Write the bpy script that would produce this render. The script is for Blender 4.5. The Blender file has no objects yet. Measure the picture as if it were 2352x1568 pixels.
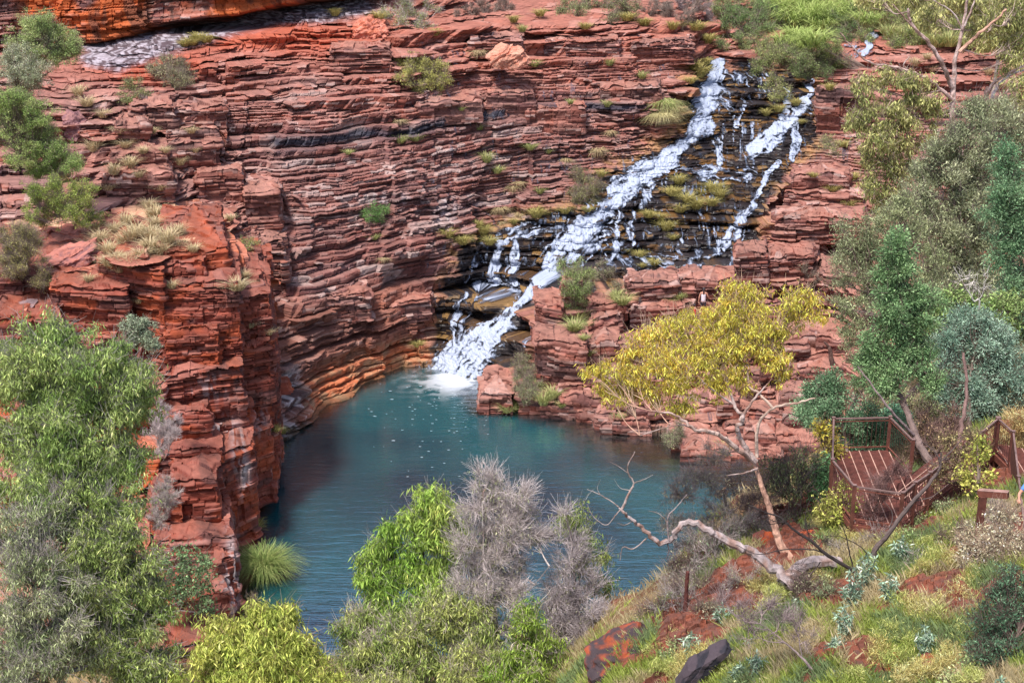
import bpy, math, random
import numpy as np

# ------------------------------------------------------------------ basics
sc = bpy.context.scene
COL = sc.collection
RNG = np.random.default_rng(11)
random.seed(5)
PITCH = math.radians(19.0)
CP, SP = math.cos(PITCH), math.sin(PITCH)
CAMZ = 30.0
FL, CX, CY = 3267.0, 1176.0, 784.0      # focal length and centre of a 2352 x 1568 view


def at(u, v, Y):
    """world point seen at (u, v) whose distance forward is Y"""
    u = np.asarray(u, float); v = np.asarray(v, float); Y = np.asarray(Y, float)
    a = (u - CX) / FL
    b = -(v - CY) / FL
    dy = CP + b * SP
    dz = -SP + b * CP
    t = Y / dy
    return np.stack(np.broadcast_arrays(a * t, Y, CAMZ + dz * t), -1)


def atz(u, v, z):
    """world point seen at (u, v) at height z"""
    b = -(np.asarray(v, float) - CY) / FL
    t = (np.asarray(z, float) - CAMZ) / (-SP + b * CP)
    return at(u, v, t * (CP + b * SP))


def mpp(p):
    """metres per (2352-wide) pixel at world point p"""
    return (p[1] * CP + (CAMZ - p[2]) * SP) / FL


def hsh(a, b=0, c=0, seed=0):
    a = np.asarray(a).astype(np.int64); b = np.asarray(b).astype(np.int64); c = np.asarray(c).astype(np.int64)
    M = np.int64(0xffffffff)
    x = (a * 374761393 + b * 668265263 + c * 1103515245 + np.int64(seed) * 974711) & M
    x = ((x ^ (x >> 15)) * 2246822519) & M
    x = ((x ^ (x >> 13)) * 3266489917) & M
    x = x ^ (x >> 16)
    return x.astype(np.float64) / 4294967296.0


def noise(x, y, z=None, seed=0):
    """value noise, 0..1"""
    if z is None:
        xi = np.floor(x); yi = np.floor(y)
        fx = x - xi; fy = y - yi
        fx = fx * fx * (3 - 2 * fx); fy = fy * fy * (3 - 2 * fy)
        r = 0
        for i in (0, 1):
            for j in (0, 1):
                r = r + hsh(xi + i, yi + j, 0, seed) * (fx if i else 1 - fx) * (fy if j else 1 - fy)
        return r
    xi = np.floor(x); yi = np.floor(y); zi = np.floor(z)
    fx = x - xi; fy = y - yi; fz = z - zi
    fx = fx * fx * (3 - 2 * fx); fy = fy * fy * (3 - 2 * fy); fz = fz * fz * (3 - 2 * fz)
    r = 0
    for i in (0, 1):
        for j in (0, 1):
            for k in (0, 1):
                r = r + hsh(xi + i, yi + j, zi + k, seed) * (fx if i else 1 - fx) * (fy if j else 1 - fy) * (fz if k else 1 - fz)
    return r


def fbm(x, y, z=None, seed=0, o=3):
    s = 0; a = 1; t = 0
    for i in range(o):
        k = 2.03 ** i
        s = s + a * noise(x * k, y * k, None if z is None else z * k, seed + i * 7)
        t += a; a *= .5
    return s / t


def ss(a, b, x):
    t = np.clip((x - a) / (b - a), 0, 1)
    return t * t * (3 - 2 * t)


def lerp(a, b, t):
    t = np.asarray(t)[..., None]
    return a * (1 - t) + b * t


def blur(A, r, axis):
    """box blur twice along axis"""
    if r < 1: return A
    for _ in range(2):
        pad = [(0, 0)] * A.ndim; pad[axis] = (r + 1, r)
        B = np.pad(A, pad, mode='edge')
        c = np.cumsum(B, axis=axis)
        n = A.shape[axis]
        hi = np.take(c, np.arange(2 * r + 1, 2 * r + 1 + n), axis=axis)
        lo = np.take(c, np.arange(0, n), axis=axis)
        A = (hi - lo) / (2 * r + 1)
    return A


def poly_in(u, v, poly):
    r = np.zeros(np.shape(u), bool)
    n = len(poly)
    for i in range(n):
        x0, y0 = poly[i]; x1, y1 = poly[(i + 1) % n]
        if y0 == y1: continue
        c = ((y0 > v) != (y1 > v)) & (u < (x1 - x0) * (v - y0) / (y1 - y0) + x0)
        r ^= c
    return r


def seg_dist(u, v, pts, closed=False):
    """distance to a polyline and position along it (0..n-1)"""
    d = np.full(np.shape(u), 1e9); s = np.zeros(np.shape(u))
    n = len(pts)
    for i in range(n if closed else n - 1):
        x0, y0 = pts[i][:2]; x1, y1 = pts[(i + 1) % n][:2]
        L = (x1 - x0) ** 2 + (y1 - y0) ** 2 + 1e-9
        t = np.clip(((u - x0) * (x1 - x0) + (v - y0) * (y1 - y0)) / L, 0, 1)
        e = np.hypot(u - x0 - t * (x1 - x0), v - y0 - t * (y1 - y0))
        m = e < d
        d = np.where(m, e, d); s = np.where(m, i + t, s)
    return d, s


# ------------------------------------------------------------------ mesh helper
class MB:
    def __init__(s):
        s.v = []; s.q = []; s.t = []; s.c = []; s.n = 0; s.q_s = []

    def add(s, v, quads=None, tris=None, col=(.5, .5, .5), smooth=False):
        v = np.asarray(v, float).reshape(-1, 3)
        if quads is not None and len(quads):
            s.q.append(np.asarray(quads, np.int64).reshape(-1, 4) + s.n)
        if tris is not None and len(tris):
            s.t.append(np.asarray(tris, np.int64).reshape(-1, 3) + s.n)
        c = np.asarray(col, float)
        if c.ndim == 1: c = np.tile(c[None, :3], (len(v), 1))
        s.v.append(v); s.c.append(c); s.n += len(v)

    def build(s, name, mat, parent=None, smooth=False, extra=None, origin=None):
        me = bpy.data.meshes.new(name)
        V = np.concatenate(s.v); Cc = np.concatenate(s.c)
        if origin is not None: V = V - np.asarray(origin)
        Q = np.concatenate(s.q) if s.q else np.zeros((0, 4), np.int64)
        T = np.concatenate(s.t) if s.t else np.zeros((0, 3), np.int64)
        me.vertices.add(len(V)); me.vertices.foreach_set('co', V.astype(np.float32).ravel())
        nl = len(Q) * 4 + len(T) * 3
        me.loops.add(nl)
        me.loops.foreach_set('vertex_index', np.concatenate([Q.ravel(), T.ravel()]).astype(np.int32))
        me.polygons.add(len(Q) + len(T))
        st = np.concatenate([np.arange(len(Q)) * 4, len(Q) * 4 + np.arange(len(T)) * 3]).astype(np.int32)
        me.polygons.foreach_set('loop_start', st)
        me.polygons.foreach_set('use_smooth', np.full(len(Q) + len(T), smooth))
        a = me.color_attributes.new('Col', 'FLOAT_COLOR', 'POINT')
        a.data.foreach_set('color', np.concatenate([Cc, np.ones((len(Cc), 1))], 1).astype(np.float32).ravel())
        if extra:
            for k, arr in extra.items():
                b = me.attributes.new(k, 'FLOAT', 'POINT'); b.data.foreach_set('value', np.asarray(arr, np.float32).ravel())
        me.update(calc_edges=True)
        me.materials.append(mat)
        o = bpy.data.objects.new(name, me); COL.objects.link(o)
        if parent is not None: o.parent = parent
        elif origin is not None: o.location = origin
        return o


def grid_faces(h, w, keep=None):
    i = np.arange(h * w).reshape(h, w)
    q = np.stack([i[:-1, :-1], i[1:, :-1], i[1:, 1:], i[:-1, 1:]], -1).reshape(-1, 4)
    if keep is not None: q = q[keep.reshape(-1)]
    return q


def tag(o, label=None, cat=None, group=None, kind=None):
    if label: o['label'] = label
    if cat: o['category'] = cat
    if group: o['group'] = group
    if kind: o['kind'] = kind
    return o


def empty(name, loc):
    o = bpy.data.objects.new(name, None); COL.objects.link(o)
    o.location = [float(a) for a in loc]; o.empty_display_size = .3
    return o


# ------------------------------------------------------------------ materials
def new_mat(name):
    m = bpy.data.materials.new(name); m.use_nodes = True
    nt = m.node_tree
    return m, nt, nt.nodes['Principled BSDF'], nt.nodes['Material Output']


def nd(nt, typ, **kw):
    n = nt.nodes.new(typ)
    for k, v in kw.items():
        if k in n.inputs.keys(): n.inputs[k].default_value = v
        else: setattr(n, k, v)
    return n


def col_mat(name, rough=.85, bump=0., bscale=6., var=.25, vscale=3., trans=0., spec=.3, detail=6., metallic=0.):
    """Col attribute modulated with procedural noise, optional bump and translucency"""
    m, nt, bs, out = new_mat(name); L = nt.links
    at_ = nd(nt, 'ShaderNodeAttribute', attribute_name='Col')
    tc = nd(nt, 'ShaderNodeTexCoord')
    nz = nd(nt, 'ShaderNodeTexNoise'); nz.inputs['Scale'].default_value = vscale; nz.inputs['Detail'].default_value = detail
    L.new(tc.outputs['Object'], nz.inputs['Vector'])
    mr = nd(nt, 'ShaderNodeMapRange'); mr.inputs['From Min'].default_value = .25; mr.inputs['From Max'].default_value = .75
    mr.inputs['To Min'].default_value = 1 - var; mr.inputs['To Max'].default_value = 1 + var
    L.new(nz.outputs['Fac'], mr.inputs['Value'])
    mx = nd(nt, 'ShaderNodeVectorMath', operation='SCALE')
    L.new(at_.outputs['Color'], mx.inputs[0]); L.new(mr.outputs['Result'], mx.inputs['Scale'])
    L.new(mx.outputs['Vector'], bs.inputs['Base Color'])
    bs.inputs['Roughness'].default_value = rough
    bs.inputs['Specular IOR Level'].default_value = spec
    bs.inputs['Metallic'].default_value = metallic
    if bump > 0:
        n2 = nd(nt, 'ShaderNodeTexNoise'); n2.inputs['Scale'].default_value = bscale; n2.inputs['Detail'].default_value = 5
        L.new(tc.outputs['Object'], n2.inputs['Vector'])
        b = nd(nt, 'ShaderNodeBump'); b.inputs['Strength'].default_value = bump; b.inputs['Distance'].default_value = .1
        L.new(n2.outputs['Fac'], b.inputs['Height']); L.new(b.outputs['Normal'], bs.inputs['Normal'])
    if trans > 0:
        tr = nd(nt, 'ShaderNodeBsdfTranslucent'); L.new(mx.outputs['Vector'], tr.inputs['Color'])
        ms = nd(nt, 'ShaderNodeMixShader'); ms.inputs[0].default_value = trans
        L.new(bs.outputs[0], ms.inputs[1]); L.new(tr.outputs[0], ms.inputs[2]); L.new(ms.outputs[0], out.inputs['Surface'])
    return m


def rock_mat(name):
    m = col_mat(name, rough=.8, bump=.55, bscale=3.5, var=.3, vscale=2.2, detail=9, spec=.35)
    nt = m.node_tree; bs = nt.nodes['Principled BSDF']
    hs = nd(nt, 'ShaderNodeHueSaturation'); hs.inputs['Saturation'].default_value = 1.05; hs.inputs['Value'].default_value = .98
    src = bs.inputs['Base Color'].links[0].from_socket; nt.links.new(src, hs.inputs['Color']); nt.links.new(hs.outputs['Color'], bs.inputs['Base Color'])
    w = nd(nt, 'ShaderNodeAttribute', attribute_name='wet')
    mr = nd(nt, 'ShaderNodeMapRange'); mr.inputs['To Min'].default_value = .85; mr.inputs['To Max'].default_value = .38
    nt.links.new(w.outputs['Fac'], mr.inputs['Value']); nt.links.new(mr.outputs['Result'], bs.inputs['Roughness'])
    return m


M_ROCK = rock_mat('banded_rock')
M_SOIL = rock_mat('red_soil')
M_LEAF = col_mat('leaf', rough=.55, var=.12, vscale=1.5, trans=.3, spec=.25, detail=2)
M_GRASS = col_mat('grass_blade', rough=.7, var=.15, vscale=1.2, trans=.25, spec=.2, detail=2)
M_BARK = col_mat('bark', rough=.85, bump=.4, bscale=9, var=.3, vscale=6, spec=.2)
M_TWIG = col_mat('dead_twig', rough=.9, var=.2, vscale=4, spec=.1, detail=2)
M_STEEL = col_mat('rusted_steel', rough=.7, var=.35, vscale=5, bump=.1, bscale=20, spec=.4, metallic=.2)

# ------------------------------------------------------------------ banded rock sheets
LB = []                                     # bed boundaries
_z = -6.0
_r = np.random.default_rng(3)
while _z < 34:
    g = noise(np.array([_z * .55]), np.array([3.3]), seed=77)[0]
    base = .13 + .9 * max(0, g - .42) * 2
    _z += base * _r.uniform(.6, 1.6)
    LB.append(_z)
LB = np.array(LB)


def strata(P, S, seed=0, dip=(0., 0.), fold=.5, amp=.28, big=.7, thick=1., cotmax=3.0, bw=(.6, 2.6), mask=None, rough=.05, align=None, plate=.34, fc=(1.0, .994), g2=1.55, ba=0., joint=.9):
    x, y, z = P[..., 0], P[..., 1], P[..., 2]
    Pb = blur(blur(P, 22, 0), 22, 1)
    du = np.gradient(Pb, axis=1); dv = np.gradient(Pb, axis=0)
    N = np.cross(du, dv); N /= np.linalg.norm(N, axis=-1, keepdims=True) + 1e-12
    toc = np.array([0, 0, CAMZ]) - P
    sg = np.sign((N * toc).sum(-1)); N *= sg[..., None]
    nh = np.hypot(N[..., 0], N[..., 1]) + 1e-6
    Nh = N[..., :2] / nh[..., None]
    cot = np.clip(N[..., 2] / nh, -1.0, cotmax)
    q = z + dip[0] * x + dip[1] * (y - 80) + (fbm(x / 11., y / 11., None, seed + 1, 2) - .5) * 2 * fold
    q = q + (noise(x / 1.7, y / 1.7 + z * .15, None, seed + 2) - .5) * .11 + (noise(x / .5, y / .5, None, seed + 3) - .5) * .07
    qs = q / thick
    k = np.searchsorted(LB, qs)
    lo = LB[np.clip(k - 1, 0, len(LB) - 1)]; hi = LB[np.clip(k, 0, len(LB) - 1)]
    f = np.clip((qs - lo) / (hi - lo + 1e-6), 0, 1)
    th = (hi - lo) * thick
    wk = bw[0] + (bw[1] - bw[0]) * hsh(k, 5, 0, seed) ** 1.5
    warp = (noise(x / 1.1, z / 1.1, None, seed + 4) - .5) * .6
    bc = (S + warp) / wk + hsh(k, 9, 0, seed) * 50
    bi = np.floor(bc); bf = bc - bi
    hb = hsh(k, bi, 1, seed)
    # groups of beds that stand out together as buttresses and ledges
    q2_ = q / g2 + (noise(x / 5., y / 5., None, seed + 17) - .5) * .5 * (1 if ba else 0); K2 = np.floor(q2_); b2 = np.floor((S + warp * 1.5) / (2.2 + 2.5 * hsh(K2, 3, 0, seed)) + hsh(K2, 1, 0, seed) * 30)
    h2 = hsh(K2, b2, 2, seed)
    K3 = np.floor(q / 4.2 + .3); b3 = np.floor((S + warp * 3) / 5.5 + hsh(K3, 1, 0, seed + 5) * 30)
    h3 = hsh(K3, b3, 3, seed)
    off = amp * (hb - .5) + big * (h2 - .5) + big * 1.1 * (h3 - .5)
    off = off + big * 1.6 * (fbm(x / 4., y / 4., z / 2.5, seed + 6, 2) - .5)
    off = off - .20 * ss(.18, .0, f) - .10 * ss(.05, 0., np.minimum(bf, 1 - bf) * wk) - .05 * ss(.8, 1., f)
    # thin plates splitting every bed
    flt = (hsh(K2, b2, 12, seed) - .5) * .3
    tp_ = .13 + .10 * noise(q / 1.3, x / 9., None, seed + 14)
    k5 = np.floor((q + flt) / .135 + .5 * noise(x / 3., y / 3., None, seed + 15)); w5 = .45 + 1.6 * hsh(k5, 3, 0, seed + 16) ** 2
    c5 = (S + warp * .6) / w5 + hsh(k5, 4, 0, seed) * 40; b5 = np.floor(c5); h5 = hsh(k5, b5, 5, seed)
    pz = ss(.38, .58, noise(q / 1.6, S / 7., None, seed + 18))
    jb = np.floor(S / 3.4 + .5 * noise(z / 3., S / 9., None, seed + 19)); off = off + joint * (hsh(jb, 4, 0, seed) - .5) * ss(.35, .6, noise(S / 9., z / 4., None, seed + 20))
    off = off + plate * (.25 + .9 * pz) * (h5 - .5) - .10 * ss(.045, 0., np.minimum(c5 - b5, 1 - c5 + b5) * w5)
    al = (q - lo * thick - .5 * th) * cot * (1 - ba) + np.clip((q2_ - K2 - .5) * g2 * cot, -.75, .75) * ba
    off = off + al
    off = off + (noise(x / .35, y / .35, z / .25, seed + 8) - .5) * rough * 2
    flat = ss(fc[0], fc[1], N[..., 2])
    off = off * flat
    if mask is not None: off = off * mask
    R = P.copy()
    R[..., 0] += Nh[..., 0] * off; R[..., 1] += Nh[..., 1] * off
    if mask is None: mask = 1
    R[..., 2] += (fbm(x / .8, y / .8, z / .8, seed + 9, 2) - .5) * rough * 1.6
    return R, dict(h5=h5, k5=k5, flat=flat, k=k, f=f, hb=hb, h2=h2, q=q, bf=bf, bi=bi, cot=cot, N=N)


def true_up(R):
    du = np.gradient(R, axis=1); dv = np.gradient(R, axis=0)
    N = np.cross(du, dv); N /= np.linalg.norm(N, axis=-1, keepdims=True) + 1e-12
    return np.abs(N[..., 2])


c = lambda *a: np.array(a, float)
RED = c(.19, .062, .047); PURP = c(.115, .055, .056); PINK = c(.38, .205, .175); ORNG = c(.50, .125, .035)
DARK = c(.030, .022, .026); TAN = c(.42, .25, .10); PALE = c(.48, .39, .37); WHITE = c(.55, .53, .56); BLUEB = c(.045, .05, .075)
OCHRE = c(.30, .15, .045); BRICK = c(.26, .085, .058)


def rock_color(R, I, seed=0, tread_light=.55):
    x, y, z = R[..., 0], R[..., 1], R[..., 2]
    k, hb, q = I['k'], I['hb'], I['q']
    t = hsh(k, 21, 0, seed)
    C_ = lerp(PURP, RED, ss(.1, .9, t * .6 + hb * .4))
    C_ = lerp(C_, BRICK, ss(.55, .9, hsh(k, I['bi'], 33, seed)) * .7)
    C_ = lerp(C_, PINK, ss(.80, .95, hsh(k, I['bi'], 34, seed)) * .65)
    C_ = lerp(C_, DARK, ss(.82, .93, hsh(k, 35, 0, seed)) * .75)
    C_ = lerp(C_, PINK * .95, ss(.66, .8, I['h5']) * .6)
    C_ = lerp(C_, PALE * .85, ss(.88, .94, I['h5']) * .6)
    C_ = lerp(C_, DARK * 1.3, ss(.30, .16, I['h5']) * .6)
    C_ = C_ * (.62 + .78 * hsh(np.floor(I['h5'] * 9973), I['k5'], 3, seed))[..., None]
    n = fbm(x / 3., y / 3., z / 1.2, seed + 40, 3)
    C_ = lerp(C_, BRICK, ss(.5, .75, n) * .5)
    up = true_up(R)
    C_ = lerp(C_, PINK, ss(.6, .95, up) * tread_light)  # up-facing treads painted a lighter pink: top light put into the colour
    return C_, up


def warp_interp(ctrl, us, vs):
    """ctrl: list of (u, [(v, Y), ...]); -> Y on the dense grid"""
    cols = []
    cu = [a[0] for a in ctrl]
    for u0, l in ctrl:
        l = sorted(l); cols.append(np.interp(vs, [a[0] for a in l], [a[1] for a in l]))
    cols = np.array(cols)                   # ncol x nv
    Y = np.empty((len(vs), len(us)))
    idx = np.clip(np.searchsorted(cu, us) - 1, 0, len(cu) - 2)
    t = (us - np.array(cu)[idx]) / (np.array(cu)[idx + 1] - np.array(cu)[idx])
    t = np.clip(t, 0, 1); t = .35 * t + .65 * t * t * (3 - 2 * t)
    Y[:] = (cols[idx] * (1 - t)[:, None] + cols[idx + 1] * t[:, None]).T
    return Y


# ---- sheet 1: back wall, falls slope and right hand slabs, running on as the pool bed
right = [(1650, 38), (1200, 61), (1100, 66.2), (1050, 68.5), (950, 73), (850, 77), (750, 81), (680, 84.5), (600, 88), (480, 93), (380, 98), (230, 106), (150, 111), (100, 116), (0, 130), (-120, 150)]
rr = [(1650, 55), (1100, 66), (1000, 68.5), (900, 72), (800, 75.5), (700, 80), (600, 85.5), (480, 92), (380, 97.5), (230, 104), (150, 110), (100, 115), (0, 128), (-120, 150)]
CT = [
    (-160, [(900, 66), (700, 69), (560, 71), (500, 72.5), (400, 77), (250, 84), (150, 91), (60, 101), (0, 106), (-120, 116)]),
    (150, [(900, 66), (700, 69), (560, 71.5), (480, 74), (400, 78), (250, 84), (150, 91), (110, 95), (60, 101), (0, 106), (-120, 116)]),
    (350, [(1000, 66), (700, 72), (560, 74), (450, 79), (400, 81), (250, 86.), (150, 91.5), (90, 96), (60, 101), (0, 106), (-120, 116)]),
    (500, [(1000, 68), (700, 75), (560, 78), (400, 83.2), (250, 87.5), (150, 92), (90, 97), (60, 101), (0, 106), (-120, 116)]),
    (618, [(1100, 68), (1010, 70.9), (950, 72), (850, 74), (750, 76.2), (550, 80.4), (400, 84.2), (250, 88), (150, 93), (70, 98), (40, 102), (0, 106), (-120, 116)]),
    (690, [(1030, 70), (975, 73), (850, 75.6), (750, 77.6), (550, 81.6), (400, 85.), (250, 88.8), (150, 94), (60, 99), (0, 105), (-120, 118)]),
    (760, [(1000, 72), (930, 76), (850, 77.6), (750, 79.2), (550, 82.8), (400, 85.8), (250, 89.5), (150, 94), (60, 99.5), (0, 105), (-120, 120)]),
    (850, [(950, 75), (880, 79.8), (850, 80.2), (750, 81.4), (550, 84.4), (400, 87.2), (250, 91), (150, 95), (60, 99.5), (0, 105), (-120, 122)]),
    (930, [(900, 79), (848, 82), (750, 83), (550, 86), (400, 88.8), (250, 92), (150, 95), (60, 99.5), (0, 106), (-120, 124)]),
    (1000, [(900, 79), (845, 82.2), (790, 83.2), (680, 85), (550, 87.2), (400, 90), (250, 93.5), (150, 96.5), (60, 101), (0, 108), (-120, 126)]),
    (1060, [(950, 76), (870, 80.6), (790, 82.3), (700, 84.6), (665, 86.4), (645, 86.8), (560, 88), (400, 91), (250, 94.5), (150, 97.5), (60, 102), (0, 110), (-120, 128)]),
    (1100, [(970, 73), (945, 75.), (890, 79.2), (790, 81.8), (700, 84.4), (665, 87), (640, 87.6), (560, 88.8), (520, 90), (400, 92), (250, 95.5), (150, 98.5), (60, 103), (0, 112), (-120, 130)]),
    (1190, [(1000, 72), (948, 74.8), (880, 77.2), (790, 80.2), (700, 83.6), (640, 87), (560, 89), (520, 91), (400, 93.5), (250, 97), (150, 100), (60, 104), (0, 114), (-120, 132)]),
    (1300, [(1000, 71), (952, 74.6), (880, 76.4), (790, 78.6), (700, 81.6), (670, 84.4), (600, 87.6), (540, 89.5), (480, 92), (400, 94.5), (250, 98), (150, 101), (60, 105.5), (0, 116), (-120, 134)]),
    (1400, [(1050, 69), (995, 71.8), (900, 74.6), (790, 78.6), (740, 80.4), (670, 84.4), (600, 87.6), (480, 92.5), (420, 95.2), (370, 97), (250, 99), (150, 102), (60, 107), (0, 117), (-120, 135)]),
    (1560, [(1100, 66.4), (1040, 69.2), (950, 73), (850, 77), (750, 81), (680, 84.5), (600, 88), (480, 93), (380, 97.5), (320, 100.4), (250, 101.5), (150, 104.5), (60, 109), (0, 119), (-120, 137)]),
    (1640, [(1400, 54), (1200, 61), (1070, 67.5), (950, 73), (850, 77), (750, 81), (680, 84.5), (600, 88), (480, 93), (380, 98), (300, 102.4), (200, 107), (150, 110.5), (80, 114), (0, 123), (-120, 140)]),
    (1760, right), (1900, [(a, b + .4) for a, b in right]), (2100, rr), (2520, rr)]

NU, NV = 1780, 1130
us = np.linspace(-120, 2480, NU)
vs = np.concatenate([np.linspace(-100, 1120, NV - 130), np.linspace(1124, 1700, 130)])
Y = warp_interp(CT, us, vs)
Y = blur(blur(Y, 9, 1), 7, 0)
UU, VV = np.meshgrid(us, vs)
P = at(UU, VV, Y)
BED = -1.3
low = P[..., 2] < BED
Pl = atz(UU, np.maximum(VV, 500), BED)
P[low] = Pl[low]
P[..., 1] = np.where(low, np.clip(P[..., 1], 20, 200), P[..., 1])
mid = P[560]
S = np.concatenate([[0], np.cumsum(np.minimum(np.hypot(np.diff(mid[:, 0]), np.diff(mid[:, 1])), .15))])[None, :] + 0 * UU

WETP = [(1600, 140), (1870, 170), (1880, 300), (1745, 460), (1745, 585), (1560, 650), (1310, 660), (1225, 690), (1220, 790), (1180, 830), (1100, 905), (985, 850), (1000, 790), (1010, 690), (1050, 560), (1130, 530), (1230, 505), (1330, 470), (1400, 390), (1540, 330), (1590, 220)]
wd, _ = seg_dist(UU, VV, WETP, True)
ins = poly_in(UU, VV, WETP)
nzw = fbm(UU / 26., VV / 20., None, 61, 3)
wsd = np.where(ins, wd, -wd) + (nzw - .5) * 46
wet = ss(-9, 8, wsd)

rightm = ss(1180, 1500, UU) * ss(330, 620, VV)          # thicker slabs low on the right
dmask = ss(-.35, .35, P[..., 2])
CH = [(1225, 665), (1200, 692), (1165, 730), (1110, 780), (1060, 825), (1030, 865)]
chd, chs = seg_dist(UU, VV, CH)
chute = ss(1.25, .6, chd / np.interp(chs, range(6), [26, 20, 30, 46, 56, 62]))
dmask = dmask * (1 - .8 * chute)
# thin beds on the wall, thick slabs to the right: two displacements blended by region
R1, I1 = strata(P, S, 10, dip=(.012, .0), fold=.4, amp=.36, big=.7, thick=1., mask=dmask, rough=.045)
R2, I2 = strata(P, S, 20, dip=(.0, .0), fold=.25, amp=.55, big=.8, thick=1.9, bw=(1.2, 4.5), mask=dmask, rough=.05, cotmax=3.6)
sel = (rightm * .75 + (1 - wet) * .15 + (fbm(UU / 60, VV / 25, None, 91, 2) - .5) * .9 - ss(1., .3, P[..., 2])) > .5
topb = (VV < 250) & (UU > 430) & (fbm(UU / 120, VV / 30, None, 95, 2) > .52)
sel = sel & (wet < .3)
sel = sel | (topb & (wet < .5)) | ((UU < 520) & (VV > 100) & (fbm(UU / 80, VV / 50, None, 96, 2) > .4))
R = np.where(sel[..., None], R2, R1)
I = {k_: (np.where(sel, I2[k_], I1[k_]) if np.ndim(I1[k_]) == 2 else None) for k_ in I1}

R[..., 2] = np.where((P[..., 2] < .04) | ((P[..., 2] < .30) & (UU > 1230) & (UU < 1640) & (VV > 930)), np.minimum(R[..., 2], -.42), R[..., 2])
CC, up = rock_color(R, I, 4, tread_light=.5)
x, y, z = R[..., 0], R[..., 1], R[..., 2]
# purple-grey thin beds in the middle of the wall with pale ledges
mw = ss(560, 720, UU) * ss(1500, 1200, UU) * ss(250, 320, VV) * ss(760, 640, VV)
CC = lerp(CC, PURP * 1.15, mw * .35)
pal = hsh(I['k'], I['bi'], 71, 3)
CC = lerp(CC, PALE, mw * ss(.80, .93, pal) * .55)
# dark seam winding through the wall
seam = np.exp(-((I['q'] - 13.1 - .5 * (noise(x / 6, y / 6, None, 88) - .5)) / .28) ** 2) * ss(480, 560, UU) * ss(1600, 1480, UU) * ss(.35, .6, noise(x / 4, z / 2, None, 99) + .2)
CC = lerp(CC, BLUEB * .7, np.clip(seam * 1.1, 0, .92))
# redder, smoother ground at the top
tr = ss(260, 60, VV - (noise(UU / 90, VV / 50, None, 50) - .5) * 120)
CC = lerp(CC, c(.36, .12, .08), tr * .45)
orr = np.exp(-(((UU - 620) / 190) ** 2 + ((VV - 85) / 32) ** 2)) + np.exp(-(((UU - 350) / 110) ** 2 + ((VV - 150) / 35) ** 2))
CC = lerp(CC, c(.38, .085, .045), np.clip(orr * 1.3, 0, .7))
# orange-brick foot of the wall beside the pool
ft = poly_in(UU, VV, [(640, 990), (700, 870), (800, 800), (930, 770), (985, 800), (985, 880), (760, 960)])
ft = blur(blur(ft.astype(float), 8, 0), 8, 1)
CC = lerp(CC, lerp(c(.50, .16, .075), c(.45, .26, .15), ss(.4, .7, fbm(x / .6, y / .6, z / .4, 5, 2))), ft * .8)
# lower wall: broad dark purple beds
lw = poly_in(UU, VV, [(620, 880), (640, 700), (900, 640), (1000, 660), (990, 760), (760, 860), (640, 960)])
lw = blur(blur(lw.astype(float), 10, 0), 10, 1)
CC = lerp(CC, lerp(c(.17, .07, .05), c(.27, .11, .075), I['hb']), lw * .6)
# tan beds at the wet margin
tn = np.exp(-((wsd + 4) / 17.) ** 2) * ss(.35, .6, fbm(UU / 22, VV / 10, None, 64, 2) + .12)
CC = lerp(CC, TAN, tn * ss(120, 200, VV) * np.where(VV > 600, .25, .55))
# wet rock: near black with ochre stains
wr = lerp(DARK * .45, c(.034, .028, .03), I['hb'])
st = fbm(UU / 30, VV / 12, None, 66, 3)
wr = lerp(wr, OCHRE, ss(.60, .72, st + (hsh(I['k5'], 7, 0, 3) - .5) * .25) * np.where(VV > 570, .22, .42))
wr = lerp(wr, TAN * .8, ss(.86, .94, I['h5']) * ss(.5, .8, up) * .6)
CC = lerp(CC, wr, np.clip(wet * 1.1, 0, 1))
# streaked black/white foot of the wall by the buttress and seepage patches
for (a, b, ra, rb) in [(668, 900, 34, 48), (655, 985, 45, 22), (1020, 480, 30, 28), (880, 455, 50, 14), (985, 190, 30, 50)]:
    g = np.exp(-(((UU - a) / ra) ** 2 + ((VV - b) / rb) ** 2))
    w_ = ss(.47, .62, fbm(UU / 9, VV / 14, None, 55, 3))
    tgt = lerp(c(.06, .05, .06), WHITE * .9, w_)
    CC = lerp(CC, tgt, np.clip(g * 1.2, 0, .8) * (1 if a < 700 else .45))
# pink slabs at right
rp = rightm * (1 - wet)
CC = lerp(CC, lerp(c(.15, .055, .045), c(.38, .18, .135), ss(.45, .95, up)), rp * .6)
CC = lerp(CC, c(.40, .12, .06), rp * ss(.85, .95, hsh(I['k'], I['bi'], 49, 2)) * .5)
# pale band of crumbly rock under the orange overhang
pb = [(190, 100), (420, 55), (560, 30), (840, -10), (870, 25), (760, 50), (600, 66), (430, 110), (270, 165), (185, 150)]
pbm = blur(blur(poly_in(UU, VV, pb).astype(float), 4, 0), 6, 1)
bt = fbm(UU / 8, VV / 4, None, 56, 4)
CC = lerp(CC, lerp(c(.055, .05, .065), c(.34, .32, .37), ss(.40, .68, bt)), pbm * .9)
# waterline stain and pool bed
wl = ss(.35, .05, z)
CC = lerp(CC, c(.10, .065, .035), wl * .7)
CC = lerp(CC, c(.16, .105, .045), ss(-.05, -.3, z) * .8)
WET1 = np.clip(wet + ss(.25, 0, z), 0, 1)
# drop faces hidden under the near slope and stretched joins
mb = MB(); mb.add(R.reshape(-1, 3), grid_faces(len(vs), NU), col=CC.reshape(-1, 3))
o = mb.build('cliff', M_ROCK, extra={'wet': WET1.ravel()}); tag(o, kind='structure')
R_A, UU_A, VV_A, wet_A, wsd_A = R, UU, VV, wet, wsd
GSTEP = us[1] - us[0]


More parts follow.
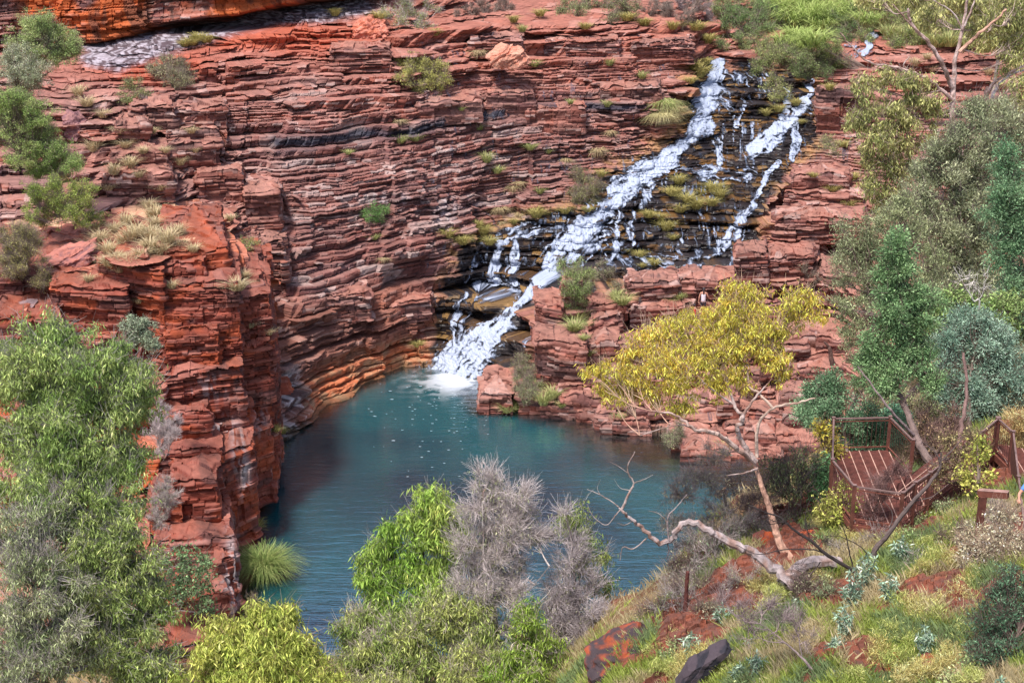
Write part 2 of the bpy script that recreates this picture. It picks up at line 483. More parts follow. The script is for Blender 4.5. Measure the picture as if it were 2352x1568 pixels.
def ground(u, v):
    """rock surface point near pixel (u, v) on sheet 1"""
    j = int(np.clip(round((u - us[0]) / (us[1] - us[0])), 0, NU - 1)); i = int(np.clip(np.searchsorted(vs, v), 0, len(vs) - 1))
    return R_A[i, j]


# ---- sheet 2: the near buttress on the left, wrapping round its corner
BC = [
    [(-300, 1650, 45), (-300, 1400, 50), (-300, 1200, 53), (-300, 1000, 56), (-300, 800, 60), (-300, 740, 61), (-300, 640, 64), (-300, 560, 68), (-300, 470, 76)],
    [(-60, 1650, 45), (-60, 1400, 50), (-60, 1200, 53), (-60, 1000, 56), (-60, 800, 60), (-60, 735, 62), (-60, 640, 65), (-60, 560, 69), (-60, 480, 76)],
    [(150, 1650, 45), (150, 1400, 50), (150, 1200, 53), (150, 1000, 56), (150, 800, 59), (150, 720, 60), (150, 640, 62.5), (150, 590, 66), (150, 480, 76)],
    [(300, 1650, 44), (300, 1450, 49), (300, 1250, 53), (300, 1050, 55.8), (300, 850, 58), (300, 700, 60), (300, 610, 61.2), (300, 575, 65), (300, 480, 77)],
    [(365, 1650, 44), (365, 1450, 49), (365, 1250, 52.6), (365, 1050, 55.6), (365, 850, 57.6), (365, 700, 59.2), (368, 592, 60.4), (370, 566, 64), (370, 480, 78)],
    [(372, 1650, 44), (372, 1450, 49.8), (374, 1250, 53.4), (375, 1050, 56.4), (375, 850, 58.6), (375, 700, 60.2), (375, 588, 61.4), (375, 562, 65), (375, 480, 78)],
    [(470, 1650, 44.4), (470, 1450, 50), (470, 1250, 53.2), (470, 1050, 56.6), (470, 850, 59.6), (470, 700, 61.6), (470, 588, 62.6), (460, 560, 66), (460, 480, 79)],
    [(530, 1650, 45), (530, 1450, 51), (532, 1250, 54), (535, 1050, 57.6), (540, 850, 60.6), (530, 700, 62.8), (520, 600, 63.6), (515, 566, 66), (510, 480, 80)],
    [(540, 1520, 49), (540, 1430, 52.2), (556, 1230, 56), (588, 1080, 59), (598, 880, 62), (590, 690, 64), (524, 610, 64.6), (519, 570, 68), (520, 480, 81)],
    [(548, 1400, 52.6), (552, 1330, 55.4), (578, 1180, 59.6), (619, 1085, 62.6), (620, 880, 64.3), (615, 690, 65.5), (545, 640, 66), (525, 580, 69), (524, 480, 82)],
    [(560, 1290, 56.6), (566, 1240, 58), (588, 1150, 61.6), (623, 1060, 65), (624, 880, 66.6), (620, 700, 67.6), (560, 650, 68.4), (528, 590, 71), (526, 490, 82)],
    [(590, 1100, 66), (592, 1080, 66.8), (600, 1030, 68.6), (612, 980, 70.4), (614, 850, 72.2), (610, 720, 73.6), (560, 660, 74), (530, 600, 76), (520, 500, 83)],
]
BW = [0, .1, .22, .31, .37, .385, .50, .62, .72, .82, .91, 1.0]
ctl = np.array([[at(*p) for p in col] for col in BC])          # cols x rows x 3
nU2, nV2 = 1050, 980
tv = np.linspace(0, 1, nV2); cr = np.array([0, .13, .28, .43, .59, .73, .84, .90, 1.0])
tmp = np.array([[np.interp(tv, cr, ctl[i, :, a]) for a in range(3)] for i in range(len(BC))])   # col,3,nV2
tu = np.linspace(0, 1, nU2)
P2 = np.empty((nV2, nU2, 3))
for a in range(3):
    for r_ in range(nV2):
        P2[r_, :, a] = np.interp(tu, BW, tmp[:, a, r_])
P2 = P2[::-1]
P2 = blur(blur(P2, 4, 1), 4, 0)
P2[..., 1] += 2.2 * ss(13.5, 12., P2[..., 2]); P2[..., 0] -= .8
m_ = P2[500]
S2 = np.concatenate([[0], np.cumsum(np.hypot(np.diff(m_[:, 0]), np.diff(m_[:, 1])))])[None, :] + 0 * P2[..., 0]
Ra, Ia = strata(P2, S2, 31, dip=(.03, 0), fold=.3, plate=.10, amp=.14, big=.75, fc=(.97, .88), g2=2.3, ba=.85, thick=1.05, bw=(.8, 3.), rough=.035, cotmax=2.)
Rb, Ib = strata(P2, S2, 33, dip=(.03, 0), fold=.3, plate=.08, amp=.2, big=1.0, fc=(.97, .88), g2=3.1, ba=.9, thick=2.3, bw=(1.5, 4.5), rough=.035, cotmax=2.)
sel = fbm(S2 / 3.2, P2[..., 2] / 2., None, 35, 2) > .53
R = np.where(sel[..., None], Rb, Ra)
sh_ = (1 - Ia['flat'])
R[..., 2] += sh_ * ((fbm(P2[..., 0] / 1.6, P2[..., 1] / 1.6, None, 43, 3) - .5) * 1.1 + (hsh(np.floor(P2[..., 0] / .7 + P2[..., 1] / 3), np.floor(P2[..., 1] / .9), 0, 44) - .5) * .22)
I = {k_: (np.where(sel, Ib[k_], Ia[k_]) if np.ndim(Ia[k_]) == 2 else None) for k_ in Ia}
CC, up = rock_color(R, I, 8, tread_light=.45)
x, y, z = R[..., 0], R[..., 1], R[..., 2]
o_ = ss(.42, .62, fbm(S2 / 2.6, z / 1.3, None, 36, 3))
CC = lerp(CC, c(.24, .05, .03), .5)
CC = lerp(CC, c(.44, .10, .03), o_ * .6)
shf = 1 - I['flat']
CC = lerp(CC, lerp(c(.30, .12, .08), c(.40, .29, .18), ss(.42, .6, fbm(x / 1.2, y / 1.2, None, 42, 3))), shf * .8)
CC = lerp(CC, c(.10, .04, .035), ss(.62, .74, fbm(S2 / 1.5 + 9, z / .7, None, 37, 3)) * .7)
# fine dark laminations
CC = CC * (0.72 + .5 * noise(I['q'] / .10, S2 / 2.5, None, 38))[..., None]
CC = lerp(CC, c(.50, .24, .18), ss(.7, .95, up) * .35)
# white mineral streaks running down the lower corner
un = (x / (y * CP + (CAMZ - z) * SP)) * FL + CX
bb = -( (SP * y - CP * (CAMZ - z)) / (y * CP + (CAMZ - z) * SP)) * FL + CY
def streak(u0, v0, ru, rv): return np.exp(-(((un - u0) / ru) ** 2 + ((bb - v0) / rv) ** 2))
ws = streak(532, 1330, 17, 90) * 1.2 + streak(545, 1020, 22, 60) + streak(508, 975, 26, 26) + streak(560, 1090, 16, 40) + .5 * streak(480, 900, 60, 30)
wt = ss(.42, .58, fbm(S2 / .28, z / 1.1, None, 39, 3))
CC = lerp(CC, WHITE, np.clip(ws, 0, 1) * wt * .85)
CC = lerp(CC, c(.08, .06, .06), np.clip(ws, 0, 1) * (1 - wt) * .5)
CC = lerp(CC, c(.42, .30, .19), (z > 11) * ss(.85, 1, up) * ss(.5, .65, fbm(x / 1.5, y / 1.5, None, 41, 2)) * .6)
mb = MB(); mb.add(R.reshape(-1, 3), grid_faces(nV2, nU2), col=CC.reshape(-1, 3))
o = mb.build('rock_buttress', M_ROCK, extra={'wet': ss(.3, 0, z).ravel()}); tag(o, kind='structure')
R_B = R


# ---- jointed blocks: square-edged masses standing out of the buttress and the banks
def block_sheet(mb, wl, spec, res, seed, tint=None, depth_dir=None, plate=.12, wetf=0.):
    """spec: (uL, vTop, YL, uR, YR, zBottom, depth); one grid folded over top and sides"""
    uL, vT, YL, uR, YR, zb, dep = spec
    fl_ = at(uL, vT, YL); zt = fl_[2]
    d_ = YR * CP + (CAMZ - zt) * SP
    fr_ = np.array([(uR - CX) / FL * d_, YR, zt])
    dl = np.array([fl_[0] / fl_[1] * .9, 1., 0]); dr = np.array([fr_[0] / fr_[1] * 1.02, 1., 0])
    bl, br = fl_ + dl * dep, fr_ + dr * dep
    path = [bl, fl_, fr_, br]; pts = []; nrm = []
    cumS = 0; SS = []
    for a, b in zip(path[:-1], path[1:]):
        L = np.linalg.norm(b - a); n = max(6, int(L / res)); t = np.linspace(0, 1, n, endpoint=False)[:, None]
        pts.append(a + (b - a) * t); dd = (b - a) / L; nn = np.array([dd[1], -dd[0], 0])
        if nn @ (np.array([0, 0, 0]) - (a + b) / 2) < 0 and abs(nn[1]) > .5: nn = -nn
        nrm.append(np.repeat(nn[None], n, 0)); SS.append(cumS + L * t[:, 0]); cumS += L
    E = np.concatenate(pts); Nn = np.concatenate(nrm); SS = np.concatenate(SS)
    ctr = (bl + br) / 2
    for a in range(3): Nn[:, a] = blur(Nn[:, a], 1, 0)
    # make sure side normals point away from the middle
    mid_ = (fl_ + fr_ + bl + br) / 4
    sg = np.sign(((E - mid_) * Nn).sum(1)); Nn = Nn * np.where(np.abs(sg) > 0, sg, 1)[:, None]
    nt_ = max(8, int(dep / res / 2.2)); nz_ = max(10, int((zt - zb) / res))
    tt_ = np.linspace(0, 1, nt_, endpoint=False)
    top = ctr[None, None] + (E - ctr)[None] * tt_[:, None, None]
    zz = np.linspace(0, 1, nz_)
    side = E[None] + np.array([0, 0, 1.]) * ((zb - zt) * zz)[:, None, None]
    G = np.concatenate([top, side]); x, y, z = G[..., 0], G[..., 1], G[..., 2]
    w_ = np.concatenate([ss(.75, 1, tt_), np.ones(nz_)])[:, None]
    Sg = SS[None] + 0 * z + seed * 3.1
    q = z + .03 * x + (fbm(x / 6., y / 6., None, seed + 1, 2) - .5) * .5
    kk = np.searchsorted(LB, q * 1.35); k5 = np.floor(q / .16 + .6 * noise(x / 2.5, y / 2.5, None, seed + 2))
    w5 = .5 + 2.2 * hsh(k5, 3, 0, seed) ** 2; c5 = (Sg + (noise(x * 2, z * 2, None, seed) - .5) * .3) / w5 + 40 * hsh(k5, 4, 0, seed); b5 = np.floor(c5); h5 = hsh(k5, b5, 5, seed)
    wk = 1. + 2.5 * hsh(kk, 5, 0, seed); ck = Sg / wk + 50 * hsh(kk, 9, 0, seed); bi = np.floor(ck); hb = hsh(kk, bi, 1, seed)
    off = plate * (h5 - .5) + plate * 2.2 * (hb - .5) - .07 * ss(.05, 0, np.minimum(c5 - b5, 1 - c5 + b5) * w5)
    K2 = np.floor(q / 1.3 + .4 * noise(Sg / 3., z / 9, None, seed + 6)); B2 = np.floor(Sg / (1.3 + 2 * hsh(K2, 1, 0, seed)) + 9 * hsh(K2, 2, 0, seed)); off = off + plate * 3.4 * (hsh(K2, B2, 3, seed) - .5)
    off = off + (fbm(x / .5, y / .5, z / .35, seed + 7, 3) - .5) * .16
    lay = LB[np.clip(kk, 0, len(LB) - 1)] - q * 1.35
    off = off - .13 * ss(.05, 0, lay)
    top_edge = np.concatenate([np.zeros(nt_), ss(.25, 0, (zt - zb) * zz)])[:, None]
    off = off - top_edge * (.10 + .25 * noise(Sg / .5, z / .4, None, seed + 8))
    G = G + Nn[None] * (off * w_)[..., None]
    G[..., 2] += np.concatenate([np.ones(nt_), ss(.3, 0, (zt - zb) * zz)])[:, None] * ((fbm(x / .9, y / .9, None, seed + 9, 3) - .5) * .5 + (hsh(np.floor(x / .8), np.floor(y / .6 + x), 0, seed) - .5) * .16)
    I_ = dict(k=kk, hb=hb, h5=h5, k5=k5, bi=bi, q=q)
    C_, up_ = rock_color(G, I_, seed, tread_light=.4)
    if tint is not None: C_ = tint(C_, G, Sg, q, h5, up_)
    mb.add(G.reshape(-1, 3), grid_faces(*z.shape), col=C_.reshape(-1, 3)); wl.append(np.full(z.size, wetf))
    return G


def tint_b(C_, G, S_, q, h5, up_):
    x, y, z = G[..., 0], G[..., 1], G[..., 2]
    C_ = lerp(C_, c(.20, .042, .026), .68)
    C_ = lerp(C_, c(.36, .08, .032), ss(.52, .70, fbm(S_ / 1.8, z / .9, None, 36, 3)) * .5)
    C_ = lerp(C_, c(.075, .035, .034), ss(.56, .70, fbm(S_ / 1.3 + 9, z / .45, None, 37, 3)) * .75)
    C_ = C_ * (.68 + .6 * noise(q / .07, S_ / 2.5, None, 38))[..., None]
    d_ = y * CP + (CAMZ - z) * SP; un = x / d_ * FL + CX; bb = CY - FL * (SP * y - CP * (CAMZ - z)) / d_
    st_ = lambda u0, v0, ru, rv: np.exp(-(((un - u0) / ru) ** 2 + ((bb - v0) / rv) ** 2))
    ws = st_(532, 1330, 16, 90) * 1.4 + st_(545, 1020, 13, 50) * .9 + st_(508, 975, 24, 22) + st_(562, 1090, 12, 50) + .55 * st_(480, 890, 50, 26) + .6 * st_(600, 960, 14, 40)
    wt = ss(.44, .58, fbm(S_ / .22, z / .9, None, 39, 3))
    C_ = lerp(C_, WHITE * .85, np.clip(ws, 0, 1) * wt * .7)
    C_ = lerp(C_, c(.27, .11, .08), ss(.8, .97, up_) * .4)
    return C_


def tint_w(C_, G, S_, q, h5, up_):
    C_ = lerp(C_, c(.13, .055, .045), .30 * ss(.9, .5, up_))  # shaded sides and lighter tops put into the block colour for contrast
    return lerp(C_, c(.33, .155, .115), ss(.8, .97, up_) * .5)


mb = MB(); wl = []
BB = [(372, 580, 62.4, 522, 63.4, -1, 9), (376, 612, 61.6, 470, 62., -1, 8), (366, 655, 60.6, 545, 61.4, -1, 7), (500, 690, 62.4, 622, 63.6, .9, 9), (536, 650, 64, 596, 64.6, 0, 8),
      (376, 760, 60., 500, 60.4, -1, 6), (372, 860, 59.2, 556, 60.4, -1, 6), (545, 800, 62., 621, 62.8, .9, 9), (228, 598, 61.8, 371, 60.4, 0, 9), (110, 655, 60.6, 290, 60.2, 0, 7), (-20, 738, 58.4, 150, 59., 0, 7),
      (-120, 632, 62, 232, 62.2, 0, 9), (345, 1040, 56.6, 505, 57.2, -1, 5), (495, 1055, 56.9, 578, 58.6, -1, 7), (560, 985, 60.6, 620, 61.8, .6, 9), (395, 1105, 54.4, 498, 54.8, -1, 4), (345, 1150, 54.0, 420, 54.3, -1, 4),
      (345, 1245, 52.6, 540, 53.2, -1, 5), (488, 1290, 51.9, 545, 52.6, -1, 6), (330, 1390, 49.9, 534, 51, -1, 4), (380, 1490, 47.6, 505, 48.4, -1, 4), (375, 950, 58., 480, 58.3, -1, 5), (520, 940, 60.4, 575, 61, 0, 6), (590, 735, 63.2, 625, 63.6, 4.5, 6)]
for i, b in enumerate(BB): block_sheet(mb, wl, b, .045, 700 + i * 7, tint_b, plate=.10)
R_C = np.concatenate([v_ for v_ in mb.v])
o = mb.build('rock_buttress_blocks', M_ROCK, extra={'wet': np.concatenate(wl)}); tag(o, kind='structure')


def gy(u, v): return ground(u, v)[1]


mb = MB(); wl = []
WB = [(1690, 585, 1765, 640, .7), (1735, 560, 1790, 600, .5), (1224, 692, 1290, 765, 1.), (1345, 702, 1440, 745, 1.), (1448, 708, 1600, 765, 1.), (1230, 780, 1344, 905, 1.6), (1352, 742, 1428, 782, 1.), (1346, 792, 1425, 860, 1.2), (1290, 655, 1345, 700, .7), (1440, 655, 1560, 700, .8), (1560, 640, 1720, 690, .8),
      (1748, 548, 1905, 600, 1.2), (1760, 592, 1872, 632, .9), (1780, 500, 1990, 545, 1.), (1880, 208, 1978, 300, 1.6), (1800, 440, 1985, 480, .8), (1820, 400, 1950, 436, .7),
      (1100, 905, 1180, 950, .6), (1108, 882, 1230, 925, .5), (1190, 905, 1300, 950, .3), (1720, 700, 1880, 745, .6), (1880, 620, 1990, 680, .8),
      (268, 285, 345, 340, 1.2), (380, 305, 500, 335, 1.), (385, 335, 505, 390, 1.4), (250, 355, 385, 405, 1.2), (238, 405, 398, 455, 1.4), (400, 250, 520, 285, 1.), (300, 240, 400, 280, 1.), (450, 400, 560, 450, .9), (560, 440, 640, 520, 1.), (600, 560, 655, 660, .9), (1120, 215, 1230, 260, .9), (860, 700, 990, 735, .6), (700, 690, 850, 740, .6), (1210, 250, 1340, 300, .9), (960, 235, 1110, 275, .9), (1380, 200, 1520, 235, .8), (760, 110, 900, 150, .9), (1080, 90, 1200, 120, .8), (1250, 95, 1420, 130, .8), (1450, 100, 1590, 140, .8)]
for i, (u0, v0, u1, v1, pr) in enumerate(WB):
    Ya = min(gy(u0, v1), gy(u0, (v0 + v1) / 2)) - pr * .25; Yb_ = min(gy(u1, v1), gy(u1, (v0 + v1) / 2)) - pr * .25
    Ya, Yb_ = (Ya + (Ya + Yb_) / 2) / 2, (Yb_ + (Ya + Yb_) / 2) / 2
    zb_ = at(u0, v1, Ya)[2] - .5
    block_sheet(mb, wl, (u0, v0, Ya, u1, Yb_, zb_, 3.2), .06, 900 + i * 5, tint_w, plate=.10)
_rw = np.random.default_rng(44)
for v0 in np.arange(772, 1050, 19):
    u0 = 1236 + _rw.uniform(0, 60)
    while u0 < 1960:
        wd_ = _rw.uniform(45, 150); u1 = u0 + wd_; um = (u0 + u1) / 2
        vw_ = np.interp(um, [1236, 1300, 1400, 1500, 1600, 1700, 1800, 1960], [945, 950, 990, 1026, 1050, 1078, 1085, 1090])
        if v0 + 14 < vw_ and _rw.random() < .82:
            vj = v0 + _rw.uniform(-6, 6); pr = _rw.uniform(.15, .9)
            Ya = gy(u0, vj + 16) - pr; Yb_ = gy(u1, vj + 16) - pr; m_ = (Ya + Yb_) / 2; Ya, Yb_ = (Ya + m_) / 2, (Yb_ + m_) / 2
            hgt = _rw.uniform(14, 34)
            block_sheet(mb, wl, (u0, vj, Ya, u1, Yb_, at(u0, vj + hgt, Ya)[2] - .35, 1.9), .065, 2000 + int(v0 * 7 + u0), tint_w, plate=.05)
        u0 = u1 + _rw.uniform(-12, 20)
R_D = np.concatenate([v_ for v_ in mb.v])
o = mb.build('rock_ledges', M_ROCK, extra={'wet': np.concatenate(wl)}); tag(o, kind='structure')

# nearest rock surface along a view ray, for standing plants on the cliffs
ZB = np.full((790, 1180), 1e9)
for Rr in (R_A, R_B, R_C[:, None], R_D[:, None]):
    x_, y_, z_ = Rr[..., 0].ravel(), Rr[..., 1].ravel(), Rr[..., 2].ravel()
    dd = y_ * CP + (CAMZ - z_) * SP
    uu_ = ((x_ / dd) * FL + CX) / 2; vv_ = (CY - FL * (SP * y_ - CP * (CAMZ - z_)) / dd) / 2
    k_ = (uu_ >= 0) & (uu_ < 1179) & (vv_ >= 0) & (vv_ < 789)
    np.minimum.at(ZB, (vv_[k_].astype(int), uu_[k_].astype(int)), y_[k_])


def surf(u, v):
    i, j = int(np.clip(v / 2, 1, 787)), int(np.clip(u / 2, 1, 1177))
    w_ = np.sort(ZB[i - 1:i + 2, j - 1:j + 2].ravel())
    w_ = w_[w_ < 1e8]
    return at(u, v, w_[len(w_) // 3]) if len(w_) else at(u, v, 110.)


# ---- sheet 3: orange overhanging cliff along the top left
uu = np.linspace(-200, 900, 700); 
lowv = np.interp(uu, [-200, 0, 60, 200, 330, 430, 560, 700, 860, 900], [130, 108, 115, 103, 66, 50, 30, 5, -12, -14])
tt = np.linspace(0, 1, 260)
P3 = np.empty((260, 700, 3))
Yb = np.interp(uu, [-200, 200, 500, 900], [93., 95.5, 97.5, 103.])
lowp = at(uu, lowv, Yb)
for i, t in enumerate(tt):
    P3[i] = lowp
    if t < .12:                                    # soffit running back into the slope
        P3[i, :, 1] += (1 - t / .12) * 6; P3[i, :, 2] -= (1 - t / .12) * .8
    else:
        h = (t - .12) / .88
        P3[i, :, 2] += h * 9.; P3[i, :, 1] += h * h * 5
P3 = P3[::-1]
P3 = blur(P3, 3, 0)
S3 = (uu * .03)[None, :] + 0 * P3[..., 0]
R, I = strata(P3, S3, 52, dip=(-.05, 0), fold=.3, amp=.5, big=.9, thick=1.6, bw=(1.2, 4), rough=.05, cotmax=1.)
CC, up = rock_color(R, I, 9, tread_light=.3)
x, y, z = R[..., 0], R[..., 1], R[..., 2]
CC = lerp(CC, c(.42, .105, .035), ss(.35, .6, fbm(S3 / 2., z / 2., None, 53, 3)) * .85)
CC = lerp(CC, c(.05, .035, .03), ss(.6, .7, fbm(S3 / .8, z / 2.5, None, 54, 3)) * .6)
mb = MB(); mb.add(R.reshape(-1, 3), grid_faces(260, 700), col=CC.reshape(-1, 3))
o = mb.build('overhanging_cliff', M_ROCK, extra={'wet': 0 * z.ravel()}); tag(o, kind='structure')

# ---- sheet 4: near hillside on the right, dropping off towards the pool
NC = [
    (1180, [(1900, 34), (1568, 41), (1500, 43)]),
    (1300, [(1900, 30), (1568, 36.2), (1530, 38.5), (1500, 40)]),
    (1420, [(1900, 26), (1568, 31.5), (1500, 33.5), (1470, 35), (1450, 37)]),
    (1560, [(1900, 25), (1568, 30.2), (1450, 33.5), (1390, 35.5), (1350, 37.5)]),
    (1700, [(1900, 23.6), (1568, 29), (1400, 33), (1300, 35.8), (1240, 38), (1200, 40)]),
    (1850, [(1900, 22.8), (1568, 27.8), (1400, 31.6), (1280, 34.8), (1180, 38), (1130, 41)]),
    (2000, [(1900, 22), (1568, 26.8), (1400, 30.4), (1280, 33.4), (1180, 37), (1090, 41), (1050, 44)]),
    (2180, [(1900, 21.3), (1568, 25.8), (1400, 29), (1280, 32), (1180, 35.8), (1080, 40.4), (1000, 45)]),
    (2352, [(1900, 20.6), (1568, 24.8), (1400, 27.8), (1280, 30.6), (1180, 33.6), (1080, 38.5), (960, 45)]),
    (2600, [(1900, 20), (1568, 23.8), (1400, 26.6), (1280, 29.2), (1180, 32), (1080, 37), (940, 44)])]
n4u, n4r = 900, 700
u4 = np.linspace(1180, 2600, n4u)
top4 = np.interp(u4, [a[0] for a in NC], [min(l)[0] for _, l in NC])
P4 = np.empty((n4r, n4u, 3))
tt = np.linspace(0, 1, n4r)
V4 = top4[None, :] + (1900 - top4[None, :]) * tt[:, None] ** 1.25
cu = np.array([a[0] for a in NC])
Y4 = np.zeros_like(V4)
colY = []
for a, l in NC:
    l = sorted(l); colY.append((np.array([p[0] for p in l]), np.array([p[1] for p in l])))
for j in range(n4u):
    i = int(np.clip(np.searchsorted(cu, u4[j]) - 1, 0, len(cu) - 2)); t = (u4[j] - cu[i]) / (cu[i + 1] - cu[i])
    tv_ = tt ** 1.25
    ya = np.interp(colY[i][0][0] + (1900 - colY[i][0][0]) * tv_, *colY[i]); yb = np.interp(colY[i + 1][0][0] + (1900 - colY[i + 1][0][0]) * tv_, *colY[i + 1])
    Y4[:, j] = ya * (1 - t) + yb * t
Y4 = blur(blur(Y4, 12, 1), 8, 0)
P4 = at(u4[None, :] + 0 * V4, V4, Y4)
x, y = P4[..., 0], P4[..., 1]
P4[..., 2] += (fbm(x / 2.2, y / 2.2, None, 70, 4) - .5) * .9
rk = ss(.50, .62, fbm(x / 1.6, y / 1.6, None, 71, 3))
# broken stones on the bare patches: cellular steps
def cells(x, y, s, seed):
    gx = np.floor(x / s + .35 * noise(y / s, x / s, None, seed)); gy = np.floor(y / s + .35 * noise(x / s, y / s, None, seed + 1))
    return hsh(gx, gy, 0, seed)
P4[..., 2] += rk * (cells(x, y, .42, 72) * .20 + cells(x, y, .17, 73) * .12 + (noise(x / .07, y / .07, None, 79) - .5) * .05)
# far edge falls away towards the pool
drop = np.arange(60)
edge = P4[0].copy()
ext = np.stack([edge + np.array([0, .35 * d_ ** .9, -.03 * d_ ** 1.5]) for d_ in drop[::-1][:-1]])
ext[..., 2] += (fbm(ext[..., 0] / 1.5, ext[..., 1] / 1.5, None, 75, 3) - .5) * .8 * ss(0, 12, drop[::-1][:-1])[:, None]
G4 = np.concatenate([ext, P4])
x, y, z = G4[..., 0], G4[..., 1], G4[..., 2]
rk = ss(.50, .60, fbm(x / 1.6, y / 1.6, None, 71, 3))
n1 = fbm(x / .7, y / .7, None, 76, 3)
CC = lerp(c(.24, .17, .09), c(.17, .085, .05), ss(.35, .65, n1))
CC = lerp(CC, lerp(c(.20, .065, .04), c(.11, .05, .04), cells(x, y, .17, 74)), rk)
mb = MB(); mb.add(G4.reshape(-1, 3), grid_faces(*G4.shape[:2]), col=CC.reshape(-1, 3))
o = mb.build('hillside', M_SOIL, extra={'wet': 0 * z.ravel()}); tag(o, kind='structure')
R_H = P4; RK_H = ss(.50, .60, fbm(P4[..., 0] / 1.6, P4[..., 1] / 1.6, None, 71, 3))


def hill(u, v):
    j = int(np.clip(np.searchsorted(u4, u), 0, n4u - 1)); i = int(np.clip(np.searchsorted(V4[:, j], v), 0, n4r - 1))
    return R_H[i, j]


# ---- sheet 5: low bank between the camera and the pool, rising to both sides
gx = np.linspace(-60, 70, 300); gy = np.linspace(4, 60, 180)
GX, GY = np.meshgrid(gx, gy)
nearY = np.interp(GX, [-30, -14, -11.5, -6, 0, 5, 8, 12, 20], [46, 49, 50.5, 48.5, 48, 49.5, 52.5, 60, 66])
z5 = np.interp(nearY - GY, [-4, -1.5, 0, 3, 12, 45], [-3.2, -1.8, 0, .9, 1.6, 3.])
z5 = np.minimum(z5, z5 + 0) + np.clip(np.abs(GX + 2) - 16, 0, 100) * .0
z5 = z5 + (fbm(GX / 2, GY / 2, None, 80, 3) - .5) * .7
Gd = np.stack([GX, GY, z5], -1)
CC = lerp(c(.19, .11, .06), c(.26, .20, .10), fbm(GX / 1.5, GY / 1.5, None, 81, 3))
mb = MB(); mb.add(Gd.reshape(-1, 3), grid_faces(180, 300), col=CC.reshape(-1, 3))
o = mb.build('ground', M_SOIL, extra={'wet': 0 * GX.ravel()}); tag(o, kind='structure')

# ---- sheet 6: wooded slope far right, behind the trees
gx = np.linspace(9, 60, 260); gy = np.linspace(40, 100, 260)
GX, GY = np.meshgrid(gx, gy)
z6 = np.interp(GX - (GY - 60) * .55, [8, 10, 14, 20, 30, 60], [-6, -1, 2.5, 5.5, 9, 16]) + (fbm(GX / 3, GY / 3, None, 83, 3) - .5) * 1.5
z6 = z6 - ss(88, 96, GY) * 6 * 0
Gd = np.stack([GX, GY, z6], -1)
CC = lerp(c(.24, .13, .07), c(.22, .20, .10), fbm(GX / 1.2, GY / 1.2, None, 84, 3))
mb = MB(); mb.add(Gd.reshape(-1, 3), grid_faces(260, 260), col=CC.reshape(-1, 3))
o = mb.build('far_slope', M_SOIL, extra={'wet': 0 * GX.ravel()}); tag(o, kind='structure')

# ---- the gorge wall above and beyond the frame
uu = np.linspace(-75, 80, 420); tt = np.linspace(0, 1, 200)
P7 = np.empty((200, 420, 3))
yb_ = 122 + .004 * (uu - 5) ** 2 * -1 + np.clip(uu - 20, 0, 99) * .2
for i, t in enumerate(tt):
    P7[i, :, 0] = uu; P7[i, :, 1] = yb_ + 14 * t ** .8 + 6; P7[i, :, 2] = 17 + 34 * t
P7 = P7[::-1]
S7 = uu[None, :] + 0 * P7[..., 0]
R, I = strata(P7, S7, 62, fold=1., amp=.8, big=1.6, thick=2.2, bw=(2, 7), rough=.1, cotmax=1.5)
CC, up = rock_color(R, I, 12, tread_light=.4)
mb = MB(); mb.add(R.reshape(-1, 3), grid_faces(200, 420), col=CC.reshape(-1, 3))
o = mb.build('upper_cliff', M_ROCK, extra={'wet': np.zeros(R.shape[0] * R.shape[1])}); tag(o, kind='structure')
# ------------------------------------------------------------------ pool water
SH = [(618, 1012), (640, 1012), (700, 975), (760, 930), (850, 880), (910, 850), (985, 838), (1085, 888), (1100, 945), (1200, 950), (1300, 955), (1400, 995), (1500, 1030), (1600, 1055), (1700, 1085), (1780, 1150), (1700, 1300), (1560, 1400), (1450, 1480), (1300, 1560), (1000, 1570), (700, 1560), (556, 1490), (545, 1400), (560, 1250), (590, 1130), (600, 1080)]
SHW = [tuple(atz(u, v, 0.)[:2]) for u, v in SH]
gx = np.linspace(-24, 26, 420); gy = np.linspace(40, 88, 420)
GX, GY = np.meshgrid(gx, gy)
d, _ = seg_dist(GX, GY, SHW, True); ins = poly_in(GX, GY, SHW)
d = np.where(ins, d, 0)
shelf = 1.3 + 5.5 * ss(-1, 6, GX) * ss(60, 68, GY)           # wide shallow shelf on the far right
depth = np.clip(d / shelf + (fbm(GX / 1.5, GY / 1.5, None, 15, 3) - .5) * .5, 0, 1)
fb = atz(1040, 872, 0.)
fd = np.hypot(GX - fb[0], (GY - fb[1]) * .9)
foam = np.clip(np.exp(-(fd / 2.1) ** 2) * 1.3, 0, 1) * ss(.38, .66, fbm(GX / .55, GY / .4, None, 18, 4) + np.exp(-(fd / 1.5) ** 2) * .35)
m, nt, bs, out = new_mat('pool_water'); L = nt.links
geo = nd(nt, 'ShaderNodeTexCoord')
def ntex(scale, sx, sy, det=3, rot=0.):
    mp = nd(nt, 'ShaderNodeMapping'); mp.inputs['Scale'].default_value = (sx, sy, 1); mp.inputs['Rotation'].default_value = (0, 0, rot)
    L.new(geo.outputs['Object'], mp.inputs['Vector'])
    n = nd(nt, 'ShaderNodeTexNoise'); n.inputs['Scale'].default_value = scale; n.inputs['Detail'].default_value = det
    L.new(mp.outputs['Vector'], n.inputs['Vector']); return n
n_low = ntex(.09, 1, 1, 3)
cr_ = nd(nt, 'ShaderNodeValToRGB')
cr_.color_ramp.elements[0].position = .35; cr_.color_ramp.elements[0].color = (.004, .040, .068, 1)
cr_.color_ramp.elements[1].position = .62; cr_.color_ramp.elements[1].color = (.010, .108, .132, 1)
L.new(n_low.outputs['Fac'], cr_.inputs['Fac'])
fa = nd(nt, 'ShaderNodeAttribute', attribute_name='foam')
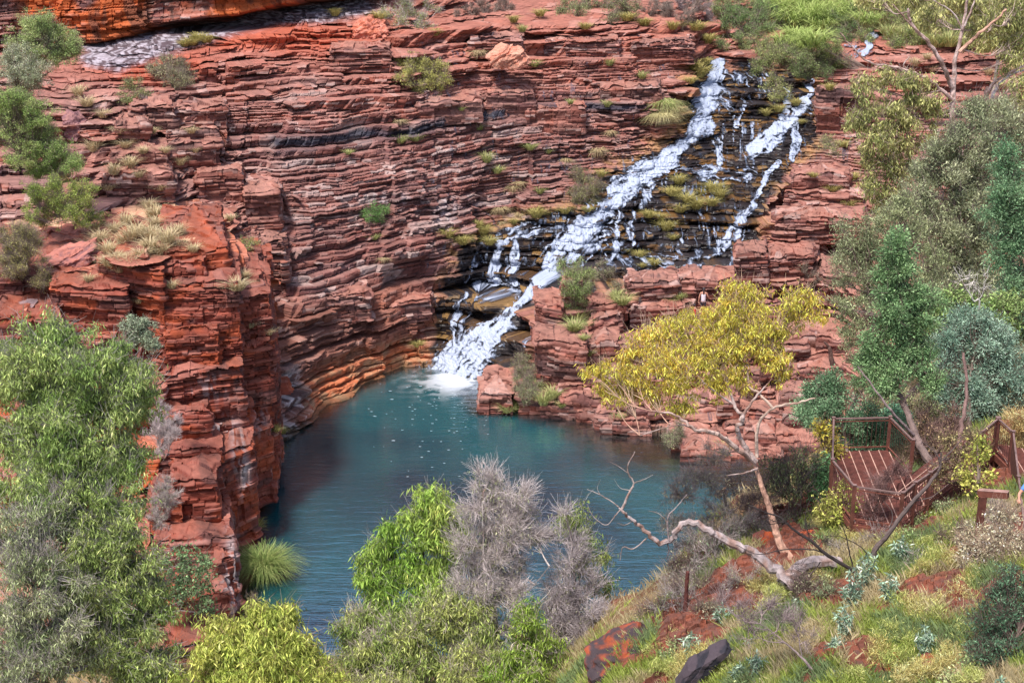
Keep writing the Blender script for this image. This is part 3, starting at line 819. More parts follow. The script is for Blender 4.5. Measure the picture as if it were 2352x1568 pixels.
mxc = nd(nt, 'ShaderNodeMix', data_type='RGBA'); L.new(fa.outputs['Fac'], mxc.inputs['Factor'])
L.new(cr_.outputs['Color'], mxc.inputs['A']); mxc.inputs['B'].default_value = (.75, .8, .88, 1)
dif = nd(nt, 'ShaderNodeBsdfDiffuse'); L.new(mxc.outputs['Result'], dif.inputs['Color'])
trn = nd(nt, 'ShaderNodeBsdfTransparent'); trn.inputs['Color'].default_value = (.50, .55, .48, 1)
da = nd(nt, 'ShaderNodeAttribute', attribute_name='depth')
pw = nd(nt, 'ShaderNodeMapRange'); pw.inputs['From Min'].default_value = 0.; pw.inputs['From Max'].default_value = .9; pw.inputs['To Min'].default_value = .1; pw.interpolation_type = 'SMOOTHSTEP'
L.new(da.outputs['Fac'], pw.inputs['Value'])
mxa = nd(nt, 'ShaderNodeMath', operation='MAXIMUM'); L.new(pw.outputs['Result'], mxa.inputs[0]); L.new(fa.outputs['Fac'], mxa.inputs[1])
body = nd(nt, 'ShaderNodeMixShader'); L.new(mxa.outputs[0], body.inputs[0]); L.new(trn.outputs[0], body.inputs[1]); L.new(dif.outputs[0], body.inputs[2])
na = ntex(1.0, .45, 2.6, 4, .06); nb = ntex(1.0, 2.2, 9., 3, -.08)
ad = nd(nt, 'ShaderNodeMath', operation='MULTIPLY_ADD'); L.new(nb.outputs['Fac'], ad.inputs[0]); ad.inputs[1].default_value = .35; L.new(na.outputs['Fac'], ad.inputs[2])
bp = nd(nt, 'ShaderNodeBump'); bp.inputs['Strength'].default_value = .28; bp.inputs['Distance'].default_value = .12
L.new(ad.outputs[0], bp.inputs['Height'])
gl = nd(nt, 'ShaderNodeBsdfGlossy'); gl.inputs['Roughness'].default_value = .08; L.new(bp.outputs['Normal'], gl.inputs['Normal'])
fr = nd(nt, 'ShaderNodeFresnel'); fr.inputs['IOR'].default_value = 1.33; L.new(bp.outputs['Normal'], fr.inputs['Normal'])
frm = nd(nt, 'ShaderNodeMath', operation='MULTIPLY'); frm.inputs[1].default_value = .52; L.new(fr.outputs[0], frm.inputs[0])
fin = nd(nt, 'ShaderNodeMixShader'); L.new(frm.outputs[0], fin.inputs[0]); L.new(body.outputs[0], fin.inputs[1]); L.new(gl.outputs[0], fin.inputs[2])
L.new(fin.outputs[0], out.inputs['Surface'])
W = np.stack([GX, GY, 0 * GX], -1)
mb = MB(); mb.add(W.reshape(-1, 3), grid_faces(420, 420), col=(.02, .1, .12))
o = mb.build('water', m, extra={'depth': depth.ravel(), 'foam': foam.ravel()}, smooth=True); tag(o, kind='structure')

# foam flecks and sky glints below the falls, glints drawn as pale discs
mb = MB()
N_ = 110
fu = RNG.normal(1010, 85, N_); fv = 880 + np.abs(RNG.normal(0, 1, N_)) * 100
for u, v in zip(fu, fv):
    if not (700 < u < 1500 and v < 1180): continue
    p = atz(u, v, .012); w = RNG.uniform(.03, .07) * (1.6 if RNG.random() < .1 else 1); h = w * .4
    if not poly_in(np.array([p[0]]), np.array([p[1]]), SHW)[0]: continue
    a = np.linspace(0, 2 * np.pi, 7)[:-1]
    r = RNG.uniform(.6, 1.1, 6)
    ring = np.stack([p[0] + np.cos(a) * w * r * 1.4, p[1] + np.sin(a) * h * r, np.full(6, .012)], -1)
    mb.add(np.concatenate([[p], ring]), tris=[(0, i + 1, (i + 1) % 6 + 1) for i in range(6)], col=(.55, .6, .66))
M_FOAM_GLINT = col_mat('foam', rough=.5, var=.1)
tag(mb.build('foam_and_glints', M_FOAM_GLINT), 'white foam flecks and sky-glint discs scattered on the pool below the falls', 'foam', kind='stuff')

# ------------------------------------------------------------------ falling water, laid over the stepped rock
FP = [  # (u, v, half width), strength
    ([(1655, 150, 26), (1648, 185, 34), (1632, 225, 40), (1610, 265, 38), (1592, 305, 34), (1560, 345, 26), (1520, 380, 40), (1460, 412, 52), (1415, 445, 45), (1378, 490, 42), (1330, 540, 42), (1275, 590, 36), (1255, 640, 30), (1222, 672, 20), (1200, 695, 15), (1165, 730, 24), (1110, 780, 40), (1060, 825, 50), (1030, 862, 56)], 1.),
    ([(1500, 395, 22), (1540, 380, 22)], .8),
    ([(1640, 310, 14), (1648, 350, 16), (1655, 380, 14)], .62),
    ([(1702, 180, 14), (1712, 225, 10), (1705, 260, 11), (1690, 290, 15)], .55),
    ([(1863, 185, 8), (1866, 218, 13), (1848, 255, 16), (1815, 292, 26), (1762, 315, 32), (1722, 342, 26)], .92),
    ([(1808, 215, 12), (1812, 250, 15), (1805, 290, 16)], .85),
    ([(1835, 290, 14), (1828, 330, 18), (1815, 365, 14)], .85),
    ([(1640, 340, 14), (1660, 370, 10)], .6),
    ([(1780, 370, 12), (1750, 405, 12), (1735, 450, 9), (1705, 490, 14), (1690, 530, 20), (1668, 575, 30)], .78),
    ([(1660, 590, 40), (1560, 610, 30), (1440, 600, 20)], .35),
    ([(1560, 400, 30), (1650, 400, 30), (1720, 400, 25)], .42),
    ([(1150, 565, 15), (1138, 600, 18), (1130, 650, 20)], .95), ([(1185, 565, 15), (1182, 610, 18), (1180, 655, 18)], .9), ([(1160, 600, 8), (1158, 650, 10)], .55),
    ([(1092, 575, 6), (1078, 610, 8), (1072, 645, 8)], .8),
    ([(1100, 665, 18), (1160, 672, 26), (1185, 690, 12)], .6),
    ([(1062, 672, 8), (1048, 710, 12), (1040, 760, 12), (1046, 790, 10)], .85), ([(1078, 715, 8), (1062, 750, 10), (1052, 785, 10)], .7),
    ([(1130, 565, 20), (1230, 535, 24), (1290, 520, 16)], .45),
    ([(1425, 495, 8), (1418, 540, 9)], .75), ([(1462, 490, 8), (1452, 520, 8), (1448, 550, 14)], .72),
    ([(1390, 545, 30), (1340, 580, 30), (1310, 605, 20)], .62), ([(1450, 560, 24), (1400, 595, 24)], .5),
    ([(1498, 640, 7), (1495, 690, 7)], .7), ([(1570, 520, 7), (1568, 560, 7)], .6),
    ([(1222, 745, 6), (1222, 790, 7)], .5), ([(1100, 880, 10), (1085, 900, 12)], .6),
    ([(1998, 82, 14), (1996, 118, 16)], .95), ([(1940, 108, 10), (1975, 122, 14)], .5),
    ([(985, 838, 10), (1040, 805, 10)], .6),
]
Wm = np.zeros(R_A.shape[:2]); FX = np.zeros_like(Wm); FS = np.zeros_like(Wm)
for pts, stg in FP:
    a = np.array(pts)
    w = a[:, 2].max() * 1.5 + 6
    u0, u1, v0, v1 = a[:, 0].min() - w, a[:, 0].max() + w, a[:, 1].min() - w, a[:, 1].max() + w
    j0, j1 = np.searchsorted(us, [u0, u1]); i0, i1 = np.searchsorted(vs, [v0, v1])
    U_, V_ = UU_A[i0:i1, j0:j1], VV_A[i0:i1, j0:j1]
    d, s = seg_dist(U_, V_, pts)
    wid = np.interp(s, np.arange(len(pts)), a[:, 2]) * (.85 + .5 * noise(U_ / 25, V_ / 18, None, 131)) * np.where(V_ > 740, 1.05, .76)
    m_ = ss(1.12, .35, d / wid) * stg
    sgn = np.zeros_like(d); arc = np.concatenate([[0], np.cumsum(np.hypot(np.diff(a[:, 0]), np.diff(a[:, 1])))])
    seg = np.clip(s.astype(int), 0, len(pts) - 2)
    ex, ey = (a[1:, 0] - a[:-1, 0])[seg], (a[1:, 1] - a[:-1, 1])[seg]
    sgn = np.sign(ex * (V_ - a[seg, 1]) - ey * (U_ - a[seg, 0]))
    b_ = m_ > Wm[i0:i1, j0:j1]
    FX[i0:i1, j0:j1] = np.where(b_, d * sgn + 97 * stg, FX[i0:i1, j0:j1]); FS[i0:i1, j0:j1] = np.where(b_, np.interp(s, np.arange(len(pts)), arc) + a[0, 0], FS[i0:i1, j0:j1])
    Wm[i0:i1, j0:j1] = np.maximum(Wm[i0:i1, j0:j1], m_)
gate = ss(.42, .62, fbm(UU_A / 70., VV_A / 60., None, 111, 2)) * (wsd_A > 4) * (VV_A < 600)
gate2 = (wsd_A > 5) * (VV_A > 475) * (VV_A < 635) * ss(.36, .5, fbm(UU_A / 50., VV_A / 40., None, 112, 2))
Wm = np.maximum(np.maximum(Wm ** .8, .30 * gate), .40 * gate2)
act = Wm > .02
i0, i1 = np.where(act.any(1))[0][[0, -1]]; j0, j1 = np.where(act.any(0))[0][[0, -1]]
i0 -= 3; i1 += 4; j0 -= 3; j1 += 4
Us, Vs, Ws, Rs = UU_A[i0:i1, j0:j1], VV_A[i0:i1, j0:j1], Wm[i0:i1, j0:j1], R_A[i0:i1, j0:j1]
st = .55 * noise(Us / 5.5, Vs / 26, None, 101) + .3 * noise(Us / 2.6, Vs / 11, None, 102) + .35 * noise(Us / 9, Vs / 6, None, 103) - .1 + .2 * (fbm(Us / 30, Vs / 22, None, 104, 2) - .5)
big = blur(blur(Rs, 4, 0), 2, 1)
big2 = blur(blur(Rs, 10, 0), 6, 1); chq = chute[i0:i1, j0:j1]; big = big * (1 - chq[..., None]) + big2 * chq[..., None]; Rs = Rs * (1 - .9 * chq[..., None]) + big2 * (.9 * chq[..., None])
# water slides over treads and falls clear of risers
N = np.cross(np.gradient(big, axis=1), np.gradient(big, axis=0)); N /= np.linalg.norm(N, axis=-1, keepdims=True) + 1e-9
N *= np.sign((N * (np.array([0, 0, CAMZ]) - big)).sum(-1))[..., None]
lift = .05 + .10 * noise(Us / 3.2, Vs / 5., None, 105) + .08 * noise(Us / 1.6, Vs / 2.5, None, 106)
Wp = .6 * big + .4 * Rs + N * (lift * (.5 + .5 * Ws))[..., None]
dd = Rs[..., 1] * CP + (CAMZ - Rs[..., 2]) * SP
Uq = Rs[..., 0] / dd * FL + CX; Vq = CY - FL * (SP * Rs[..., 1] - CP * (CAMZ - Rs[..., 2])) / dd
st = .62 * noise(Uq / 5., Vq / 30, None, 101) + .46 * noise(Uq / 2.6, Vq / 16, None, 102) + .12 * noise(Uq / 8, Vq / 5, None, 103) - .1 + .2 * (fbm(Us / 30, Vs / 22, None, 104, 2) - .5)
fx, fs = FX[i0:i1, j0:j1], FS[i0:i1, j0:j1]
wx = (noise(Uq / 14, Vq / 14, None, 121) - .5) * 9
st2 = .58 * noise((fx + wx) / 4.2, fs / 26, None, 122) + .42 * noise((fx + wx) / 2.2, fs / 11, None, 123) + .26 * noise(Uq / 5, Vq / 3.2, None, 124) - .12 + .3 * (fbm(Us / 24, Vs / 20, None, 125, 2) - .5)
st = np.where(Ws > .33, st2, st)
stn = np.clip((st - .20) / .66, 0, 1.2)
val = Ws * 1.02 - stn * (1.08 - .08 * ss(.5, 1., Ws))
onf = val > -.2
keep = (onf[:-1, :-1] & onf[1:, :-1] & onf[1:, 1:] & onf[:-1, 1:])
wc = lerp(c(.06, .08, .13), c(.38, .43, .56), ss(-.05, .5, val + .55 * (noise(Uq / 2.2, Vq / 5., None, 107) - .5)))
# split the one grid into its separate streams so that each mesh is a piece of running water
parts_ = [('waterfall', (Us < 1e9))]
M_FALL, nt, bs, out = new_mat('falling_water')
a_ = nd(nt, 'ShaderNodeAttribute', attribute_name='Col'); nt.links.new(a_.outputs['Color'], bs.inputs['Base Color'])
bs.inputs['Roughness'].default_value = .45; bs.inputs['Specular IOR Level'].default_value = .3
va_ = nd(nt, 'ShaderNodeAttribute', attribute_name='thick'); trb = nd(nt, 'ShaderNodeBsdfTransparent'); mxs = nd(nt, 'ShaderNodeMixShader')
nt.links.new(va_.outputs['Fac'], mxs.inputs[0]); nt.links.new(trb.outputs[0], mxs.inputs[1]); nt.links.new(bs.outputs[0], mxs.inputs[2]); nt.links.new(mxs.outputs[0], out.inputs['Surface'])
nz_ = nd(nt, 'ShaderNodeTexNoise'); nz_.inputs['Scale'].default_value = 5; nz_.inputs['Detail'].default_value = 4
tc_ = nd(nt, 'ShaderNodeTexCoord'); nt.links.new(tc_.outputs['Object'], nz_.inputs['Vector'])
b_ = nd(nt, 'ShaderNodeBump'); b_.inputs['Strength'].default_value = .4; b_.inputs['Distance'].default_value = .1
nt.links.new(nz_.outputs['Fac'], b_.inputs['Height']); nt.links.new(b_.outputs['Normal'], bs.inputs['Normal'])
q = grid_faces(*Us.shape, keep=keep)
used = np.unique(q); remap = np.full(Us.size, -1); remap[used] = np.arange(len(used))
mb = MB(); mb.add(Wp.reshape(-1, 3)[used], remap[q], col=wc.reshape(-1, 3)[used])
tag(mb.build('waterfall', M_FALL, smooth=True, extra={'thick': (ss(-.2, .3, val) * .95).ravel()[used]}), kind='structure')
# ------------------------------------------------------------------ plants: generators
def unit(n):
    a = RNG.normal(size=(n, 3)); return a / (np.linalg.norm(a, axis=1, keepdims=True) + 1e-9)


def add_leaves(mb, cen, L, W, mode, c1, c2, clump_t=None, outw=None):
    n = len(cen)
    if n == 0: return
    d = unit(n)
    if mode == 'droop': d = d * .75 + np.array([0, 0, -.8])
    elif mode == 'up': d = d * .7 + np.array([0, 0, .8])
    elif mode == 'out' and outw is not None: d = d * .55 + outw * .9 + np.array([0, 0, .25])
    d /= np.linalg.norm(d, axis=1, keepdims=True)
    w = np.cross(d, unit(n)); w /= np.linalg.norm(w, axis=1, keepdims=True) + 1e-9
    l = L * RNG.uniform(.6, 1.3, n)[:, None]; ww = W * RNG.uniform(.7, 1.3, n)[:, None]
    side = np.cross(d, w)
    a = cen; b = cen + d * l * .45 + w * ww * .5 + side * ww * .15; e = cen + d * l + np.array([0, 0, -.15]) * l; f = cen + d * l * .45 - w * ww * .5 + side * ww * .15
    V = np.stack([a, b, e, f], 1).reshape(-1, 3)
    t = RNG.random(n)
    if clump_t is not None: t = np.clip(t * .5 + clump_t * .75 - .15, 0, 1)
    C_ = lerp(np.array(c1, float), np.array(c2, float), t) * (.62 + 1.75 * RNG.random(n) ** 2)[:, None]
    C_ = np.minimum(C_ * .95 + C_.mean(1, keepdims=True) * .08, .85)
    mb.add(V, np.arange(n * 4).reshape(-1, 4), col=np.repeat(C_, 4, 0))


def add_twigs(mb, A, B, r0, r1, col, bend=.12):
    """thin three-sided bent twigs from A to B"""
    n = len(A)
    if n == 0: return
    D = B - A; L = np.linalg.norm(D, axis=1, keepdims=True) + 1e-9; d = D / L
    u = np.cross(d, np.array([.3, .2, .93])); u /= np.linalg.norm(u, axis=1, keepdims=True) + 1e-9
    w = np.cross(d, u)
    Mi = (A + B) / 2 + unit(n) * L * bend
    r0 = np.broadcast_to(np.asarray(r0, float), (n,))[:, None]; r1 = np.broadcast_to(np.asarray(r1, float), (n,))[:, None]
    rings = []
    for p, r in ((A, r0), (Mi, (r0 + r1) / 2), (B, r1)):
        for k in range(3):
            a = k * 2.0944
            rings.append(p + (u * math.cos(a) + w * math.sin(a)) * r)
    V = np.stack(rings, 1)
    q = []
    for s_ in range(2):
        for k in range(3):
            k2 = (k + 1) % 3
            q.append([s_ * 3 + k, s_ * 3 + k2, s_ * 3 + 3 + k2, s_ * 3 + 3 + k])
    q = np.array(q)
    Q = (np.arange(n)[:, None, None] * 9 + q[None]).reshape(-1, 4)
    cc_ = np.array(col, float)
    C_ = np.repeat(cc_[None] * (.5 + .9 * RNG.random(n))[:, None], 9, 0)
    mb.add(V.reshape(-1, 3), Q, col=C_)


def smooth_path(pts, n=6):
    pts = np.asarray(pts, float)
    if len(pts) < 3:
        t = np.linspace(0, 1, n)[:, None]; return pts[0] * (1 - t) + pts[-1] * t
    P_ = np.vstack([2 * pts[0] - pts[1], pts, 2 * pts[-1] - pts[-2]]); out = []
    for i in range(1, len(P_) - 2):
        for t in np.linspace(0, 1, n, endpoint=False):
            p0, p1, p2, p3 = P_[i - 1:i + 3]
            out.append(.5 * (2 * p1 + (p2 - p0) * t + (2 * p0 - 5 * p1 + 4 * p2 - p3) * t * t + (3 * p1 - p0 - 3 * p2 + p3) * t ** 3))
    out.append(P_[-2]); return np.array(out)


def add_tube(mb, pts, r, col, sides=8, knob=.06):
    """pts (n,3), r (n,) -> bark tube with a bumpy outline"""
    pts = np.asarray(pts, float); n = len(pts); r = np.broadcast_to(np.asarray(r, float), (n,))
    T = np.gradient(pts, axis=0); T /= np.linalg.norm(T, axis=1, keepdims=True) + 1e-9
    up = np.array([.12, .97, .2]); u = np.cross(T, up); u /= np.linalg.norm(u, axis=1, keepdims=True) + 1e-9; w = np.cross(T, u)
    a = np.arange(sides) / sides * 2 * np.pi
    rr_ = r[:, None] * (1 + knob * (RNG.random((n, sides)) - .5) * 2)
    V = pts[:, None] + (u[:, None] * np.cos(a)[None, :, None] + w[:, None] * np.sin(a)[None, :, None]) * rr_[..., None]
    i = np.arange(n * sides).reshape(n, sides)
    Q = np.stack([i[:-1], np.roll(i[:-1], -1, 1), np.roll(i[1:], -1, 1), i[1:]], -1).reshape(-1, 4)
    cc_ = np.array(col, float)
    if cc_.ndim == 1: C_ = cc_[None] * RNG.uniform(.75, 1.25, (n * sides, 1))
    else: C_ = np.repeat(cc_, sides, 0) * RNG.uniform(.8, 1.2, (n * sides, 1))
    if cc_.ndim == 1 and cc_.sum() > .78:
        ph = noise(V[..., 0].ravel() * 7, V[..., 1].ravel() * 7 + V[..., 2].ravel() * 5, None, 55)
        C_ = lerp(C_, np.array([.22, .12, .09]), ss(.55, .68, ph) * .75)
    k = n * sides
    V2 = np.vstack([V.reshape(-1, 3), pts[-1]]); C_ = np.vstack([C_, C_[-1]])
    mb.add(V2, Q, tris=[(i[-1, a_], i[-1, (a_ + 1) % sides], k) for a_ in range(sides)], col=C_)


GREY = (.30, .27, .26)
def tree(name, label, cat, base, trunk, blobs, c1, c2, L=.16, W=.035, mode='droop', dens=1., clump=.28, lpc=60, limb_r=.04, tr=.12,
         bark=(.16, .12, .10), twig=.6, tcol=None, group=None, limbs=(), squash=.95, twr=.006, depth=1., crown='crown', smat=None, taper=.28):
    """base (3,), trunk [(u, v, Y)...] from the base upwards, blobs [(u, v, Y, r_px)]"""
    base = np.asarray(base, float)
    root = empty(name, base); tag(root, label, cat, group)
    tp = [base] + [at(*p) for p in trunk]
    tp = smooth_path(tp, 7)
    jit = np.cumsum(RNG.normal(0, tr * .10, tp.shape), 0) * np.array([1, 1, .3]); jit -= np.linspace(0, 1, len(tp))[:, None] * jit[-1]; tp = tp + jit
    tb = MB(); lb = MB()
    rad = np.linspace(tr, tr * taper, len(tp))
    rad[:3] *= np.array([1.45, 1.3, 1.12])[:len(rad[:3])] if tr > .06 else 1
    add_tube(tb, tp, rad, bark)
    for lp in limbs:                                       # explicit limbs traced from the photo
        pl = smooth_path([at(*p[:3]) for p in lp[0]], 6)
        pl[1:-1] += RNG.normal(0, lp[1] * .2, pl[1:-1].shape)
        add_tube(tb, pl, np.linspace(lp[1], lp[2], len(pl)), lp[3] if len(lp) > 3 else bark)
    allp = [tp] + [smooth_path([at(*p[:3]) for p in lp[0]], 6) for lp in limbs]
    allp = np.vstack(allp)
    tcol = bark if tcol is None else tcol
    for (u, v, Y_, r) in blobs:
        r = r * (1.06 if lpc > 10 else .86)
        cpt = at(u, v, Y_); R_ = r * mpp(cpt)
        cand = allp[allp[:, 2] < cpt[2] - .2 * R_]
        if len(cand) == 0: cand = allp
        a_ = cand[np.argmin(np.linalg.norm(cand - cpt, axis=1))]
        mid_ = (a_ + cpt) / 2 + np.array([0, 0, -.12 * np.linalg.norm(cpt - a_)]) + RNG.normal(0, .08 * R_, 3)
        lp = smooth_path([a_, mid_, cpt], 5)
        if limb_r > 0: add_tube(tb, lp, np.linspace(limb_r, limb_r * .35, len(lp)), bark, sides=6)
        m = max(3, int(9 * dens * (R_ / clump / 2) ** 2 * 2.2))
        nlp = 8; lc = unit(nlp) * np.array([1, depth, squash]) * (RNG.uniform(.55, 1.05, nlp) * R_)[:, None]; li = RNG.integers(0, nlp, m)
        loose = RNG.random(m) < .25
        sc_ = cpt + np.where(loose[:, None], unit(m) * (RNG.uniform(.1, 1.05, m) * R_)[:, None], lc[li] + unit(m) * (RNG.uniform(0, .38, m) * R_)[:, None])
        dd = sc_ - cpt; dd /= np.linalg.norm(dd, axis=1, keepdims=True) + 1e-9
        lt = RNG.uniform(-.28, .28, nlp)[li]
        cl_t = np.clip(noise(sc_[:, 0] * 1.3, sc_[:, 1] * 1.3, sc_[:, 2] * 1.3, 300) + lt + RNG.normal(0, .12, m), 0, 1)
        cs = clump * RNG.uniform(.6, 1.25, m)
        if twig > 0:
            st_ = lp[np.minimum(len(lp) - 1, RNG.integers(len(lp) // 2, len(lp), m))]
            add_twigs(tb, st_, sc_, limb_r * .3 + twr, twr, tcol)
            nt_ = int(m * 6 * twig)
            ii = RNG.integers(0, m, nt_)
            A = sc_[ii] + RNG.normal(0, .2, (nt_, 3)) * cs[ii][:, None]
            B = A + (unit(nt_) * .9 + dd[ii] * .45 + np.array([0, 0, .35])) * (cs[ii] * (1.6 if lpc > 10 else 1.15))[:, None]
            add_twigs(tb, A, B, twr, twr * .5, tcol)
        if lpc > 0:
            nl = int(lpc)
            ii = np.repeat(np.arange(m), nl)
            o_ = RNG.normal(0, .55, (len(ii), 3)); ol = np.linalg.norm(o_, axis=1, keepdims=True)
            pos = sc_[ii] + o_ * cs[ii][:, None] * np.array([1, 1, .8])
            add_leaves(lb, pos, L, W, mode, c1, c2, cl_t[ii], o_ / (ol + 1e-9))
    tb.build('trunk' if tr > .03 else 'stems', smat or (M_TWIG if lpc == 0 and tr < .05 else M_BARK), root, origin=base)
    if lb.n: lb.build(crown, M_LEAF, root, origin=base)
    return root


def blades(n, h, spread, w, c1, c2, lean=.5, droop=.6, seed=0):
    """one grass tussock, base at origin"""
    mb = MB()
    r = np.random.default_rng(seed)
    a = r.uniform(0, 2 * np.pi, n); rad = spread * .25 * np.sqrt(r.random(n))
    B0 = np.stack([np.cos(a) * rad, np.sin(a) * rad, 0 * a], -1)
    a2 = a + r.normal(0, .7, n); hh = h * r.uniform(.5, 1.15, n); ln = spread * r.uniform(.15, 1.1, n) * lean * 2
    out = np.stack([np.cos(a2), np.sin(a2), 0 * a2], -1)
    side = np.stack([-np.sin(a2 + r.normal(0, .8, n)), np.cos(a2), 0 * a2], -1)
    ts = [0, .4, .75, 1.]
    rows = []
    for t in ts:
        p = B0 + out * (ln * t ** 1.6)[:, None] + np.array([0, 0, 1.]) * (hh * (t - droop * .55 * t ** 3))[:, None]
        ww = w * (1 - t) * .5 + .0008
        rows += [p - side * ww, p + side * ww]
    V = np.stack(rows, 1)
    q = np.array([[0, 1, 3, 2], [2, 3, 5, 4], [4, 5, 7, 6]])
    Q = (np.arange(n)[:, None, None] * 8 + q[None]).reshape(-1, 4)
    t = r.random(n)
    C_ = lerp(np.array(c1, float), np.array(c2, float), t) * r.uniform(.75, 1.2, n)[:, None]
    mb.add(V.reshape(-1, 3), Q, col=np.repeat(C_, 8, 0))
    return mb


# leaf colours
G_MID = ((.17, .27, .06), (.42, .50, .16)); G_YEL = ((.20, .30, .025), (.50, .50, .06)); G_BRT = ((.13, .27, .03), (.34, .48, .10))
G_OLV = ((.20, .23, .07), (.48, .44, .17)); G_GRY = ((.18, .21, .11), (.42, .44, .26)); G_CYP = ((.05, .16, .06), (.17, .36, .14)); G_BLU = ((.13, .23, .16), (.36, .48, .36))
G_GOLD = ((.42, .40, .05), (.92, .60, .07)); G_SILV = ((.20, .32, .22), (.42, .52, .38)); STRAW = ((.42, .34, .18), (.68, .56, .36)); G_FRESH = ((.16, .33, .04), (.38, .55, .10))
WBARK = (.40, .31, .29); DBARK = (.085, .06, .05)

# ------------------------------------------------------------------ big foreground trees
tree('tree', 'tall bright green bushy tree filling the left edge in front of the red buttress', 'tree', (-12.5, 41, 1.2),
     [(190, 1300, 41), (200, 1050, 41), (190, 850, 41)],
     [(115, 790, 41, 75), (100, 850, 41, 85), (215, 830, 41, 75), (290, 860, 41.5, 60), (240, 900, 40.6, 90), (310, 930, 41.5, 48), (70, 900, 41, 90), (150, 960, 40, 100), (260, 1000, 40.4, 80), (300, 1050, 40.8, 50), (30, 1010, 41, 80), (160, 1080, 39.6, 100), (260, 1110, 39.8, 70), (80, 1130, 39.8, 90), (0, 850, 42, 60)],
     *G_MID, L=.17, W=.038, dens=1.45, twig=.7, tcol=GREY, tr=.2)
tree('tree', 'green tree below the bright bushy one at the left edge, leaning over the bottom corner', 'tree', (-10.8, 38.5, 1.4),
     [(300, 1500, 38.5), (270, 1350, 38.5)],
     [(250, 1190, 38.8, 75), (290, 1260, 38.6, 70), (230, 1310, 38.2, 85), (320, 1340, 38.4, 55), (300, 1430, 38, 85), (350, 1500, 38, 62), (250, 1500, 37.6, 80), (330, 1570, 37.6, 70), (200, 1230, 38.6, 60), (340, 1400, 38.2, 55), (370, 1570, 37.8, 60), (300, 1200, 38.8, 50), (160, 1180, 38.8, 70), (190, 1290, 38.2, 70), (190, 1400, 38, 75), (200, 1500, 37.6, 75)],
     (.16, .25, .05), (.40, .46, .15), L=.16, W=.035, dens=1.35, twig=.8, tcol=GREY, tr=.17)
tree('tree', 'greyish green tree with many bare grey twigs in the bottom left corner', 'tree', (-13.5, 37, 1.5),
     [(90, 1500, 37), (80, 1350, 37)],
     [(80, 1220, 37.6, 75), (30, 1280, 37.4, 70), (110, 1320, 37, 80), (40, 1400, 36.8, 85), (130, 1430, 36.8, 75), (60, 1500, 36.4, 90), (150, 1540, 36.4, 80), (20, 1570, 36, 80), (-20, 1200, 38, 60)],
     (.17, .23, .09), (.42, .46, .24), L=.15, W=.03, dens=1.2, lpc=52, twig=1.7, tcol=(.36, .32, .30), tr=.16)
tree('tree', 'low yellow-green tree at the bottom edge, left of centre', 'tree', (-6.6, 37, 1.0),
     [(590, 1600, 37.4), (590, 1500, 37.6)],
     [(600, 1420, 38, 46), (640, 1440, 38, 45), (560, 1450, 37.8, 50), (520, 1500, 37.4, 62), (620, 1500, 37.2, 75), (690, 1520, 37.4, 50), (470, 1560, 37, 62), (560, 1570, 36.8, 75), (660, 1580, 36.8, 75), (400, 1600, 36.8, 50), (740, 1585, 37, 50), (680, 1480, 37.4, 36), (600, 1550, 36.8, 70), (500, 1440, 37.8, 30)],
     (.24, .33, .05), (.56, .56, .12), L=.20, W=.045, dens=1.4, twig=.25, tcol=(.3, .2, .12), tr=.12)
tree('tree', 'slender green tree with hanging leaves standing in front of the pool', 'tree', (-3.6, 40.5, .6),
     [(960, 1480, 40.5), (965, 1300, 40.5), (990, 1180, 40.5)],
     [(990, 1140, 40.6, 28), (985, 1170, 40.5, 42), (1030, 1190, 40.6, 38), (1000, 1225, 40.4, 50), (950, 1205, 40.6, 34), (1045, 1235, 40.5, 34), (890, 1235, 40.6, 32), (880, 1280, 40.5, 46), (850, 1285, 40.5, 26), (930, 1290, 40.3, 48), (860, 1340, 40.3, 40), (1010, 1300, 40.3, 50), (970, 1350, 40, 60), (890, 1400, 40, 60)],
     (.15, .28, .03), (.42, .52, .11), L=.22, W=.04, dens=1.4, clump=.3, twig=.35, tcol=GREY, tr=.12)
tree('tree', 'broad green tree under the slender one, spreading along the bottom edge', 'tree', (-3.0, 38.4, .9),
     [(960, 1560, 38.6), (950, 1450, 38.6)],
     [(840, 1450, 39, 62), (900, 1480, 38.6, 62), (1010, 1410, 38.8, 58), (1060, 1440, 38.8, 50), (960, 1470, 38.4, 70), (800, 1510, 38.8, 52), (1040, 1510, 38.2, 72), (900, 1560, 38, 75), (800, 1570, 38.2, 62), (1000, 1580, 37.8, 75), (1100, 1560, 38, 60), (750, 1560, 38.4, 44), (860, 1520, 38.2, 60), (1090, 1400, 38.8, 45), (1130, 1500, 38, 60), (940, 1530, 38, 60)],
     (.17, .25, .05), (.44, .47, .14), L=.17, W=.036, dens=1.4, twig=1.0, tcol=(.42, .36, .30), tr=.15)
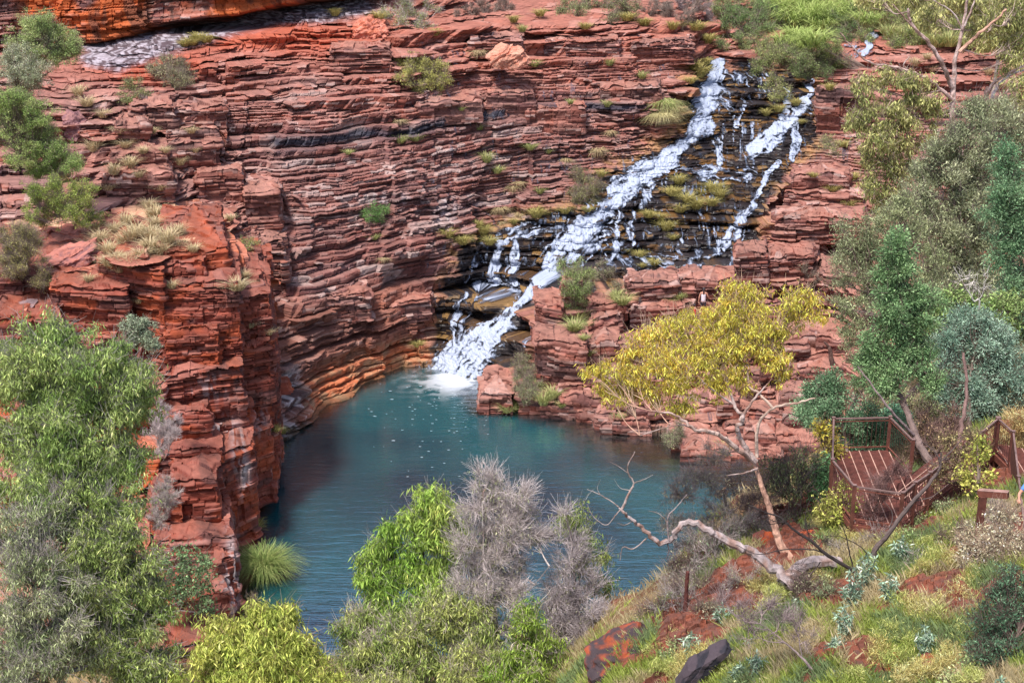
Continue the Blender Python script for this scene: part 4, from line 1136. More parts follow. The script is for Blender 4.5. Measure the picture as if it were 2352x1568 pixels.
tree('dead_tree', 'tall half-dead grey twiggy tree in the middle, in front of the pool', 'tree', (-.3, 39.6, .8),
     [(1140, 1450, 39.6), (1120, 1280, 39.8), (1110, 1130, 39.8)],
     [(1120, 1110, 39.9, 28), (1150, 1125, 39.9, 36), (1180, 1160, 39.9, 38), (1110, 1160, 39.8, 40), (1140, 1210, 39.7, 55), (1200, 1215, 39.8, 38), (1090, 1250, 39.6, 46), (1130, 1290, 39.5, 60), (1225, 1190, 40, 22), (1235, 1240, 40, 28), (1080, 1340, 39.4, 55), (1140, 1370, 39.2, 60), (1120, 1440, 39, 50), (1190, 1300, 39.6, 30)],
     (.19, .22, .10), (.42, .42, .24), L=.12, W=.028, lpc=14, dens=1.25, twig=4.5, tcol=(.52, .45, .44), bark=(.46, .40, .38), tr=.10, limb_r=.03, twr=.0055,
     limbs=[([(1150, 1400, 39.5), (1210, 1360, 39.2), (1262, 1300, 39)], .02, .008), ([(1120, 1400, 39.3), (1112, 1300, 39.3), (1108, 1150, 39.4)], .035, .01, (.6, .55, .52))])
tree('dead_tree', 'thin grey leafless tree with a green fringe, right of the tall half-dead one', 'tree', (2.2, 40.2, .8),
     [(1330, 1480, 40.2), (1320, 1350, 40.2), (1310, 1220, 40.2)],
     [(1290, 1240, 40.4, 30), (1310, 1290, 40.2, 44), (1290, 1350, 40, 46), (1350, 1370, 40, 46), (1320, 1420, 39.8, 55), (1280, 1430, 39.8, 40), (1350, 1460, 39.6, 50), (1320, 1510, 39.4, 45), (1345, 1550, 39.2, 45), (1300, 1180, 40.3, 18), (1260, 1380, 39.8, 34), (1370, 1420, 39.8, 28), (1290, 1480, 39.6, 40)],
     (.2, .21, .11), (.40, .39, .24), L=.11, W=.024, lpc=11, dens=1.2, twig=4.5, tcol=(.46, .40, .41), bark=(.24, .20, .19), tr=.09, limb_r=.03, twr=.0055)
tree('tree', 'narrow green tree behind the grey leafless one, its top rising over the water', 'tree', (2.5, 41.6, .8),
     [(1330, 1480, 41.6), (1330, 1260, 41.6)],
     [(1312, 1175, 41.6, 22), (1318, 1205, 41.6, 30), (1340, 1240, 41.6, 30), (1365, 1285, 41.6, 26), (1385, 1330, 41.7, 22), (1370, 1360, 41.7, 22), (1290, 1215, 41.6, 22), (1340, 1300, 41.6, 26)],
     (.12, .19, .03), (.30, .36, .08), L=.16, W=.03, dens=1., twig=.8, tcol=GREY, tr=.08)
tree('tree', 'small green sapling at the bottom edge between the two grey trees', 'tree', (.6, 37.6, .9),
     [(1215, 1560, 37.6), (1215, 1450, 37.6)],
     [(1205, 1395, 38, 28), (1220, 1430, 37.8, 40), (1190, 1470, 37.6, 46), (1245, 1480, 37.6, 44), (1220, 1530, 37.2, 60), (1160, 1560, 37.2, 55), (1260, 1570, 37.2, 50)],
     (.13, .24, .02), (.34, .42, .07), L=.16, W=.034, dens=1.05, twig=.7, tcol=(.45, .38, .3), tr=.08)

# yellow gum with its bent white limbs
Yg = 35.6
tree('gum_tree', 'yellow-leaved gum tree with bent white limbs leaning over the pool shore', 'tree', at(1830, 1300, 34.6),
     [(1790, 1245, 35), (1776, 1193, 35.2), (1759, 1134, 35.4), (1738, 1078, 35.6), (1722, 1050, 35.7)],
     [(1690, 670, 37, 30), (1720, 690, 37, 38), (1674, 708, 37, 32), (1640, 745, 37, 50), (1700, 740, 36.6, 52), (1570, 750, 37.2, 40), (1540, 770, 37, 45), (1600, 790, 36.6, 52), (1500, 790, 36.8, 38), (1470, 780, 37, 30), (1460, 830, 36.6, 40), (1410, 850, 36.6, 42), (1370, 860, 36.6, 30), (1520, 850, 36.2, 52), (1440, 890, 36.4, 38), (1580, 850, 36, 52), (1660, 820, 36, 56), (1730, 800, 36, 48), (1780, 790, 36, 45), (1790, 840, 36, 36), (1750, 730, 36.6, 42), (1810, 740, 36.6, 26), (1830, 690, 36.6, 30), (1880, 700, 36.4, 28), (1860, 680, 36.6, 22), (1500, 910, 36.2, 36), (1570, 920, 36, 36), (1640, 880, 36, 34), (1400, 895, 36.6, 26), (1820, 700, 36, 24), (1700, 880, 36, 24), (1650, 780, 36.4, 42), (1545, 825, 36.4, 38), (1700, 845, 36, 34), (1465, 868, 36.4, 34), (1740, 770, 36.4, 34)],
     *G_GOLD, L=.13, W=.032, dens=.66, clump=.2, lpc=46, twig=.7, tcol=(.40, .28, .2), tr=.13, limb_r=.018, bark=(.46, .27, .20),
     limbs=[([(1735, 1060, 35.6), (1704, 1014, 35.6), (1693, 986, 35.5), (1707, 959, 35.4), (1686, 928, 35.6), (1669, 865, 35.9)], .085, .03, WBARK),
            ([(1725, 1055, 35.6), (1680, 1020, 35.2), (1641, 993, 35), (1596, 986, 34.8), (1551, 952, 34.8), (1500, 945, 34.8)], .085, .02, (.44, .32, .28)),
            ([(1700, 965, 35.4), (1731, 917, 35.5), (1759, 886, 35.6)], .045, .02, WBARK),
            ([(1738, 1049, 35.6), (1742, 976, 35.5), (1776, 938, 35.4), (1835, 924, 35.2), (1873, 914, 35)], .05, .018, (.48, .36, .3)),
            ([(1776, 938, 35.4), (1740, 900, 35.6), (1721, 886, 35.8), (1714, 824, 36)], .04, .02, (.45, .33, .27)),
            ([(1686, 928, 35.6), (1650, 905, 35.6), (1620, 882, 35.6), (1600, 860, 35.8)], .035, .014, WBARK),
            ([(1596, 986, 34.8), (1560, 975, 34.9), (1500, 990, 34.8), (1470, 1000, 34.8)], .02, .008, WBARK),
            ([(1740, 1075, 35.5), (1715, 1085, 35.1), (1670, 1092, 34.8)], .035, .012, WBARK)])
# the fallen pale trunk and its bare branch reaching over the water
tree('fallen_tree', 'fallen pale gum trunk with a bare crooked branch reaching left over the water', 'tree', at(1798, 1348, 32.6),
     [(1835, 1306, 33.1), (1884, 1288, 33.3), (1930, 1292, 33.3)], [], *G_MID, tr=.185, taper=.9, lpc=0, bark=(.33, .27, .27), smat=M_BARK,
     limbs=[([(1806, 1335, 32.8), (1775, 1300, 33), (1731, 1270, 33.4), (1676, 1245, 33.6), (1627, 1217, 33.8), (1575, 1199, 34), (1537, 1243, 34), (1496, 1232, 34), (1455, 1195, 34), (1427, 1171, 34)], .15, .035, (.33, .27, .27)),
            ([(1427, 1171, 34), (1448, 1126, 34), (1455, 1109, 34), (1441, 1075, 34), (1458, 1037, 34)], .035, .01, WBARK),
            ([(1427, 1171, 34), (1413, 1157, 34), (1379, 1136, 34), (1348, 1123, 34)], .022, .006, WBARK),
            ([(1425, 1170, 34), (1413, 1184, 34), (1393, 1205, 34), (1365, 1188, 34), (1348, 1157, 34)], .016, .005, WBARK),
            ([(1485, 1236, 34), (1455, 1260, 34), (1431, 1256, 34), (1424, 1287, 34)], .02, .006, WBARK),
            ([(1533, 1243, 34), (1536, 1265, 34), (1530, 1284, 34)], .018, .006, (.15, .1, .1)),
            ([(1537, 1240, 34), (1533, 1191, 34), (1557, 1160, 34), (1578, 1135, 34)], .025, .008, (.3, .24, .24)),
            ([(1533, 1200, 34), (1515, 1180, 34), (1490, 1172, 34)], .012, .004, WBARK), ([(1455, 1109, 34), (1480, 1100, 34), (1500, 1090, 34)], .012, .004, WBARK),
            ([(1441, 1085, 34), (1420, 1070, 34), (1400, 1060, 34)], .01, .004, WBARK), ([(1455, 1195, 34), (1435, 1205, 34), (1418, 1200, 34)], .012, .004, WBARK),
            ([(1379, 1136, 34), (1372, 1120, 34), (1380, 1100, 34)], .009, .003, WBARK), ([(1448, 1126, 34), (1425, 1120, 34), (1410, 1100, 34)], .01, .003, WBARK)])

# cypress pines and their neighbours on the right
Yc = 42.5
tree('cypress_pine', 'dark green cypress pine with a leaning bare trunk beside the viewing platform', 'tree', at(2190, 1150, 38.4),
     [(2161, 1099, 39), (2133, 1051, 39.6), (2105, 1004, 40.5), (2074, 934, 41.2), (2050, 876, 41.8), (2062, 800, 42), (2072, 700, 42)],
     [(2060, 545, 42.5, 18), (2050, 575, 42.5, 26), (2078, 590, 42.5, 24), (2040, 610, 42.5, 26), (2072, 640, 42.3, 36), (2050, 670, 42.2, 34), (2100, 680, 42.2, 34), (2060, 715, 42, 40), (2110, 730, 42.2, 36), (2040, 760, 42, 34), (2080, 790, 42, 40), (2000, 790, 42, 32), (2010, 830, 41.8, 40), (2060, 840, 41.6, 42), (2110, 830, 41.8, 40), (1985, 850, 41.8, 30), (2140, 880, 41.6, 30), (2030, 890, 41.4, 30), (2140, 690, 42.4, 26)],
     (.10, .20, .08), (.30, .44, .20), L=.11, W=.035, mode='out', dens=1.6, clump=.2, lpc=60, twig=.3, tr=.16, limb_r=.03, bark=(.17, .12, .11),
     limbs=[([(2100, 1000, 40.3), (2057, 955, 40.2), (2019, 907, 40.4), (1970, 841, 40.8)], .05, .02, (.2, .15, .15)),
            ([(2074, 934, 41.2), (2085, 905, 41.3), (2110, 880, 41.5), (2150, 850, 41.7)], .04, .015)])
tree('cypress_pine', 'low dark green cypress pine in front of the slabs, left of the leaning one', 'tree', at(1950, 1085, 41),
     [(1945, 1020, 42), (1930, 950, 42)],
     [(1900, 870, 43, 24), (1890, 900, 43, 34), (1920, 900, 42.8, 30), (1860, 930, 42.8, 28), (1920, 940, 42.4, 34), (1840, 955, 42.6, 20), (1880, 960, 42.4, 30), (1990, 960, 42.8, 34), (1960, 990, 42.6, 40), (2010, 1010, 42.6, 30), (1900, 990, 42.6, 22), (2040, 980, 43, 28)],
     (.09, .18, .09), (.26, .40, .22), L=.11, W=.035, mode='out', dens=1.3, clump=.2, lpc=55, twig=.2, tr=.08, limb_r=.025)
tree('tree', 'blue-green bushy tree behind the walkway at the right edge', 'tree', at(2240, 1040, 44),
     [(2225, 960, 45), (2230, 850, 46)],
     [(2240, 730, 47, 36), (2200, 760, 47, 42), (2270, 760, 47, 46), (2310, 800, 47, 46), (2180, 810, 46.6, 46), (2240, 820, 46.4, 56), (2300, 860, 46.4, 56), (2200, 870, 46, 52), (2260, 900, 46, 58), (2330, 910, 46, 45), (2180, 920, 45.8, 38), (2230, 950, 45.6, 42), (2350, 850, 46.6, 35), (2300, 950, 45.6, 40)],
     *G_BLU, L=.12, W=.035, mode='out', dens=1.2, clump=.26, lpc=60, twig=.3, tr=.12,
     limbs=[([(2203, 1110, 38), (2202, 1057, 38.2), (2209, 969, 38.8), (2220, 900, 39.4), (2213, 810, 40)], .085, .04, (.18, .11, .10))])
tree('cypress_pine', 'tall green cypress pine at the right edge, level with the falls', 'tree', (18.5, 52, 6.),
     [(2320, 820, 52), (2325, 500, 52)],
     [(2320, 340, 52.4, 26), (2305, 380, 52.4, 28), (2330, 410, 52.4, 34), (2300, 440, 52.2, 30), (2285, 480, 52.2, 30), (2330, 480, 52, 40), (2310, 530, 52, 44), (2350, 560, 52, 40), (2300, 590, 52, 30), (2340, 630, 52, 44), (2330, 690, 52, 42), (2355, 750, 52, 35), (2350, 440, 52, 30)],
     (.10, .21, .10), (.30, .44, .24), L=.14, W=.045, mode='out', dens=1.15, clump=.26, lpc=55, twig=.2, tr=.14)
tree('tree', 'large grey-green feathery tree on the right, below the white-trunked gum', 'tree', (17.2, 61, 5.),
     [(2220, 760, 61), (2200, 550, 61), (2210, 400, 61)],
     [(2230, 280, 62, 50), (2290, 290, 62, 50), (2340, 330, 62, 45), (2180, 330, 62, 48), (2240, 350, 61.5, 62), (2140, 380, 62, 45), (2190, 410, 61.5, 60), (2280, 400, 61.5, 48), (2120, 430, 61.6, 45), (2160, 470, 61.4, 55), (2230, 470, 61.2, 55), (2100, 500, 61.4, 48), (2200, 540, 61, 60), (2270, 540, 61, 45), (2140, 560, 61, 50), (2250, 620, 60.6, 55), (2180, 640, 60.4, 58), (2130, 660, 60.4, 42), (2200, 700, 60, 55), (2280, 690, 60, 45), (2120, 740, 60, 45)],
     *G_GRY, L=.2, W=.04, mode='up', dens=1.3, clump=.42, lpc=80, twig=.9, tcol=(.20, .15, .15), tr=.16)
tree('tree', 'grey-green tree left of the tallest cypress crown, in front of the red slabs', 'tree', (14.2, 59, 3.),
     [(2000, 800, 59), (1990, 650, 59)],
     [(1990, 530, 60, 36), (1950, 555, 60, 34), (2010, 570, 60, 45), (1960, 600, 59.8, 46), (2000, 640, 59.6, 44), (1940, 640, 60, 28), (2040, 620, 59.6, 40), (2030, 690, 59.4, 36), (1990, 710, 59.4, 30), (2170, 760, 57, 40)],
     (.17, .21, .1), (.40, .43, .24), L=.16, W=.03, mode='up', dens=1.3, clump=.36, lpc=75, twig=.6, tcol=(.24, .16, .15), tr=.1)
tree('gum_tree', 'olive-leaved gum with tall forking white and pink limbs at the top right', 'tree', (20.6, 68, 6.5),
     [(2215, 420, 68), (2196, 330, 68), (2190, 250, 68), (2195, 190, 68), (2200, 130, 68), (2215, 60, 68), (2222, -10, 68)],
     [(2000, 200, 67, 32), (2050, 190, 67, 36), (2100, 200, 67, 36), (1980, 250, 67, 34), (2030, 250, 66.8, 44), (2090, 260, 66.8, 42), (2130, 240, 67, 34), (1960, 290, 67, 28), (2010, 310, 66.6, 42), (2070, 320, 66.6, 42), (2120, 310, 66.6, 30), (2030, 370, 66.4, 38), (2080, 380, 66.4, 36), (2010, 420, 66.4, 30), (2050, 430, 66.4, 32), (2020, 470, 66.4, 26),
      (2330, 30, 70, 45), (2280, 50, 70, 32), (2340, 90, 70, 36), (2090, -20, 70, 45), (2020, 0, 70, 40), (2150, 40, 70, 30), (2330, 130, 69, 26), (2340, 200, 68, 30), (2310, 230, 68, 26)],
     *G_OLV, L=.22, W=.06, dens=.85, clump=.36, lpc=42, twig=.5, tcol=(.40, .30, .26), tr=.20, limb_r=.03, bark=(.54, .40, .37), twr=.009,
     limbs=[([(2193, 235, 68), (2150, 195, 67.6), (2110, 172, 67.4), (2060, 155, 67.2), (2000, 145, 67), (1960, 110, 67), (1930, 75, 67)], .10, .02, (.52, .36, .33)),
            ([(2186, 200, 68), (2165, 150, 67.6), (2130, 95, 67.4), (2095, 60, 67.4), (2085, 20, 67.4)], .12, .05, (.50, .37, .35)),
            ([(2120, 85, 67.4), (2085, 50, 67), (2050, 10, 67)], .06, .02, (.45, .3, .26)),
            ([(2205, 120, 68), (2240, 85, 68), (2270, 60, 68), (2312, 22, 68)], .10, .05, (.55, .32, .24)),
            ([(2085, 175, 67.4), (2075, 150, 67.4), (2090, 130, 67.4)], .04, .02, (.45, .36, .33)),
            ([(2215, 60, 68), (2232, 20, 68), (2245, -20, 68)], .06, .03, (.5, .4, .38)),
            ([(2210, 70, 68), (2190, 30, 68), (2150, 5, 68), (2130, -10, 68)], .04, .02, (.5, .4, .38))])
tree('gum_tree', 'smaller pale double-stemmed gum beside the forking white one, leaving the right edge', 'tree', (23.8, 71, 7.5),
     [(2262, 250, 71), (2268, 215, 71), (2290, 185, 71), (2352, 150, 71), (2420, 120, 71)], [(2300, 170, 71, 16)], *G_OLV, L=.2, W=.05, dens=.5, lpc=30, tr=.14, bark=(.52, .38, .35),
     limbs=[([(2275, 260, 70.6), (2285, 210, 70.6), (2310, 180, 70.6), (2340, 165, 70.6), (2420, 150, 70.6)], .09, .04, (.42, .38, .40)),
            ([(2310, 270, 70), (2352, 238, 70), (2400, 215, 70)], .05, .04, (.50, .30, .18))])
tree('dead_tree', 'small leafless whitish tree among the green crowns left of the blue-green tree', 'tree', (15.6, 47.5, 8.),
     [(2245, 730, 47.6), (2235, 690, 47.6), (2215, 655, 47.6), (2190, 612, 47.6)], [(2240, 640, 47.6, 26), (2262, 650, 47.6, 24), (2215, 640, 47.6, 18)], *G_MID, lpc=0, twig=1.6, dens=.7, tr=.04, bark=(.55, .5, .47), tcol=(.55, .5, .47), limb_r=.02, smat=M_TWIG)
tree('bush', 'leafy green bush below the small whitish dead tree', 'bush', (16.6, 50, 6.),
     [(2230, 800, 50)], [(2160, 700, 50, 34), (2200, 690, 50, 36), (2250, 720, 50.4, 36), (2300, 720, 50.6, 38), (2330, 690, 51, 30), (2160, 750, 50, 34), (2130, 800, 49.6, 32)], (.14, .24, .06), (.34, .42, .15), L=.16, W=.07, mode='rand', dens=1.05, clump=.3, lpc=45, tr=.06)
tree('dead_bush', 'drooping brown leafless bush hanging over the platform railing', 'bush', at(1985, 1240, 35),
     [(2010, 1170, 35.2), (2035, 1100, 35.4)], [(2040, 1085, 35.4, 24), (2060, 1075, 35.4, 22), (2025, 1110, 35.3, 28), (2010, 1140, 35.2, 28), (2005, 1175, 35.1, 26), (2030, 1150, 35.2, 22), (2080, 1090, 35.4, 16)],
     *G_MID, lpc=0, twig=6, dens=1.3, clump=.2, tcol=(.22, .13, .12), bark=(.16, .11, .1), tr=.03, limb_r=.012, twr=.004, smat=M_TWIG)

tree('tree', 'grey-green bushy tree behind the feathery one, filling the right edge below the pale double gum', 'tree', (24, 72, 8.),
     [(2330, 600, 72), (2320, 380, 72)],
     [(2300, 330, 72, 45), (2350, 380, 72, 50), (2270, 480, 72, 50), (2330, 460, 72, 50), (2240, 560, 70, 50), (2330, 560, 72, 50), (2200, 640, 68, 50), (2280, 650, 70, 50), (2350, 660, 70, 45), (2370, 290, 72, 40)],
     (.17, .20, .11), (.38, .40, .24), L=.24, W=.05, mode='up', dens=1.2, clump=.5, lpc=60, twig=.6, tcol=(.20, .15, .15), tr=.16)
tree('gum_tree', 'olive gum crown in the top right corner behind the white limbs', 'tree', (28, 84, 11.),
     [(2290, 150, 84), (2290, 60, 84)],
     [(2250, 20, 84, 40), (2310, 10, 84, 45), (2350, 60, 84, 40), (2200, 0, 84, 36), (2290, 70, 84, 36), (2240, 80, 84, 30), (2160, 10, 86, 34), (2120, 30, 86, 30), (2350, 130, 84, 30)],
     *G_OLV, L=.28, W=.08, dens=.9, clump=.5, lpc=50, twig=.6, tcol=(.40, .32, .28), tr=.16, bark=(.45, .36, .33))

tree('tree', 'dull green tree filling the gap between the tallest cypress crown and the feathery tree', 'tree', (15.8, 57, 4.),
     [(2100, 800, 57), (2100, 620, 57)],
     [(2080, 480, 57.5, 34), (2040, 520, 57.5, 34), (2100, 540, 57.4, 40), (2130, 610, 57.2, 42), (2150, 680, 57, 42), (2120, 740, 57, 40), (2060, 470, 57.6, 26), (2180, 740, 57, 40), (1960, 700, 57.4, 34), (1950, 760, 57.4, 34), (1970, 820, 57, 34)],
     (.18, .22, .1), (.42, .45, .24), L=.17, W=.035, mode='up', dens=1.2, clump=.34, lpc=70, twig=.6, tcol=(.22, .16, .15), tr=.1)
tree('bush', 'brown and green thicket hiding the far side of the walkway', 'bush', at(2240, 1120, 37), [(2240, 1060, 37)],
     [(2180, 1010, 37, 24), (2200, 1040, 36.8, 28), (2235, 1000, 37, 22), (2180, 1075, 36.6, 26), (2215, 1090, 36.4, 26), (2260, 1030, 37, 18), (2150, 1100, 36.4, 20)],
     (.22, .20, .08), (.46, .36, .17), L=.09, W=.04, mode='rand', dens=.9, lpc=30, clump=.2, twig=2., tcol=(.2, .12, .1), tr=.02)
# ------------------------------------------------------------------ plants on the hillside
def hb(u, v, back=0.):
    p = hill(u, v).copy(); return p


def bare(name, label, cat, paths, blobs=(), tcol=(.06, .05, .05), twig=2.5, dens=.8, twr=.004, clump=.22, **kw):
    """paths: list of (points, r0, r1[, colour]); the first starts at the base"""
    p0 = at(*paths[0][0][0][:3])
    return tree(name, label, cat, p0, [q for q in paths[0][0][1:]], list(blobs), *G_MID, lpc=kw.pop('lpc', 0), twig=twig, dens=dens, clump=clump, tcol=tcol, bark=tcol,
                tr=paths[0][1], limb_r=.014, twr=twr, limbs=[tuple(p) for p in paths[1:]], smat=M_TWIG, **kw)


def Yh(u, v): return hill(u, v)[1]

Y0 = Yh(2003, 1300) - .1
bare('dead_tree', 'leaning dark leafless tree crossing in front of the walkway', 'tree',
     [([(2003, 1300, Y0), (2012, 1262, Y0), (2040, 1227, Y0), (2098, 1151, Y0), (2140, 1105, Y0), (2160, 1072, Y0), (2161, 1040, Y0)], .085, 0),
      ([(2160, 1070, Y0), (2150, 1040, Y0), (2120, 1015, Y0)], .025, .008), ([(2161, 1060, Y0), (2190, 1030, Y0), (2215, 1000, Y0)], .02, .006),
      ([(2040, 1227, Y0), (2050, 1180, Y0), (2030, 1150, Y0)], .02, .008), ([(2098, 1151, Y0), (2140, 1140, Y0), (2180, 1110, Y0)], .015, .005)],
     [(2130, 1060, Y0, 16), (2180, 1050, Y0, 18)], tcol=(.12, .09, .085), dens=.5, twig=1.2)
Y0 = Yh(1960, 1310) - .3
bare('dead_tree', 'sprawling black burnt branches lying over the pale fallen trunk', 'tree',
     [([(1960, 1310, Y0), (1904, 1276, Y0), (1860, 1240, Y0), (1825, 1220, Y0), (1790, 1190, Y0), (1762, 1179, Y0), (1720, 1160, Y0)], .05, 0),
      ([(1904, 1276, Y0), (1870, 1262, Y0), (1800, 1262, Y0), (1740, 1272, Y0), (1690, 1250, Y0)], .022, .006), ([(1860, 1240, Y0), (1850, 1180, Y0), (1870, 1130, Y0)], .015, .005),
      ([(1960, 1310, Y0), (1945, 1240, Y0), (1930, 1190, Y0)], .022, .006), ([(1960, 1310, Y0), (1990, 1270, Y0), (1940, 1235, Y0), (1900, 1230, Y0)], .02, .006),
      ([(1960, 1310, Y0), (2020, 1330, Y0 - .3), (2071, 1286, Y0)], .05, .03), ([(1884, 1290, Y0), (1860, 1330, Y0), (1872, 1380, Y0)], .018, .006)],
     [(1790, 1200, Y0, 34), (1850, 1200, Y0, 34), (1740, 1190, Y0, 30), (1900, 1230, Y0, 26), (1820, 1300, Y0, 20)], tcol=(.05, .04, .04), dens=.8, twig=2.2)
Y0 = Yh(1887, 1575)
bare('dead_bush', 'grey leafless bush with a black stem at the bottom edge of the hillside', 'bush',
     [([(1895, 1590, Y0), (1860, 1530, Y0 + .2), (1842, 1508, Y0 + .3), (1810, 1480, Y0 + .4), (1787, 1470, Y0 + .4)], .04, 0), ([(1842, 1508, Y0 + .3), (1835, 1450, Y0 + .4), (1850, 1400, Y0 + .5)], .015, .005),
      ([(1810, 1480, Y0 + .4), (1760, 1440, Y0 + .5), (1720, 1420, Y0 + .5)], .014, .005)],
     [(1700, 1410, Y0 + 1, 36), (1750, 1400, Y0 + .8, 38), (1790, 1430, Y0 + .6, 38), (1830, 1440, Y0 + .5, 34), (1720, 1450, Y0 + .8, 30), (1850, 1470, Y0 + .4, 24), (1660, 1390, Y0 + 1.2, 26)], tcol=(.26, .20, .20), dens=1.1, twig=4.)
Y0 = Yh(1950, 1520)
bare('dead_bush', 'small round tangle of grey twigs on the red soil near the bottom edge', 'bush',
     [([(1985, 1540, Y0), (1985, 1520, Y0)], .012, 0)], [(1985, 1505, Y0, 26), (2000, 1525, Y0, 18)], tcol=(.34, .29, .27), dens=1.2, twig=4)
tree('dead_bush', 'silver-grey twiggy bush on the edge above the water, left of the pale trunk', 'bush', at(1640, 1340, 36.6), [(1640, 1290, 36.8)],
     [(1610, 1240, 37.2, 32), (1650, 1230, 37.2, 34), (1690, 1215, 37.4, 30), (1600, 1290, 36.8, 30), (1640, 1290, 36.8, 38), (1680, 1280, 36.8, 34), (1660, 1180, 37.6, 24), (1710, 1190, 37.6, 24), (1590, 1330, 36.6, 24), (1630, 1340, 36.4, 30)],
     (.14, .19, .10), (.30, .34, .22), L=.10, W=.025, lpc=9, dens=1.1, clump=.22, twig=3.6, tcol=(.40, .34, .32), tr=.03, limb_r=.015, twr=.0045)
tree('dead_bush', 'low silver-grey bush hanging over the pool edge, above the red boulder', 'bush', at(1560, 1420, 34.6), [(1560, 1390, 34.8)],
     [(1545, 1370, 35, 24), (1520, 1395, 35, 24), (1560, 1400, 34.8, 26), (1590, 1370, 35, 22)],
     (.14, .19, .10), (.30, .34, .22), L=.10, W=.025, lpc=9, dens=1., clump=.22, twig=3., tcol=(.36, .31, .30), tr=.02, limb_r=.012, twr=.0045)
tree('bush', 'dark leafy bush with thin black stems left of the platform', 'bush', at(1840, 1200, 37.8), [(1840, 1140, 38)],
     [(1800, 1090, 38.6, 34), (1840, 1070, 38.6, 38), (1790, 1130, 38.4, 32), (1830, 1130, 38.2, 38), (1860, 1170, 38, 26), (1770, 1060, 38.8, 24), (1810, 1180, 38, 22)],
     (.10, .14, .05), (.24, .28, .12), L=.10, W=.03, dens=.9, lpc=30, clump=.22, twig=1.8, tcol=(.12, .09, .09), tr=.025)
tree('bush', 'round green bush touching the left corner post of the platform', 'bush', at(1890, 1160, 38.4), [(1888, 1120, 38.6)],
     [(1880, 1085, 39, 24), (1890, 1110, 38.8, 28), (1875, 1135, 38.6, 22), (1900, 1060, 39.2, 16)], (.07, .2, .07), (.2, .38, .17), L=.11, W=.05, mode='rand', dens=1.2, lpc=45, clump=.2, twig=.3, tr=.02)
tree('bush', 'yellow-green shrub growing in front of the platform railing', 'bush', at(1930, 1225, 35.6), [(1930, 1190, 35.8)],
     [(1920, 1150, 36, 24), (1945, 1165, 35.9, 26), (1905, 1170, 36, 22), (1930, 1185, 35.8, 28), (1940, 1125, 36.1, 14)], (.24, .28, .04), (.52, .50, .12), L=.11, W=.045, mode='rand', dens=.95, lpc=40, clump=.2, twig=.8, tcol=(.2, .12, .1), tr=.02)
tree('bush', 'yellow-leaved sprig in front of the far left post of the platform', 'bush', at(1905, 1120, 39.6), [(1910, 1060, 39.6)],
     [(1900, 1000, 39.8, 22), (1920, 1020, 39.7, 24), (1880, 985, 39.9, 18), (1930, 1040, 39.6, 14), (1890, 1040, 39.8, 18)], (.36, .32, .03), (.66, .48, .08), L=.12, W=.045, mode='rand', dens=.7, lpc=32, clump=.2, twig=.8, tcol=(.25, .15, .1), tr=.02)
tree('bush', 'sparse yellow-green shrub between the two leaning trunks under the walkway', 'bush', at(2250, 1180, 35), [(2248, 1110, 35.4)],
     [(2245, 1020, 36, 22), (2255, 1050, 36, 26), (2235, 1080, 35.8, 26), (2260, 1095, 35.6, 22), (2230, 1120, 35.4, 20)], (.24, .30, .05), (.58, .52, .10), L=.11, W=.07, mode='rand', dens=.7, lpc=26, clump=.2, twig=.6, tcol=(.25, .15, .1), tr=.02)
tree('bush', 'brown-leaved bush behind the leaning cypress trunk beside the platform', 'bush', at(2140, 1110, 40), [(2150, 1040, 40.6)],
     [(2130, 970, 41.4, 30), (2170, 1000, 41.2, 36), (2120, 1010, 41.2, 28), (2190, 960, 41.4, 26), (2160, 1040, 40.8, 36), (2110, 1040, 40.8, 26), (2200, 1040, 40.8, 26)], (.20, .12, .07), (.38, .27, .15), L=.09, W=.03, mode='rand', dens=.85, lpc=28, clump=.22, twig=2.2, tcol=(.18, .11, .1), tr=.02)
tree('bush', 'fluffy blue-green foliage seen through the platform railing', 'bush', (11.6, 44.5, 8.5), [(1980, 1080, 44)],
     [(1960, 1000, 44.4, 26), (2000, 1000, 44.4, 28), (1940, 1030, 44.2, 24), (1985, 1035, 44, 28), (2020, 1030, 44, 24), (2050, 1010, 44.2, 24), (2060, 960, 44.6, 28), (1950, 965, 44.6, 24)], (.08, .24, .13), (.26, .46, .28), L=.11, W=.04, mode='out', dens=1.3, lpc=55, clump=.2, twig=.1, tr=.03)
tree('bush', 'cream-coloured seeding bush beside the steel trestle at the right edge', 'bush', at(2300, 1330, 30.2), [(2300, 1290, 30.4)],
     [(2240, 1230, 31, 30), (2280, 1215, 31, 38), (2320, 1220, 31, 36), (2250, 1265, 30.7, 34), (2300, 1260, 30.6, 42), (2345, 1250, 30.6, 34), (2270, 1300, 30.4, 34), (2220, 1260, 30.8, 20), (2330, 1300, 30.2, 34)],
     (.42, .34, .20), (.72, .62, .42), L=.07, W=.035, mode='rand', dens=.95, lpc=38, clump=.18, twig=2.4, tcol=(.36, .26, .2), tr=.02, twr=.004)
tree('bush', 'dense blue-green bush in the bottom right corner, threaded with black twigs', 'bush', at(2330, 1590, 25.4), [(2320, 1500, 25.8)],
     [(2330, 1330, 26.8, 36), (2300, 1390, 26.6, 42), (2345, 1400, 26.4, 42), (2280, 1450, 26.4, 40), (2330, 1470, 26, 50), (2290, 1520, 26, 46), (2350, 1540, 25.6, 40), (2320, 1580, 25.6, 40), (2245, 1490, 26.4, 24)],
     (.05, .13, .07), (.17, .30, .17), L=.09, W=.02, mode='up', dens=1.25, lpc=62, clump=.17, twig=2.2, tcol=(.12, .08, .07), tr=.03, twr=.004)
